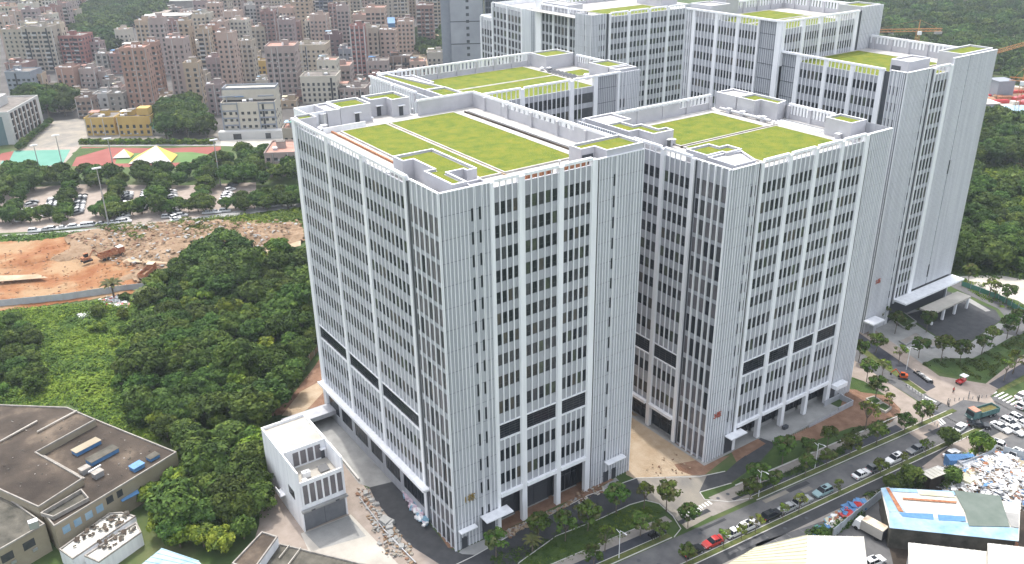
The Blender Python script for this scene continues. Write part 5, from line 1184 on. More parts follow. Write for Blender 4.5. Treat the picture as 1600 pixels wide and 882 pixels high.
# street lamps, bollards
def lamp(px,py,label,h=6.6):
    c=G(px,py); o=empty('street_lamp',(c.x,c.y,0),0,label,'street lamp'); MB().tube((0,0,0),(0,0,h),.08,.05,'white',8).build('pole',o); MB().tube((0,0,h-.05),(0,-1.3,h+.25),.05,.04,'white',6).build('arm',o); MB().box(-.1,.1,-1.8,-1.2,h+.18,h+.26,'white').build('lamp_head',o); MB().tube((0,0,h-.6),(0,1.0,h-.35),.05,.04,'white',6).build('arm',o)
for px,py,lb in [(967,873,'white lamp post on the verge below the nearest tower'),(1185,777,'white lamp post on the verge near the crosswalk'),(1273,733,'white lamp post in the middle of the street verge'),(1416,578,'white lamp post beside the second road')]: lamp(px,py,lb)
def mast(px,py,h,label):
    c=G(px,py); o=empty('floodlight_mast',(c.x,c.y,0),0,label,'floodlight mast'); MB().tube((0,0,0),(0,0,h),.28,.14,'steel',8).build('pole',o); MB().box(-1.6,1.6,-.3,.3,h,h+.5,'white').build('lamp_bar',o)
mast(345,292,20,'tall floodlight mast right of the sports ground'); mast(170,352,22,'tall floodlight mast in the middle of the car park'); mast(178,265,14,'floodlight mast at the running track'); mast(60,258,9,'thin mast left of the green court'); mast(96,252,12,'thin mast on the court, right side')
def bollards(p0,p1,n,lb):
    bm_=MB().tube((0,0,0),(0,0,.8),.09,.09,'conc',8).tube((0,0,.8),(0,0,.86),.09,.03,'conc',8).mesh('bollard')
    for i in range(n):
        t=i/(n-1); c=G(p0[0]+(p1[0]-p0[0])*t,p0[1]+(p1[1]-p0[1])*t); tag(put('bollard',bm_,None,(c.x,c.y,.03)),lb,'bollard','bollards of the '+lb.split('the ')[-1])
bollards((1437,640),(1468,672),9,'short grey bollard on the rounded corner left of the junction'); bollards((1484,628),(1555,620),11,'short grey bollard on the corner above the junction'); bollards((1495,690),(1545,678),8,'short grey bollard on the corner below the junction')
# scooters
def scooter(x,y,a,lb,g=None,col='cblack'):
    o=empty('scooter',(x,y,.05),a,lb,'scooter',g); MB().hexa([(-.6,-.14,.45),(.2,-.14,.35),(.2,.14,.35),(-.6,.14,.45),(-.7,-.12,.8),(.1,-.12,.7),(.1,.12,.7),(-.7,.12,.8)],col).build('body',o); MB().tube((.55,0,.35),(.4,0,1.05),.04,.04,col,5).tube((.4,-.3,1.05),(.4,.3,1.05),.03,.03,'tyre',5).build('handlebar',o); w=MB().tube((0,-.05,0),(0,.05,0),.25,.25,'tyre',10).mesh('wheel'); put('wheel',w,o,(.6,0,.25)); put('wheel',w,o,(-.55,0,.25))
for i in range(7):
    c=G(1016+i*3.6,841-i*1.5); scooter(c.x,c.y,1.4,'scooter in the little row parked on the lane near the crosswalk','scooters parked by the crosswalk',random.choice(['cblack','cgrey','cwhite']))
c=G(1482,634); scooter(c.x,c.y,.5,'scooter with its rider at the left of the junction')
for i in range(9):
    c=G(1432+i*2.6,584+i*1.9); scooter(c.x,c.y,2.2,'scooter in the row on the cycle lane of the second road','scooters on the second road lane',random.choice(['cwhite','cblack','csilver']))
# barriers round the trench
def barrier(p,q,lb,g):
    a=G(*p);b_=G(*q); b=MB(); d=(b_-a)
    for t in (0,1): b.tube(a+d*t+Vector((0,0,.03)),a+d*t+Vector((0,0,1.1)),.04,.04,'steel',5)
    for z in (.35,.7,1.05): b.tube(a+Vector((0,0,z)),b_+Vector((0,0,z)),.03,.03,'steel',5)
    tag(b.build('crowd_barrier'),lb,'barrier',g)
for i in range(9): barrier((1416+i*4.6,606+i*3.1),(1420+i*4.6,608.6+i*3.1),'metal barrier standing along the trench of the second road','barriers along the trench')
# ================================================================== VILLAGE AND OTHER BUILDINGS
def ground_under(px,py_top,py_base):
    vx,vy=845.,3150.; x=px+(vx-px)*(py_base-py_top)/(vy-py_top); return G(x,py_base)
PAL={'salmon': ((0.318, 0.195, 0.149), (0.366, 0.235, 0.185)), 'pink': ((0.371, 0.273, 0.224), (0.421, 0.319, 0.267)), 'pinkgrey': ((0.293, 0.232, 0.211), (0.343, 0.279, 0.254)), 'mauve': ((0.245, 0.186, 0.18), (0.294, 0.233, 0.223)), 'grey': ((0.233, 0.213, 0.193), (0.291, 0.268, 0.238)), 'greybeige': ((0.328, 0.283, 0.228), (0.386, 0.339, 0.279)), 'beige': ((0.392, 0.33, 0.248), (0.45, 0.385, 0.298)), 'cream': ((0.438, 0.404, 0.338), (0.503, 0.47, 0.403)), 'tan': ((0.338, 0.261, 0.185), (0.403, 0.315, 0.229)), 'red': ((0.268, 0.108, 0.095), (0.315, 0.149, 0.129)), 'brick': ((0.229, 0.135, 0.116), (0.277, 0.177, 0.157)), 'brown': ((0.194, 0.14, 0.114), (0.249, 0.189, 0.156)), 'white': ((0.418, 0.418, 0.41), (0.49, 0.49, 0.482)), 'bluegrey': ((0.201, 0.22, 0.254), (0.25, 0.27, 0.303)), 'bluedark': ((0.086, 0.101, 0.137), (0.122, 0.137, 0.173)), 'yellow': ((0.418, 0.274, 0.072), (0.461, 0.324, 0.115)), 'darkbrick': ((0.122, 0.072, 0.072), (0.158, 0.101, 0.101)), 'teal': ((0.101, 0.158, 0.173), (0.144, 0.202, 0.216))}
for k,(a,b_) in PAL.items(): M['w_'+k]=mat(k+'_tiled_wall',a,b_,.35,.8,coords='World',detail=8,hard=(.25,.75))
M['w_well_shade']=mat('light_well_shade',(.035,.035,.038),rough=.9); M['vwin']=mat('village_window',(.03,.035,.04),rough=.2,spec=.5); M['vroof']=mat('village_roof',(.10,.09,.085),(.22,.20,.18),.3,.95,coords='World',detail=9); M['vroof2']=mat('red_village_roof',(.30,.15,.12),(.38,.24,.19),.3,.95,coords='World',detail=9)
def block(xl,xr,yt,yb,col,label,nm='apartment_block',deep=None,rot=None,style='',H=None,fl=3.0,cat='apartment block',group=None):
    xc=(xl+xr)/2; P=ground_under(xc,yt,yb)
    dist=(Vector((P.x,P.y,0))-Vector((CC.x,CC.y,0)))
    # height so that the top edge meets yt
    lo,hi=2.,180.
    for _ in range(40):
        md=(lo+hi)/2
        if PX((P.x,P.y,md))[1]>yt: lo=md
        else: hi=md
    H=H or lo; k=(Vector((P.x,P.y,H))-CC).dot(CW); w=(xr-xl)/CF*k; D=deep or min(16,max(8,w*.9))
    a=(rot if rot is not None else -34.3+random.uniform(-4,5)); a=math.radians(a)
    o=empty(nm,(P.x,P.y,0),a,label,cat,group); r=random.Random(int(xl*13+yt*7)); wm='w_'+col
    b=MB(); b.box(-w/2,w/2,0,D,0,H-.9,wm); b.build('wall',o)
    MB().rim([(-w/2-.1,-.1),(w/2+.1,-.1),(w/2+.1,D+.1),(-w/2-.1,D+.1)],.3,H-.9,H,wm).build('parapet',o); MB().box(-w/2+.25,w/2-.25,.25,D-.25,H-.899,H-.75,'vroof' if r.random()<.7 else 'vroof2').build('roof',o)
    n=max(2,int(w/2.9)); nd=max(2,int(D/3.8)); nf=max(1,int((H-1.6)/fl)); b=MB(); ledge=MB()
    skip=r.choice([0,0,n//2]) ; ww=r.uniform(1.2,1.8); wh=r.uniform(1.4,1.8)
    low=max(0,nf-14)
    for f_ in range(low,nf):
        z=1.2+f_*fl
        for i in range(n):
            x=-w/2+w*(i+.5)/n
            if style=='balc' and i%2==0:
                ledge.box(x-w/n*.48,x+w/n*.48,-1.1,-.001,z-.9,z-.75,'w_white'); ledge.box(x-w/n*.48,x+w/n*.48,-1.12,-1.04,z-.75,z+.1,wm if r.random()<.5 else 'w_white'); b.box(x-w/n*.42,x+w/n*.42,-.04,.01,z-.7,z+1.5,'vwin')
            else:
                b.box(x-ww/2,x+ww/2,-.05,.02,z,z+wh,'vwin'); ledge.box(x-ww/2-.1,x+ww/2+.1,-.28,-.002,z-.14,z-.02,'w_white' if r.random()<.5 else wm); ledge.box(x-ww/2-.1,x+ww/2+.1,-.22,-.002,z+wh,z+wh+.1,wm)
                if r.random()<.25: ledge.box(x+ww/2+.1,x+ww/2+.8,-.5,-.003,z-.1,z+.5,'w_white')
        for i in range(nd):
            y=D*(i+.5)/nd
            if r.random()<.8: b.box(w/2-.02,w/2+.05,y-ww*.4,y+ww*.4,z,z+wh,'vwin')
            if r.random()<.4: b.box(-w/2-.05,-w/2+.02,y-ww*.4,y+ww*.4,z,z+wh,'vwin')
    tag(b.build('windows',o),kind='stuff')
    l_=ledge.build('ledges',o)
    if l_: l_['kind']='stuff'
    if style in('stripe','pil'):
        p=MB()
        for i in range(n+1): x=-w/2+w*i/n; p.box(x-.2,x+.2,-.35,-.003,0,H-.5,'w_white' if style=='stripe' else wm)
        p.build('pilasters',o)['kind']='stuff'
    # shade of light wells painted as flush dark strips; pale drain pipes
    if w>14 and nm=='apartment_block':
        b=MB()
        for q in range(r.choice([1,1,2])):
            x=-w/2+w/n*r.randint(1,n-1); b.box(x-.55,x+.55,-.03,.015,0,H-1.2,'w_well_shade')
        b.build('light_well_shade',o)['kind']='stuff'
    b=MB()
    for q in range(r.choice([0,1,2,3])):
        x=-w/2+w/n*r.randint(0,n)+.2; b.box(x,x+.3,-.22,-.003,0,H-.6,'w_white')
    if b.f: b.build('drain_pipes',o)['kind']='stuff'
    # roof top clutter
    sx=r.uniform(-w*.25,w*.2); MB().box(sx-1.8,sx+1.8,D*.45,D*.45+3.2,H-.75,H+2.0,wm).box(sx-2,sx+2,D*.45-.2,D*.45+3.4,H+2.0,H+2.2,'vroof').build('roof_shed',o)
    for q in range(r.randint(1,3)):
        x=r.uniform(-w*.4,w*.4); y=r.uniform(.8,D*.4); t=MB(); 
        if r.random()<.6: t.tube((x-1,y,H+.2),(x+1,y,H+.2),.42,.42,'cwhite',8); t.box(x-1,x+1,y-.3,y+.3,H-.75,H-.1,'steel')
        else: t.tube((x,y,H-.75),(x,y,H+1.0),.6,.6,'cwhite',8)
        t.build('water_tank',o)
    if r.random()<.5: MB().box(-w*.45,-w*.1,D*.3,D*.7,H+1.6,H+1.7,r.choice(['bluep','vroof2','whitetin','yellowtin','blueroof'])).box(-w*.44,-w*.42,D*.32,D*.34,H-.75,H+1.6,'steel').box(-w*.13,-w*.11,D*.66,D*.68,H-.75,H+1.6,'steel').build('roof_canopy',o)
    return o,w,D,H
V=[ # xl,xr,top,base,colour,label,style
(323,350,-26,60,'greybeige','tall grey beige block cut by the top edge, many small windows','') ,
(351,371,-30,52,'pinkgrey','narrow pinkish tower cut by the top edge beside the grey beige block',''),
(-12,22,10,52,'beige','beige house block in the top left corner',''),
(20,35,14,52,'white','slim white house block near the top left corner',''),
(35,66,6,48,'pinkgrey','pink grey block near the top left corner',''),
(66,95,-8,46,'bluegrey','blue grey block cut by the top edge at the left',''),
(95,117,16,44,'greybeige','small grey block left of the wooded rise',''),
(104,124,-14,22,'brick','reddish block cut by the top edge at the left','balc'),
(458,481,-8,66,'tan','tan high block cut by the top edge in the village centre',''),
(488,515,-24,56,'bluedark','dark blue block with pale balconies, cut by the top edge','balc'),
(519,543,-6,64,'tan','wide tan tower cut by the top edge, right of the dark blue block','balc'),
(543,561,-14,48,'greybeige','pale tower cut by the top edge beside the tan tower',''),
(561,577,18,54,'beige','beige block with small windows behind the pink tower',''),
(604,646,-36,30,'tan','tall tan housing tower left of the open slope','pil'),
(650,698,-44,44,'tan','tall banded housing tower left of the concrete block','balc'),
(578,604,-20,20,'bluegrey','blue grey tower cut by the top edge, right of centre',''),
(370,400,8,48,'white','bluish white block with wide windows','balc'),
(404,432,12,60,'pinkgrey','mauve grey block with banded balconies','balc'),
(434,457,12,62,'pink','pink block right of the mauve grey balconies',''),
(400,434,-22,14,'greybeige','grey block at the top edge left of centre',''),
(434,462,-24,16,'pinkgrey','pinkish block at the top edge near the centre','balc'),
(373,390,33,68,'pink','small pink tower in front of the white block',''),
(475,511,32,78,'cream','cream block with white windows in the village centre',''),
(505,530,54,96,'darkbrick','dark red brown block behind the cream house',''),
(390,412,42,80,'greybeige','grey beige block with round roof tanks',''),
(208,229,32,100,'tan','tan tower left of the pink grey pair, at the village edge',''),
(229,252,28,118,'pinkgrey','pink grey tower between the tan tower and the brown one',''),
(253,274,33,62,'brick','brown red top floor block behind the grey tower',''),
(275,292,33,108,'tan','narrow tan tower right of the brown block',''),
(298,318,32,76,'pink','pink block with blue side behind the cream house',''),
(318,336,40,102,'salmon','narrow salmon tower left of the pink one',''),
(177,198,46,80,'cream','cream top house with a white tank, above the salmon tower',''),
(0,31,46,104,'greybeige','broad beige block at the left edge',''),
(30,76,42,112,'greybeige','wide block with long white balconies near the left edge','balc'),
(82,126,56,108,'red','red tower with white lines, left side of the village','balc'),
(130,153,66,104,'mauve','mauve tower right of the red one',''),
(147,166,84,116,'grey','grey block beside the mauve tower',''),
(168,188,84,116,'brick','brick coloured low block left of the salmon tower',''),
(255,284,60,150,'pinkgrey','grey brown tower in the shade between tan towers',''),
(295,320,68,96,'cream','cream house with four window rows',''),
(335,361,51,140,'pink','pink tower with paired dark windows, left of the striped block',''),
(367,391,64,130,'greybeige','grey beige tower with even windows above the striped block',''),
(545,567,40,118,'red','red topped tower with white pilasters','stripe'),
(570,600,12,86,'pink','large pink tower with dark balconies','balc'),
(568,589,63,94,'yellow','yellow house between the red tower and the pink tower',''),
(620,645,34,84,'pink','pink tower standing alone left of the sandy slope',''),
(528,548,76,104,'bluegrey','dark blue grey house left of the red topped tower',''),
(461,507,70,122,'beige','wide beige block behind the cream house with terraces',''),
(412,458,72,156,'pinkgrey','big mauve pink tower with a central window line','pil'),
(320,343,90,122,'mauve','low mauve house left of the pink tower',''),
(393,414,95,118,'yellow','small ochre house in front of the grey beige tower',''),
(667,696,82,106,'cream','cream house with two roof tanks near the dark block',''),
(573,606,95,124,'pinkgrey','grey pink house right of the red topped tower',''),
(606,640,88,112,'brown','low brown house above the roof of tower two',''),
(640,666,96,116,'pink','low pink house above the roof of tower two',''),
(500,546,103,142,'pinkgrey','pink grey house block right of the cream terraces',''),
(5,40,99,122,'brick','low reddish house at the left edge',''),
(5,45,112,154,'bluegrey','blue grey house in front of the left edge blocks',''),
(42,62,116,150,'tan','tan striped house right of the blue grey one','pil'),
(84,112,106,140,'salmon','salmon house with round windows, lower left',''),
(121,145,108,138,'pinkgrey','grey pink low block below the grey one',''),
(145,164,112,136,'pinkgrey','second grey pink low block',''),
(184,222,75,172,'salmon','tall salmon tower with white edge lines, left of centre','pil'),
(222,240,66,152,'salmon','rear part tower beside the tall salmon one',''),
(284,307,98,164,'tan','tan tower with banded windows above the big trees',''),
(320,343,132,180,'mauve','mauve pilastered house left of the striped block','pil'),
(468,524,119,162,'cream','cream house with terraces left of the nearest tower roof',''),
(494,524,94,150,'cream','upper storey house of the cream terraces',''),
(115,140,153,184,'brown','brown house behind the school yard',''),
(144,166,146,170,'white','small white house with four windows',''),
(166,190,146,176,'grey','grey low house right of the white one',''),
(520,570,138,160,'pinkgrey','long pink wall house at the edge of the campus',''),
]
for xl,xr,yt,yb,col,lb,st in V: block(xl,xr,yt,yb,col,lb,style=st)
# small houses filling the lanes between the blocks
r=random.Random(5); k=0
cells=[(60,125,8,10),(76,140,8,9),(64,148,10,8),(100,150,9,8),(118,146,9,7),(130,152,9,8),(168,128,9,9),(180,140,9,10),(100,168,10,6),(232,158,12,8),(250,150,10,8),(262,160,10,7),(240,132,9,9),(310,150,9,9),(312,120,9,9),(450,160,12,8),(470,150,12,8),(540,130,10,8),(560,128,10,8),(585,118,10,8),(600,110,9,8),(625,112,9,6),(650,108,9,6),(408,128,9,8),(430,160,9,5),(360,110,8,9),(300,100,8,8),(150,100,8,8),(50,100,8,8),(440,78,8,8),(475,84,9,9),(520,104,9,9),(550,100,8,8),(396,84,8,8),(340,80,8,8),(20,130,8,8),(75,160,8,6),(590,78,8,8),(610,70,8,8),(415,68,8,8),(450,66,8,9),(500,80,8,8),(200,36,12,6),(240,18,12,6),(270,14,12,6),(165,30,14,6),(290,22,12,8),(310,16,10,10)]
for i,(x,y,w_,h_) in enumerate(cells):
    block(x-w_,x+w_,y-h_*.3,y+h_*1.2,(hc:=r.choice(['greybeige','pinkgrey','grey','tan','mauve','beige','brick','cream'])),'small low %s house squeezed between apartment blocks, %s part of the village'%({'greybeige':'grey beige','pinkgrey':'pinkish'}.get(hc,hc),'left' if x<200 else ('middle' if x<420 else 'right')),nm='house',deep=9,cat='house',group='small %s houses, %s part of the village'%(hc,'left' if x<200 else ('middle' if x<420 else 'right')))
# blocks hidden in part behind the first rows: give the top edge its depth
far=[(i*26+8,-10-(i%3)*5,22+(i%4)*6) for i in range(24) if not (3<i<12)]
for i,(x,t,bz) in enumerate(far): block(x-9,x+10,t-10,bz,random.choice(['greybeige','pinkgrey','tan','beige','pink','grey']),'distant apartment tower cut by the top edge of the picture',group='distant towers along the top edge')
rr_=random.Random(77); occupied=[(v[0]+v[1])/2 for v in V]
for i in range(64):
    x=rr_.choice([rr_.uniform(-5,100),rr_.uniform(300,700),rr_.uniform(300,600)]); t=rr_.uniform(-25,48); wd=rr_.uniform(8,13)
    cc=rr_.choice(['greybeige','pinkgrey','tan','beige','pink','grey','mauve','pink','brick','cream']); st=rr_.choice(['','','balc','pil']); sd='left of the wooded rise' if x<110 else ('in the upper centre of the village' if x<500 else 'near the grey concrete tower')
    nmz={'greybeige':'grey beige','pinkgrey':'pinkish grey'}.get(cc,cc); kd={'':'plain','balc':'balconied','pil':'ribbed'}[st]
    block(x-wd,x+wd,t,t+rr_.uniform(42,70),cc,'slender %s %s tower %s'%(kd,nmz,sd),style=st,group='slender %s %s towers %s'%(kd,nmz,sd))
# striped cream and blue block
o,w,D,H=block(344,427,160,214,'cream','cream block with blue grey bands and a row of small windows, beside the campus',deep=16,rot=-31,fl=3.4)
b=MB()
for f_ in range(6): b.box(-w/2-.2,-w*.21,-.3,-.003,2.2+f_*3.6,2.9+f_*3.6,'w_bluegrey').box(w*.21,w/2+.2,-.3,-.003,2.2+f_*3.6,2.9+f_*3.6,'w_bluegrey')
b.box(-w/2-.2,-w/2+.5,-.35,-.003,0,H,'w_bluegrey').box(w/2-.5,w/2+.2,-.35,-.003,0,H,'w_bluegrey').box(-w*.21,-w*.19,-.4,-.003,0,H,'w_bluegrey').box(w*.19,w*.21,-.4,-.003,0,H,'w_bluegrey'); b.build('blue_bands',o)['kind']='stuff'
MB().box(-w/2,w/2,6,16,H,H+5,'w_cream').rim([(-w/2,6),(w/2,6),(w/2,16),(-w/2,16)],.4,H+5,H+6,'w_bluegrey').build('upper_floor',o)
MB().box(-w/2-2,w/2+3,-5,-.4,0,4,'w_white').box(-w*.3,-w*.15,-5.1,-5.0,.2,3,'vwin').box(w*.3,w*.4,-5.1,-5.0,.2,3,'vwin').build('entrance_hall',o)
# green roofed hut and pink wall block by the tower
o,w,D,H=block(440,470,200,244,'greybeige','house with a pale green tin roof directly left of the nearest tower',nm='house',deep=12,rot=-31,cat='house'); MB().box(-w*.1,w*.45,1,8,H+2,H+2.3,'court').box(-w*.08,w*.43,1.2,7.8,H-.7,H+2,'w_bluegrey').build('green_roof_room',o)
o,w,D,H=block(412,470,238,276,'pinkgrey','low pink grey block with plants on its roof, beside the nearest tower',deep=20,rot=-31,cat='building')
# yellow school
yel='w_yellow'
o,w,D,H=block(130,176,184,212,'yellow','yellow school wing left of its narrow gap',nm='school_building',deep=14,rot=-33,cat='school'); o,w,D,H=block(180,232,182,213,'yellow','long yellow school block with small windows',nm='school_building',deep=12,rot=-33,cat='school'); MB().box(w*.1,w*.45,2,8,H,H+3.5,yel).build('stair_tower',o)
o,w,D,H=block(233,266,201,211,'cream','low school pavilion with a green roof edge',nm='school_building',deep=9,rot=-33,cat='school'); MB().hexa([(-w/2,-1,H),(0,-1,H),(0,8,H),(-w/2,8,H),(-w/2+2,2,H+2),(-3,2,H+2),(-3,5,H+2),(-w/2+2,5,H+2)],'court').build('green_roof',o)
# white school block, seen at an angle
P0=G(24,226); P1=G(70,196)
o=empty('school_building',(P0.x,P0.y,0),math.atan2(P1.y-P0.y,P1.x-P0.x),'white school block with dark window slots at the left edge, seen at an angle','school'); Ls=(P1-P0).length; b=MB(); b.box(0,Ls,0,22,0,15.5,'w_white'); b.build('wall',o); MB().rim([(0,0),(Ls,0),(Ls,22),(0,22)],.4,15.5,16.3,'w_white').build('parapet',o); MB().box(.4,Ls-.4,.4,21.6,15.5,15.7,'vroof').build('roof',o)
for i in range(7):
    x=Ls*(i+.7)/8
    for f_ in range(4): MB().box(x-.9,x+.9,-.06,.02,1.5+f_*3.6,4.3+f_*3.6,'vwin').build('window',o)
    MB().box(x+1.1,x+1.5,-.5,-.003,.5,15,'w_brown').build('sun_fin',o)
MB().box(Ls*.3,Ls*.62,9,16,15.7,20.5,'w_white').build('roof_room',o); MB().box(-26,-7,0,16,0,14.5,'w_white').box(-7,0,2,14,0,13.5,'teal_').build('left_wing',o) if 0 else None
o=empty('school_building',(P0.x,P0.y,0),math.atan2(P1.y-P0.y,P1.x-P0.x)-math.radians(62),'white school wing with a glazed stair, cut by the left edge','school'); MB().box(-34,-9,.5,14,0,14.5,'w_white').build('wall',o); MB().box(-9,-1.5,1.5,12,0,14,'w_teal').build('glazed_stair',o); MB().rim([(-34,.5),(-9,.5),(-9,14),(-34,14)],.4,14.5,15.3,'w_white').build('parapet',o)
for f_ in range(4): MB().box(-30,-18,.42,.51,1.8+f_*3.4,3.9+f_*3.4,'vwin').build('window',o)
# tents on the pitch
def tent(px,py,w_,d_,h_,ms,lb):
    c=G(px,py); o=empty('tent',(c.x,c.y,0),-.5,lb,'tent'); a=[(-w_/2,-d_/2,.6),(w_/2,-d_/2,.6),(w_/2,d_/2,.6),(-w_/2,d_/2,.6)]; t=(w_*.12,0,h_)
    for k in range(4):
        b=MB(); p,q=a[k],a[(k+1)%4]; b.quad([p,q,t],ms[k%2]); b.quad([(p[0],p[1],p[2]-.06),(t[0],t[1],t[2]-.06),(q[0],q[1],q[2]-.06)],ms[k%2]); b.build('canvas_panel',o)
    b=MB()
    for p in a: b.tube((p[0],p[1],0),p,.06,.06,'steel',5)
    b.tube((t[0],t[1],0),t,.08,.08,'steel',5); b.build('poles',o)
M['tentw']=mat('white_canvas',(.75,.74,.70),rough=.9); M['tenty']=mat('yellow_canvas',(.75,.48,.12),rough=.9)
tent(240,251,19,12,7,['tentw','tenty'],'big white and yellow peaked tent on the pitch'); tent(193,246,8,6,4,['tentw','tenty'],'small white tent with a yellow side left of the big one')
# dark concrete tower and glass tower behind tower two
def slab_tower(xl,xr,yt,yb,lb,deep,rot,wm,glass,Hh):
    P=ground_under((xl+xr)/2,yt,yb); k=(Vector((P.x,P.y,40))-CC).dot(CW); w=(xr-xl)/CF*k; o=empty('high_rise',(P.x,P.y,0),math.radians(rot),lb,'high rise'); MB().box(-w/2,w/2,0,deep,0,Hh,wm).build('wall',o); return o,w,Hh
M['fc']=mat('raw_grey_concrete',(.24,.25,.28),(.34,.35,.38),.06,.8,coords='World',detail=8); M['fd']=mat('dark_blue_glazing',(.03,.04,.055),rough=.2,spec=.6)
o,w,H=slab_tower(703,754,20,118,'grey concrete tower with one column of small openings, cut by the top edge',24,-30,'fc',0,150)
b=MB(); 
for f_ in range(34): b.box(-.2*w/10,1.5,-.06,.02,4+f_*4.2,5.8+f_*4.2,'vwin')
b.build('windows',o)['kind']='stuff'; b=MB()
for z in (20,34,48,66,75,84,93,110,126): b.box(-w/2-.1,w/2+.1,-.15,-.003,z,z+.5,'vwin')
b.build('floor_bands',o)['kind']='stuff'; b=MB(); b.box(w/2+.001,w/2+.3,0,24,0,150,'fd')
for f_ in range(36): b.box(w/2+.301,w/2+.5,0,24,3+f_*4.2,3.4+f_*4.2,'frame')
b.build('glazed_side',o)['kind']='stuff'; MB().box(-w/2-6,-w/2-.01,4,20,0,148,'w_bluegrey').build('side_core',o)
o,w,H=slab_tower(758,800,20,112,'dark glass tower with vertical lines beside the concrete tower',26,-30,'fd',0,150)
for i in range(9): MB().box(-w/2+w*i/8-.2,-w/2+w*i/8+.2,-.4,-.003,0,150,'frame' if i%3 else 'w_bluegrey').build('vertical_fin',o)
b=MB()
for f_ in range(36): b.box(-w/2,w/2,-.2,-.004,3+f_*4.2,3.9+f_*4.2,'w_bluedark')
b.build('floor_bands',o)['kind']='stuff'
# blue site sheds in the distance
c=G(612,48); o=tag(MB().hexa([(-9,-7,0),(9,-7,0),(9,7,0),(-9,7,0),(-9,-7,7),(9,-7,7),(9,7,10),(-9,7,10)],'bluep').build('shed',loc=(c.x,c.y,0),rz=-.55),'bright blue tin shed between the pink towers','shed')
c=G(300,26)
for i,(px,py,w_,m,lb) in enumerate([(262,34,22,'whitetin','long white roofed hall behind the village, left'),(225,30,24,'pave2','long pinkish roofed hall at the wooded rise'),(200,36,12,'court','pale green roofed hall behind the village'),(290,10,16,'conc','grey hall roof at the top edge'),(560,-2,14,'blueroof','pale blue roofed hall at the top edge')]):
    c=G(px,py); tag(MB().box(-w_,w_,-9,9,0,6,'w_grey').box(-w_-1,w_+1,-10,10,6,6.6,m).build('hall',loc=(c.x,c.y,0),rz=-.5),lb,'hall')
c=G(1560,5); tag(MB().box(-60,60,-18,18,0,9,'w_pinkgrey').box(-62,62,-20,20,9,10,'whitetin').build('hall',loc=(c.x,c.y,0),rz=-.75),'long white roofed hall beyond the wood, top right','hall')
c=G(1490,14); tag(MB().box(-20,20,-10,10,0,10,'w_pinkgrey').box(-21,21,-11,11,10,10.5,'vroof').build('hall',loc=(c.x,c.y,0),rz=-.75),'pinkish hall beside the long white one, top right','hall')
for px,py,w_,d_,h_,m,lb in [(1535,182,10,5,3,'whitetin','white site cabin row below the red steel stacks'),(1570,186,12,5,5,'blueroof','blue grey site cabins at the right edge'),(1598,192,8,5,4,'whitetin','white site cabin cut by the right edge'),(1522,168,10,7,3,'whitetin','white roofed shed beside the stepped tower'),(1560,150,5,5,9,'w_bluegrey','blue grey silo block on the building site')]:
    c=G(px,py); tag(MB().box(-w_,w_,-d_,d_,0,h_,'w_bluegrey').box(-w_-.3,w_+.3,-d_-.3,d_+.3,h_,h_+.4,m).build('site_cabin',loc=(c.x,c.y,0),rz=-.45),lb,'site cabin')
r=random.Random(3)
for i in range(26):
    px=r.uniform(1520,1600); py=r.uniform(136,176)
    c=G(px,py); tag(MB().box(-r.uniform(3,8),r.uniform(3,8),-1.5,1.5,0,r.uniform(.5,2),r.choice(['rust','cred','whitetin','spoil','cred'])).build('material_stack',loc=(c.x,c.y,0),rz=r.uniform(-.8,0)),'stack of red or white building material on the far site','material stack','material stacks on the far building site')
# tower cranes
def crane(px,py,h,a,lb,jib=45,base=(0,0)):
    c=G(px,py); o=empty('tower_crane',(c.x,c.y,0),a,lb,'tower crane'); M.setdefault('crane',mat('orange_crane_paint',(.45,.20,.06),rough=.5))
    def lattice(p,q,s_,nm):
        b=MB(); p=Vector(p);q=Vector(q);d=(q-p).normalized(); e=Vector((0,0,1)) if abs(d.z)<.9 else Vector((1,0,0)); g_=d.cross(e).normalized(); e=g_.cross(d).normalized(); L=(q-p).length; n=int(L/(s_*1.6))
        C=[e*s_/2+g_*s_/2,e*s_/2-g_*s_/2,-e*s_/2-g_*s_/2,-e*s_/2+g_*s_/2]
        for k in C: b.tube(p+k,q+k,.13,.13,'crane',4)
        for i in range(n):
            for k in range(4): b.tube(p+d*L*i/n+C[k],p+d*L*(i+1)/n+C[(k+1)%4],.07,.07,'crane',3)
        b.build(nm,o)
    lattice((0,0,0),(0,0,h),1.8,'mast'); lattice((0,0,h+1),(jib,0,h+1),1.5,'jib'); lattice((0,0,h+1),(-14,0,h+1),1.5,'counter_jib'); MB().box(-14,-10,-1,1,h-1.5,h,'conc').build('counterweight',o); MB().box(-1,1,1,2.6,h-1.5,h+.5,'white').build('cab',o); MB().tube((0,0,h),(0,0,h+7),.4,.2,'crane',5).tube((0,0,h+7),(jib*.7,0,h+1.5),.06,.06,'crane',3).tube((0,0,h+7),(-12,0,h+1.5),.06,.06,'crane',3).build('apex',o)
c=G(1433,48,40); 
def crane_at(px,py,h,a,lb,jib): 
    p=G(px,py,h); q=PX((p.x,p.y,0)); crane(q[0],q[1],h,a,lb,jib)
crane_at(1435,50,30,2.55,'orange tower crane behind the stepped tower, jib to the left',42)
c=G(1700,40,44); o=empty('tower_crane',(c.x,c.y,0),0,'orange crane jib sloping in from the right edge above the stepped tower','tower crane')
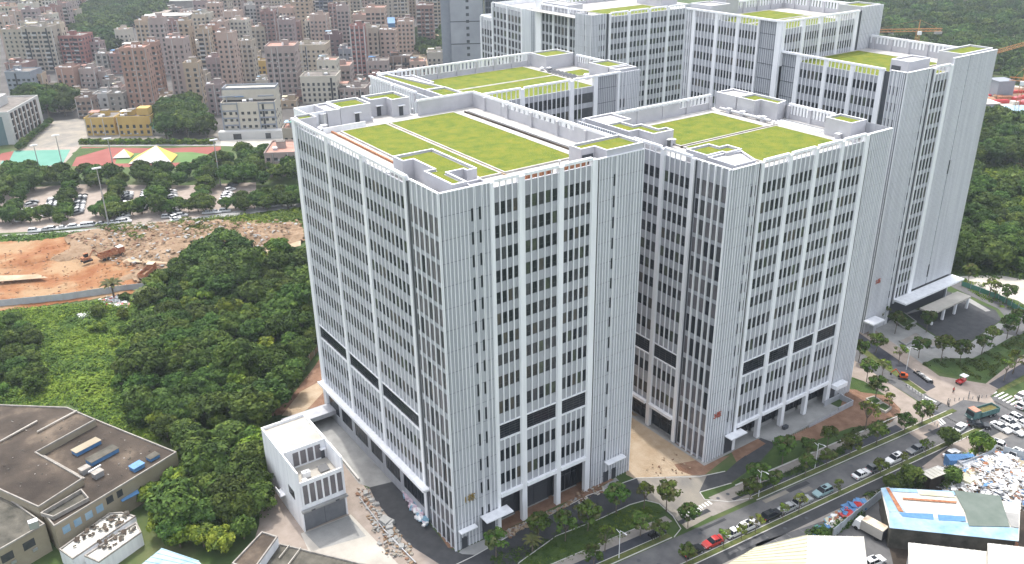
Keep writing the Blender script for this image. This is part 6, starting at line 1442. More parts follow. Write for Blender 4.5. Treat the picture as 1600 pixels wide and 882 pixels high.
def strut(p,q,s_,nm):
    b=MB(); d=(q-p).normalized(); g_=d.cross(Vector((0,0,1))).normalized(); e=g_.cross(d).normalized(); L=(q-p).length; n=int(L/(s_*1.4)); C=[e*s_/2,g_*s_/2-e*s_/2,-g_*s_/2-e*s_/2]
    for k in C: b.tube(p+k,q+k,.12,.12,'crane',4)
    for i in range(n):
        for k in range(3): b.tube(p+d*L*i/n+C[k],p+d*L*(i+1)/n+C[(k+1)%3],.08,.08,'crane',3)
    b.build(nm,o,off=(c.x,c.y,0))
strut(Vector((c.x,c.y,0)),Vector((c.x,c.y,46)),2.0,'mast'); P=G(1546,84,33); strut(Vector((c.x,c.y,44)),P,1.6,'jib'); MB().box(-1.2,1.2,-1.2,1.2,43,46,'white').build('cab',o)
crane_at(1598,128,22,2.0,'orange crane mast at the right edge above the site',6)
M['doorgrey']=mat('grey_roller_door',(.12,.13,.145),(.16,.17,.185),.6,.6,coords='World')
sheet('ramp',[(488,654),(500,646),(579,762),(561,756),(514,697)],.026,'conc')
# ================================================================== ANNEX, RAMPS, FACTORY, SHEDS, HEAPS
o=empty('annex_building',(-16.8,22,0),0,'small white two storey annex with a roof terrace left of the nearest tower','building'); OF=(-16.8,22,0)
def part(nm,b): return b.build(nm,o,off=OF)
X0,X1=-21.5,-12.1
b=MB(); b.box(X0,X0+.3,22,41,0,14,'white').box(X1-.3,X1,22,41,0,14,'white').box(X0+.3,X1-.3,40.7,41,0,14,'white'); b.box(X0+.3,X1-.3,29.8,30.1,9.6,14,'white')
b.hexa([(X0,22,9.6),(X0+.29,22,9.6),(X0+.29,29.8,9.6),(X0,29.8,9.6)]*1+[(X0,22,9.6),(X0+.29,22,9.6),(X0+.29,29.8,9.6),(X0,29.8,9.6)],'white') if 0 else None
part('wall',b)
part('terrace_floor',MB().box(X0+.3,X1-.3,22.3,29.8,9.3,9.6,'concl')); part('roof',MB().box(X0+.3,X1-.3,30.1,40.7,13.3,13.5,'concl')); part('roof_coping',MB().rim([(X0-.05,29.7),(X1+.05,29.7),(X1+.05,41.05),(X0-.05,41.05)],.3,14,14.12,'white'))
part('front_parapet',MB().box(X0+.3,X1-.3,22,22.25,10.7,11.6,'white')); part('front_sill',MB().box(X0+.3,X1-.3,21.95,22.25,5.3,6.2,'white'))
for k in range(7):
    x=X0+.35+k*1.43; part('pier',MB().box(x,x+(.34 if k not in(0,6) else .4),21.9,22.3,6.2,10.7,'white'))
for k in range(6): x=X0+.8+k*1.43; part('window',MB().box(x-.1,x+.98,22.12,22.2,6.2,10.7,'g3'))
for k in range(4): x=X0+2.2+k*1.55; part('window',MB().box(x,x+1.15,29.68,29.79,10.1,13.2,'g3')).name='window'
part('terrace_door',MB().box(-13.5,-12.7,29.7,29.79,9.65,11.9,'dark').box(-13.7,-12.5,28.9,29.79,12.1,12.25,'white'))
part('door_canopy',MB().box(X0-.1,X1+.1,21.2,21.94,4.9,5.3,'conc')); part('garage_door',MB().box(X0+.3,X1-.3,22.3,22.45,0,4.9,'doorgrey').box(-16.84,-16.76,22.27,22.299,0,4.9,'frame')); 
for x in (-19.4,-14.3): part('lamp',MB().box(x-.4,x+.4,21.15,21.2,4.95,5.25,'dark'))
part('side_window',MB().box(X0-.06,X0-.002,25,28,6,7.9,'g1')); part('side_balcony',MB().box(X0-1.1,X0-.01,31,33.5,3.2,3.4,'white').box(X0-1.1,X0-1.0,31,33.5,3.4,4.4,'white'))
part('plant_unit',MB().box(-19.2,-17.6,25.4,26.4,9.61,10.9,'white').tube((-18.4,25.9,10.9),(-18.4,25.9,11.1),.4,.35,'steel',10)); part('plant_unit',MB().box(-19.9,-19,23.5,24.4,9.61,10.6,'white')); part('solar_panel',MB().hexa([(-15.6,25.2,9.8),(-13.6,25.2,9.8),(-13.6,27.2,10.1),(-15.6,27.2,10.1),(-15.6,25.2,9.86),(-13.6,25.2,9.86),(-13.6,27.2,10.16),(-15.6,27.2,10.16)],'dark'))
part('wall_core',MB().box(X0+.3,X1-.3,22.46,40.7,0,9.3,'grey'))
part('roof_hatch',MB().box(X0+.3,X0+1.5,28.2,29.6,9.61,11.2,'white'))
tag(MB().box(-11.9,0,54,58,2.4,3.5,'lgrey').box(-11.9,-11.5,41,54,0,.6,'lgrey').box(-11.8,-.1,57.5,58,0,2.4,'dark').build('ramp_portal'),'low concrete portal over the ramp behind the annex','ramp portal')  # dark back panel stands in for the shade inside the tunnel
a=G(515,695); b_=G(561,752); d=(b_-a).normalized(); n=Vector((-d.y,d.x,0))*.2
tag(MB().hexa([a-n,b_-n,b_+n,a+n]+[q+Vector((0,0,.7)) for q in (a-n,b_-n,b_+n,a+n)],'kerb').build('ramp_wall'),'low wall along the left side of the concrete ramp','wall')
def stones(px0,px1,n,seed,lb,grp,nm='stone_block',m='conc',s=(.5,1.3)):
    r=random.Random(seed); ms=[]
    for k in range(3):
        mb=MB(); mb.hexa([(-.5,-.4,0),(.5,-.45,0),(.45,.4,0),(-.5,.45,0),(-.42,-.36,.5),(.4,-.4,.6),(.42,.33,.55),(-.4,.4,.45)],m); ms.append(mb.mesh(nm))
    for i in range(n):
        t=(i+r.random())/n; c=G(px0[0]+(px1[0]-px0[0])*t+r.uniform(-6,6),px0[1]+(px1[1]-px0[1])*t+r.uniform(-5,5)); k=r.uniform(*s); ob=put(nm,r.choice(ms),None,(c.x,c.y,.02),r.uniform(0,3)); ob.scale=(k,k,k*r.uniform(.6,1.1)); tag(ob,lb,'stone block',grp)
stones((572,768),(592,800),9,1,'pale stone block lying along the left edge of the black path','stone blocks along the black path'); stones((590,800),(625,860),18,2,'pale stone block heaped on the ground below the black path','stone blocks below the path')
stones((596,812),(612,828),3,5,'large pale stone block beside the path bend','large stone blocks','stone_block','conc',(1.8,2.4))
def litter(name,poly,n,seed,mats,s,label,h=.3,z=0.03,cat='rubble'):
    r=np.random.default_rng(seed); q=[tuple(G(*p,z if z>3 else 0))[:2] for p in poly]; xs=[p[0] for p in q]; ys=[p[1] for p in q]; b=MB(); k=0
    while k<n:
        x=r.uniform(min(xs),max(xs)); y=r.uniform(min(ys),max(ys))
        if not inside(q,x,y): continue
        k+=1; w=r.uniform(*s); l=w*r.uniform(.4,1.0); hh=r.uniform(.2,1)*h; a=r.uniform(0,3.14); c_,s_=math.cos(a),math.sin(a); tl=r.uniform(-.25,.25)*w
        P=[(-w/2,-l/2),(w/2,-l/2),(w/2,l/2),(-w/2,l/2)]; P=[(x+c_*u-s_*v,y+s_*u+c_*v,tl*(1 if u>0 else -1)) for u,v in P]; zz=z+r.random()*h*.6+abs(tl)
        b.hexa([(u,v,zz-.02+t) for u,v,t in P]+[(u,v,zz+hh*.5+t) for u,v,t in P],mats[r.integers(len(mats))])
    o=b.build(name); tag(o,label,cat,kind='stuff'); return o
litter('rubble',[(790,832),(880,792),(900,778),(890,790),(838,815),(795,842)],330,1,['spoil','conc','soil','sand'],(.2,.7),'broken rubble lying in front of the nearest tower')
litter('rubble',[(905,790),(945,770),(942,758),(900,772)],70,2,['spoil','soil','concl'],(.2,.7),'rubble right of the entrance path of the nearest tower')
litter('rubble',[(585,790),(640,852),(652,884),(600,870),(575,810)],150,3,['spoil','conc','dusty'],(.2,.8),'rubble and slabs on the ground below the black path')
M['pinkbag']=mat('pink_bags',(.50,.36,.42),(.60,.50,.55),2,.7); M['bluebag']=mat('blue_bags',(.20,.35,.45),rough=.6)
litter('bagged_waste',[(632,772),(640,770),(668,812),(664,828),(650,812)],120,4,['pinkbag','pinkbag','bluebag','cwhite'],(.5,1.3),'pinkish bags heaped along the wall of the nearest tower',.9)
litter('rubble',[(1000,732),(1060,705),(1094,748),(1040,752)],26,6,['soil','sand','spoil'],(.15,.45),'loose soil lumps between the two near towers')
litter('debris',[(155,472),(185,466),(205,478),(200,484),(160,480)],160,7,['cwhite','white','cred','concl'],(.4,1.6),'white waste heap beside the palm on the scrub',.9); litter('debris',[(121,491),(140,491),(136,500),(124,499)],40,8,['cwhite'],(.6,1.5),'small white heap on the scrub left of the palm',.6)
tree('palm',*G(179,468)[:2],1.5,'palm tree beside the white waste heap',nm='palm_tree'); tree('palm',*G(228,478)[:2],1.3,'palm low on the upper scrub',nm='palm_tree')
tree('palm',*G(832,862)[:2],.8,'small palm clump at the lower edge of the lane',nm='palm_tree') 
# hoarding of the clay site
p=[(-30,484),(0,480),(100,470),(180,458),(270,448),(290,446)]; fo=empty('hoarding',tuple(G(0,480)),0,'long grey panel hoarding along the lower edge of the clay site','fence'); O=G(0,480); pm=MB().box(0,2.9,-.03,.03,.1,2.3,'hoard_') if 0 else None
M['hoard']=mat('grey_hoarding',(.34,.38,.42),(.44,.48,.51),.6,.6,coords='World')
pts=[G(*q) for q in p]; seg=3.2; prev=pts[0]; i=0; pos=0; panel=None
for A_,B_ in zip(pts,pts[1:]):
    d=B_-A_; L=d.length; n=max(1,int(L/seg)); an=math.atan2(d.y,d.x)
    for k in range(n):
        q=A_+d*k/n; put('panel',(_fm.setdefault('hp%.2f'%(L/n),MB().box(.04,L/n-.04,-.03,.03,.1,2.3,'hoard').mesh('panel'))),fo,q-O,an); put('post',_fm.setdefault('hpost',MB().box(-.07,.07,-.09,.09,0,2.5,'steel').mesh('post')),fo,q-O,an)
# perimeter fence beside the track
p=[(498,548),(470,585),(448,622),(430,640),(405,648)]; O=G(498,548); fo=empty('perimeter_fence',tuple(O),0,'grey perimeter fence between the wood and the nearest tower','fence'); pts=[G(*q) for q in p]
for A_,B_ in zip(pts,pts[1:]):
    d=B_-A_; L=d.length; n=max(1,int(L/2.6)); an=math.atan2(d.y,d.x)
    for k in range(n): q=A_+d*k/n; put('panel',(_fm.setdefault('hq%.2f'%(L/n),MB().box(.05,L/n-.05,-.03,.03,.1,2.2,'spoil').mesh('panel'))),fo,q-O,an); put('post',_fm['hpost'],fo,q-O,an)
# old factory
def roofpoly(o,nm,px,z,m,wall,z0=0,par=.35,off=None,t=.25):
    q=[tuple(G(*p_,z))[:2] for p_ in px]; 
    if area(q)<0: q=q[::-1]
    OFF=tuple(o.location); MB().prism(q,z0,z-.35,wall).build('wall',o,off=OFF); MB().prism(inset(q,t),z-.349,z-.3,m).build(nm,o,off=OFF); MB().rim(q,t,z-.349,z,wall if par<.3 else 'concl2').build('coping',o,off=OFF); return q
M['concl2']=mat('grey_coping',(.22,.20,.18),(.36,.34,.31),.8,.95,coords='World')
c=G(120,740); fo=empty('factory_building',(c.x,c.y,0),0,'old brown roofed factory with blue skylights, lower left','factory')
lo=roofpoly(fo,'roof',[(150,655),(162,660),(276,706),(250,722),(84,822),(60,793),(130,747),(57,706)],7.0,'concd','tan')
hi=roofpoly(fo,'roof',[(-40,640),(0,632),(105,636),(149.5,655),(56.5,706),(129.5,747),(59.5,792),(0,765),(-40,745)],8.4,'concd','tan')
OFc=(c.x,c.y,0)
a=Vector((-36.3,53.7,0)); e=Vector((-61.9,43.0,0)); d=(e-a); an=math.atan2(d.y,d.x)
for k in range(11):
    q=a+d*(.05+k*.085); nrm=Vector((d.y,-d.x,0)).normalized()*(-1); nrm=nrm if nrm.y<0 else -nrm
    t=d.normalized(); h0,h1=(4.6,6.2) if k<7 else (4.0,5.6); u=t*1.5; s_=nrm*.03
    MB().hexa([q+s_+Vector((0,0,h0)),q+u+s_+Vector((0,0,h0)),q+u-s_*3+Vector((0,0,h0)),q-s_*3+Vector((0,0,h0)),q+s_+Vector((0,0,h1)),q+u+s_+Vector((0,0,h1)),q+u-s_*3+Vector((0,0,h1)),q-s_*3+Vector((0,0,h1))],'g1' if k<7 else 'blueroof').build('window',fo,off=OFc)
for (x,y,l,w_,h_,top) in ((-51.6,66.6,5.6,2.0,.9,'tan'),(-49.5,61.3,6.2,2.3,.9,'concd2'),(-44.5,52.9,2.4,1.8,.9,'bluep'),(-40.9,54.6,2.2,1.6,.7,'concd2'),(-53.6,57.7,1.8,1.4,1.2,'concl2'),(-51.7,54.8,1.9,1.4,1.2,'concl2')):
    b=MB(); b.box(-l/2,l/2,-w_/2,w_/2,0,h_,'bluep' if top in('tan','concd2','bluep') else 'steel'); b.box(-l/2-.12,l/2+.12,-w_/2-.12,w_/2+.12,h_,h_+.08,top); put('skylight' if l>3 else 'roof_vent',b.mesh('skylight'),fo,Vector((x,y,6.7))-c,.36)
MB().tube((-53.2,56,7.6),(-50.6,57.2,7.6),.22,.22,'cwhite',8).build('roof_pipe',fo,off=OFc)
c2=G(35,435+395,8.2); MB().box(-.8,.8,-.6,.6,8.1,9.6,'steel').build('roof_unit',fo,off=(0,0,0)).location=(c2.x-c.x+2,c2.y-c.y,0)
for q0,q1 in (((58,658),(0,690)),((120,642),(58,675))):
    A_=G(*q0,8.5);B_=G(*q1,8.5); MB().tube(A_,B_,.22,.22,'concl',5).build('roof_ridge',fo,off=OFc)
# courtyard in the low roof
q=[G(*p_,6.9) for p_ in [(64,806),(128,768),(140,782),(84,812)]]; MB().prism([tuple(v)[:2] for v in q],6.72,6.76,'concd2').rim([tuple(v)[:2] for v in q],.2,6.76,7.6,'concl2').build('roof_pit',fo,off=OFc)
for px,py,s_ in ((18,722,.8),(215,700,.5)):
    pass
# blue awning on the wall
a1,a2,a3,a4=[G(*p_,3.8) for p_ in [(184,777),(214,764),(218,771),(191,785)]]; tag(MB().hexa([a1,a4,a3,a2]+[v+Vector((0,0,.12)) for v in (a1,a4,a3,a2)],'bluep').build('awning'),'bright blue awning on the side of the old factory','awning')
c=G(30,840); fo=empty('workshop_building',(c.x,c.y,0),0,'tan walled workshop with two windows in the bottom left corner','building')
q=roofpoly(fo,'roof',[(-50,770),(0,768),(70,818),(0,858),(-50,880)],6.6,'concd2','tan'); 
for (px,py) in ((49,846),(12,868)):
    best=None
    A_=G(70,818,6.6);B_=G(0,858,6.6); d=(B_-A_); t=d.normalized(); nrm=Vector((d.y,-d.x,0)).normalized(); nrm=nrm if nrm.y<0 else -nrm
    u=.30 if px>30 else .78; p0=A_+d*u; p0.z=0
    P=[p0+nrm*.04,p0+t*2.2+nrm*.04,p0+t*2.2-nrm*.1,p0-nrm*.1]; MB().hexa([v+Vector((0,0,3.3)) for v in P]+[v+Vector((0,0,5.0)) for v in P],'g1').build('window',fo,off=(c.x,c.y,0)); P=[v+nrm*.35 for v in P]; MB().hexa([v+Vector((0,0,2.3)) for v in [P[0],P[0]+t*.9,P[3]+t*.9,P[3]]]+[v+Vector((0,0,2.9)) for v in [P[0],P[0]+t*.9,P[3]+t*.9,P[3]]],'steel').build('air_conditioner',fo,off=(c.x,c.y,0))
for k,(px,lb) in enumerate([([(92,858),(171,801),(190,800),(212,806),(113,873)],'long pale flat roof shed along the old factory, upper strip'),([(131,868),(213,815),(221,831),(154,878)],'pale flat roof shed, lower strip above the blue tin roof')]):
    c=G(*px[0]); fo=empty('shed',(c.x,c.y,0),0,lb,'shed'); roofpoly(fo,'roof',px,3.4-.2*k,'whitetin','white')
litter('roof_moss',[(150,812),(205,800),(190,818),(140,840),(110,860),(115,850)],60,14,['concd2','concd'],(.3,1.0),'dead leaves and moss on the pale shed roofs',.12,3.3,'moss'); litter('roof_moss',[(150,850),(205,822),(212,828),(160,865)],45,15,['concd2','concd'],(.3,.9),'dirt on the lower shed roof',.1,3.1,'moss')
litter('debris',[(200,800),(250,762),(280,735),(270,735),(240,760),(190,795)],130,16,['cwhite','concl','bluep','spoil'],(.3,1.1),'white rubbish strip along the factory wall',.5)
def tin_shed(px,z,m,wall,lb,nm='shed',ribs=1.0,rise=.8):
    q=[G(*p_,z) for p_ in px]; c=G(*px[0]); fo=empty(nm,(c.x,c.y,0),0,lb,'shed'); OF=(c.x,c.y,0); qq=[tuple(v)[:2] for v in q]; MB().prism(inset(qq if area(qq)>0 else qq[::-1],.4),0,z-.15,wall).build('wall',fo,off=OF)
    b=MB(); A_,B_,C_,D_=q[:4]; n=max(4,int((B_-A_).length/ribs))
    for k in range(n):
        t0,t1=k/n,(k+1)/n; p0=A_.lerp(B_,t0);p1=A_.lerp(B_,t1);p3=D_.lerp(C_,t0);p2=D_.lerp(C_,t1); e=(p1-p0)*.12
        o_=put('roof_sheet',MB().hexa([v+Vector((0,0,-.05)) for v in (p0,p1,p2,p3)]+[v+Vector((0,0,.02+.015*(k%2))) for v in (p0,p1,p2,p3)],m(k,n) if callable(m) else m).mesh('roof_sheet',OF),fo); 
        b.hexa([v for v in (p1-e*.5,p1+e*.5,p2+e*.5,p2-e*.5)]+[v+Vector((0,0,.12)) for v in (p1-e*.5,p1+e*.5,p2+e*.5,p2-e*.5)],m(k,n) if callable(m) else m)
    r_=b.build('roof_ribs',fo,off=OF); r_['kind']='stuff'; return fo,q
tin_shed([(219,884),(252,857.6),(311,877.7),(330,900)],4.2,'blueroof','white','pale blue tin roof shed at the bottom edge among the trees')
c=G(450,860); fo=empty('low_building',(c.x,c.y,0),0,'low building with a stained grey roof at the bottom edge','building'); roofpoly(fo,'roof',[(437,849),(600,888),(600,930),(380,930),(396,884)],4.2,'concd2','concl2')
OFx=(c.x,c.y,0)
for q0,q1 in (((452,852),(436,872)),((470,856),(446,888))): A_=G(*q0,4.3);B_=G(*q1,4.3); MB().tube(A_,B_,.12,.12,'concl',4).build('roof_divider',fo,off=OFx)
c=G(400,850); fo=empty('low_building',(c.x,c.y,0),0,'small white walled block with rubbish on its roof at the bottom edge','building'); roofpoly(fo,'roof',[(362,880),(409,830),(434,838),(395,892)],6.2,'concd','white')
# blue and white shed lower right
def shedm(k,n): return 'blueroof' if k<2 else ('whitetin')
OUT=[(1376,763),(1594,786),(1591,846),(1390,825)]
fo,q=tin_shed(OUT,5.0,lambda k,n:'whitetin','concd2','big tin roofed shed patched white, blue and green by the scrap heap',ribs=1.15)
OF=tuple(fo.location)
def patch(px,m,nm,h=.16,z=5.0): 
    qq=[G(*p_,z+h) for p_ in px]; MB().prism([tuple(v)[:2] for v in qq],z+h-.05,z+h,m).build(nm,fo,off=OF)
patch([(1376,763),(1389,761),(1415,800),(1389,800)],'blueroof','blue_roof_sheet'); patch([(1389,801),(1405,800),(1511,817),(1591,826),(1591,846),(1390,825)],'blueroof','blue_roof_sheet'); patch([(1389,762.5),(1497,768),(1492,774),(1394,768)],'blueroof','blue_roof_sheet',.17)
patch([(1405,801),(1458,803),(1459,812),(1437,810),(1410,807)],'bluep','skylight_sheet',.22); patch([(1465,804),(1508,807),(1509,815),(1467,813)],'bluep','skylight_sheet',.22)
patch([(1432,765),(1487,770),(1494,778),(1437,773)],'yellowtin','cream_roof_sheet',.2); patch([(1410,777.5),(1495,783.5),(1494,786.5),(1411,780.5)],'rust','rusty_ridge',.24); patch([(1384,762),(1389,762),(1412,800),(1404,799)],'rust','rusty_gutter',.26)
patch([(1490,766),(1563,775),(1578,823),(1514,822),(1508,800)],'greentarp','tarpaulin',.3); patch([(1570,800),(1592,803),(1592,825),(1580,823)],'conc','grey_roof_sheet',.2)
litter('stored_goods',[(1390,832),(1590,852),(1590,865),(1500,862),(1388,845)],220,21,['rust','spoil','concd','bluebag','soil'],(.4,1.4),'goods piled in the shade along the patched shed',1.3)
tin_shed([(1100,905),(1178,856.5),(1262,836.5),(1260,920)],5.0,'yellowtin','white','cream tin roofed shed at the bottom edge below the street'); tin_shed([(1262,837),(1349,839),(1357,905),(1258,905)],5.05,'whitetin','concl','white tin roofed shed at the bottom edge left of the box truck')
tin_shed([(1419,848),(1541,862),(1541,915),(1420,915)],5.0,'whitetin','lgrey','white roofed shed at the bottom edge right of the yard'); tin_shed([(1543,849),(1660,862),(1660,915),(1543,915)],5.6,'whitetin','concl','white roofed shed in the bottom right corner')
tin_shed([(1438,738),(1465,728),(1483.5,738),(1455.5,749)],3.2,'whitetin','concd','small white roofed hut left of the scrap heap',nm='hut',ribs=.9)
for px,py,l,a_,m,lb in [(1499,728,6,-.6,'bluep','blue skip standing between hut and scrap heap'),(1512,757,5,.1,'yellowtin','cream container roof at the foot of the scrap heap'),(1532,764,4,.1,'tan','tan container at the foot of the scrap heap'),(1512,735,4.5,-.3,'steel','grey container at the left of the scrap heap')]:
    c=G(px,py); b=MB().box(-l/2,l/2,-1.2,1.2,0,2.2,m)
    for k in range(int(l*2)): b.box(-l/2+k*.5+.05,-l/2+k*.5+.2,-1.25,-1.2,.1,2.1,m).box(-l/2+k*.5+.05,-l/2+k*.5+.2,-1.15,1.15,2.2,2.25,m)
    tag(b.build('container',loc=(c.x,c.y,.03),rz=a_),lb,'container')
# scrap heap
r=np.random.default_rng(8); b=MB(); c=G(1552,752); MB_=MB(); mats=['cwhite','concl','concl','conc','steel','dark','dark','steel','rust','white','spoil','tan','conc','concl','bluep']
v=[];f=[]
for j in range(9):
    for i in range(24):
        a=6.283*i/24; rr=j/8; v.append((math.cos(a)*12*rr,math.sin(a)*8.5*rr,2.6*(1-rr*rr)*(1+.3*noise.noise(Vector((math.cos(a)*3*rr,math.sin(a)*3*rr,1)))))); 
for j in range(8):
    for i in range(24): b2=(i+1)%24; f.append((j*24+i,(j+1)*24+i,(j+1)*24+b2,j*24+b2))
for k in range(1500):
    a=r.uniform(0,6.283); rr=math.sqrt(r.random()); x=math.cos(a)*12.5*rr; y=math.sin(a)*9*rr; z=2.7*(1-rr*rr)+.1; al=r.uniform(0,6.28); L_=r.uniform(.5,3.2) if k%3 else r.uniform(.5,1.6); t=Vector((math.cos(al),math.sin(al),r.uniform(-.35,.35)))*L_/2; p_=Vector((x,y,z)); m=mats[r.integers(len(mats))] if k%2 or rr>.85 else 'cwhite'
    if k%3: b.tube(p_-t,p_+t,.05+.07*r.random(),.05,m,4)
    else:
        w_=Vector((-math.sin(al),math.cos(al),r.uniform(-.4,.4)))*r.uniform(.25,1.0); b.hexa([p_-t-w_,p_+t-w_,p_+t+w_,p_-t+w_]+[q_+Vector((0,0,.05)) for q_ in (p_-t-w_,p_+t-w_,p_+t+w_,p_-t+w_)],m)
so_=b.build('scrap_heap',loc=(c.x,c.y,0),rz=-.1); tag(so_,'big heap of white and rusty scrap beside the patched shed','scrap heap',kind='stuff')
tag(put('scrap_core',mesh_from('scrap_core',v,f,[M['spoil']],smooth=True),None,(c.x,c.y,0),-.1),'dark earth body under the scrap heap','heap',kind='stuff')
litter('scrap',[(1480,742),(1520,730),(1600,800),(1600,775),(1500,760)],240,23,['cwhite','rust','steel','bluep','concl'],(.4,1.6),'loose scrap spread round the big heap',.8)
def wallrun(pxs,h,m,lb,nm='fence',seg=2.4):
    O=G(*pxs[0]); fo=empty(nm,tuple(O),0,lb,'fence'); pts=[G(*q) for q in pxs]
    for A_,B_ in zip(pts,pts[1:]):
        d=B_-A_; L=d.length; n=max(1,int(L/seg)); an=math.atan2(d.y,d.x)
        for k in range(n): put('panel',(_fm.setdefault((m,h,round(L/n,2)),MB().box(.03,L/n-.03,-.04,.04,.05,h,m).mesh('panel'))),fo,A_+d*k/n-O,an); put('post',_fm['hpost'],fo,A_+d*k/n-O,an)
wallrun([(1500,738),(1540,722),(1553,712)],2.6,'hoard','grey sheet fence between the junction corner and the scrap heap'); wallrun([(1300,842),(1345,805),(1378,778)],2.4,'hoard','grey sheet fence between pavement and truck yard'); wallrun([(1566,712),(1600,722),(1640,735)],2.4,'hoard','grey sheet fence behind the scrap heap')
wallrun([(1502,447),(1560,468),(1600,492),(1640,508)],1.6,'court','green screen along the building site at the right edge')
litter('tarpaulin_heap',[(1320,796),(1345,785),(1352,790),(1335,806),(1318,812)],70,25,['bluep','bluep','bluep','bluep','cred'],(.8,2.0),'blue tarpaulins and bags dumped between pavement and fence',.9); litter('rubbish',[(1290,815),(1318,800),(1318,815),(1295,830)],80,26,['yellowtin','cwhite','rust','bluebag'],(.4,1.2),'pale rubbish dumped left of the blue tarpaulins',.6); litter('rubbish',[(1275,828),(1292,820),(1295,830),(1270,838)],30,27,['bluep','court'],(.4,1.2),'blue rubbish at the lower end of the pavement',.5)
clumps('weeds',[(1262,836),(1300,822),(1340,812),(1350,800),(1300,838)],60,41,(.4,1.2),('leafm','leafd'),.8,40,.2,label='weeds along the grey fence by the pavement')
clumps('weeds',[(1350,778),(1400,758),(1440,748),(1440,760),(1400,765)],60,42,(.4,1.4),('leafm','leafd'),.9,40,.2,label='weeds between the pavement and the patched shed'); clumps('weeds',[(1470,760),(1500,738),(1512,760),(1480,766)],50,43,(.4,1.5),('leafm','leafl'),.9,40,.2,label='bushes round the small hut'); clumps('weeds',[(1500,722),(1535,702),(1556,705),(1530,722)],60,44,(.4,1.6),('leafm','leafl'),1.0,40,.2,label='bushes at the grey sheet fence by the junction')
for px,py,k,s_,lb in [(1420,762,'mid1',.8,'tree left of the small hut'),(1485,757,'mid0',.7,'tree between hut and patched shed'),(1528,712,'light0',.9,'bright tree at the sheet fence by the junction'),(1393,770,'dense1',.5,'small dark tree at the corner of the patched shed')]: c=G(px,py); tree(k,c.x,c.y,s_,lb)
# platform and ramp before tower three
MBp=MB(); q=[(75.7,-8.2),(100.4,-8.2),(100.8,-11.9),(76.8,-11.6)]; sheet('ramp',q,.05,'conc',world=True)
tag(MB().box(98.6,104.2,-12.2,-12.0,0,1.5,'lgrey').box(104.0,104.2,-12.0,-7.8,0,1.5,'lgrey').box(88,98.6,-12.2,-12.0,0,.7,'lgrey').box(98.3,104.0,-8.5,-8.3,0,1.5,'lgrey').build('ramp_wall'),'grey walls round the ramp pit before tower three','wall')
b=MB(); 
for k in range(34): b.box(77+k*.65,77.05+k*.65,-12.15,-12.1,.05,1.0,'steel')
b.box(77,98.5,-12.15,-12.1,1.0,1.06,'steel'); tag(b.build('railing'),'steel railing along the ramp before tower three','railing')
tag(MB().box(82.5,83.9,-9.6,-8.8,.06,.9,'dark').build('generator'),'small dark machine standing on the ramp platform','machine')
for px,lb in ((([(1352,626),(1365,622),(1378,631),(1366,637)]),'left planter box on the brick forecourt'),(([(1366,638),(1379,632),(1393,640),(1383,647)]),'right planter box on the brick forecourt')):
    q=[tuple(G(*p_))[:2] for p_ in px]; q=q if area(q)>0 else q[::-1]; o=empty('planter',(q[0][0],q[0][1],0),0,lb,'planter'); MB().rim(q,.25,0,.7,'concl').build('rim',o,off=(q[0][0],q[0][1],0)); MB().prism(inset(q,.25),0,.55,'lawn').build('planting',o,off=(q[0][0],q[0][1],0))
for k,(px,lb) in enumerate([([(1376,489),(1402,483),(1432,505),(1412,515)],'raised green bed beside the big canopy'),([(1404,535),(1430,522),(1440,528),(1415,542)],'grey stone bench bed on the plaza'),([(1345,500),(1375,493),(1380,500),(1350,508)],'grey stone step by the entrance of tower five'),([(1445,535),(1470,528),(1480,538),(1455,546)],'low stone bed between plaza and parking court')]):
    q=[tuple(G(*p_))[:2] for p_ in px]; q=q if area(q)>0 else q[::-1]; tag(MB().rim(q,.3,0,.6,'conc').prism(inset(q,.3),0,.5,'lawn' if k==0 else 'pave').build('plaza_bed'),lb,'plaza bed')
clumps('weeds',[(1300,700),(1345,680),(1390,660),(1395,650),(1330,672)],60,45,(.1,.4),('leafm','leafo'),.6,30,.15,label='thin grass at the edge of the brick forecourt')
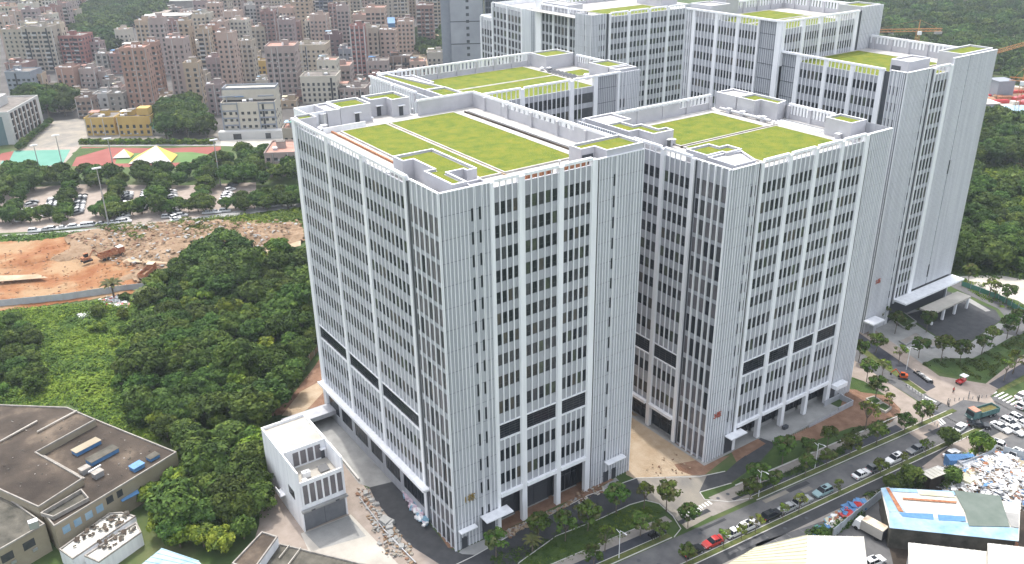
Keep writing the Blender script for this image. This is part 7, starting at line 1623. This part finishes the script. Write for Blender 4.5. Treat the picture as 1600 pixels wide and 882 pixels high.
# boundary wall and mound around the small concrete yard
litter('rubble',[(555,765),(575,764),(590,800),(640,860),(640,880),(575,820)],80,28,['soil','spoil','conc'],(.2,.8),'planks and earth along the edge of the concrete apron')
A_=[(562,780),(600,830),(650,882)]
for (p0,p1) in zip(A_,A_[1:]): a=G(*p0);b_=G(*p1); tag(MB().tube(a+Vector((0,0,.4)),b_+Vector((0,0,.4)),.12,.12,'steel',5).build('pipe_run'),'long pipe lying beside the concrete apron','pipe','pipes beside the apron')

litter('clods',[(100,374),(180,362),(300,352),(470,352),(430,400),(350,398),(285,440),(225,450),(150,398)],900,51,['spoil','spoil','conc','soil'],(.3,1.3),'broken clods and rubble strewn over the spoil of the clay site',.6,1.7)
litter('clods',[(0,400),(100,385),(200,420),(240,450),(100,468),(0,478)],200,52,['clay','clay','soil'],(.2,.8),'orange clods on the clay site',.5,.9)
clumps('weeds',[(150,356),(240,352),(250,362),(170,368)],50,53,(.3,.8),('leafl','leafm'),1.0,30,.25,z=1.2,label='green patches on the upper edge of the clay site'); clumps('weeds',[(190,372),(225,370),(225,380),(195,382)],26,54,(.2,.6),('leafl','leafm'),.8,30,.22,z=1.8,label='green patch on the spoil')

litter('roof_dirt',[(20,650),(100,640),(140,655),(60,700),(120,745),(60,785),(0,760),(0,690)],40,61,['concd2','concd2','concl2'],(.12,.4),'scraps on the upper roof of the old factory',.1,8.12,'litter')
litter('roof_dirt',[(100,700),(165,672),(262,706),(240,718),(150,770),(138,745)],40,62,['concd2','concd2','concl2'],(.12,.4),'scraps on the lower roof of the old factory',.1,6.72,'litter')
# ================================================================== HAZE
me=MB().box(-1495,4490,-495,4490,-1.0,175,'white').mesh('haze'); me.materials.clear()
hm=bpy.data.materials.new('thin_haze'); hm.use_nodes=True; n=hm.node_tree.nodes; n.remove(n['Principled BSDF']); pv=n.new('ShaderNodeVolumePrincipled'); pv.inputs['Color'].default_value=(.78,.88,1,1); pv.inputs['Density'].default_value=0.00014; pv.inputs['Anisotropy'].default_value=.3
hm.node_tree.links.new(pv.outputs[0],n['Material Output'].inputs['Volume']); me.materials.append(hm); o=put('haze',me); o['kind']='stuff'
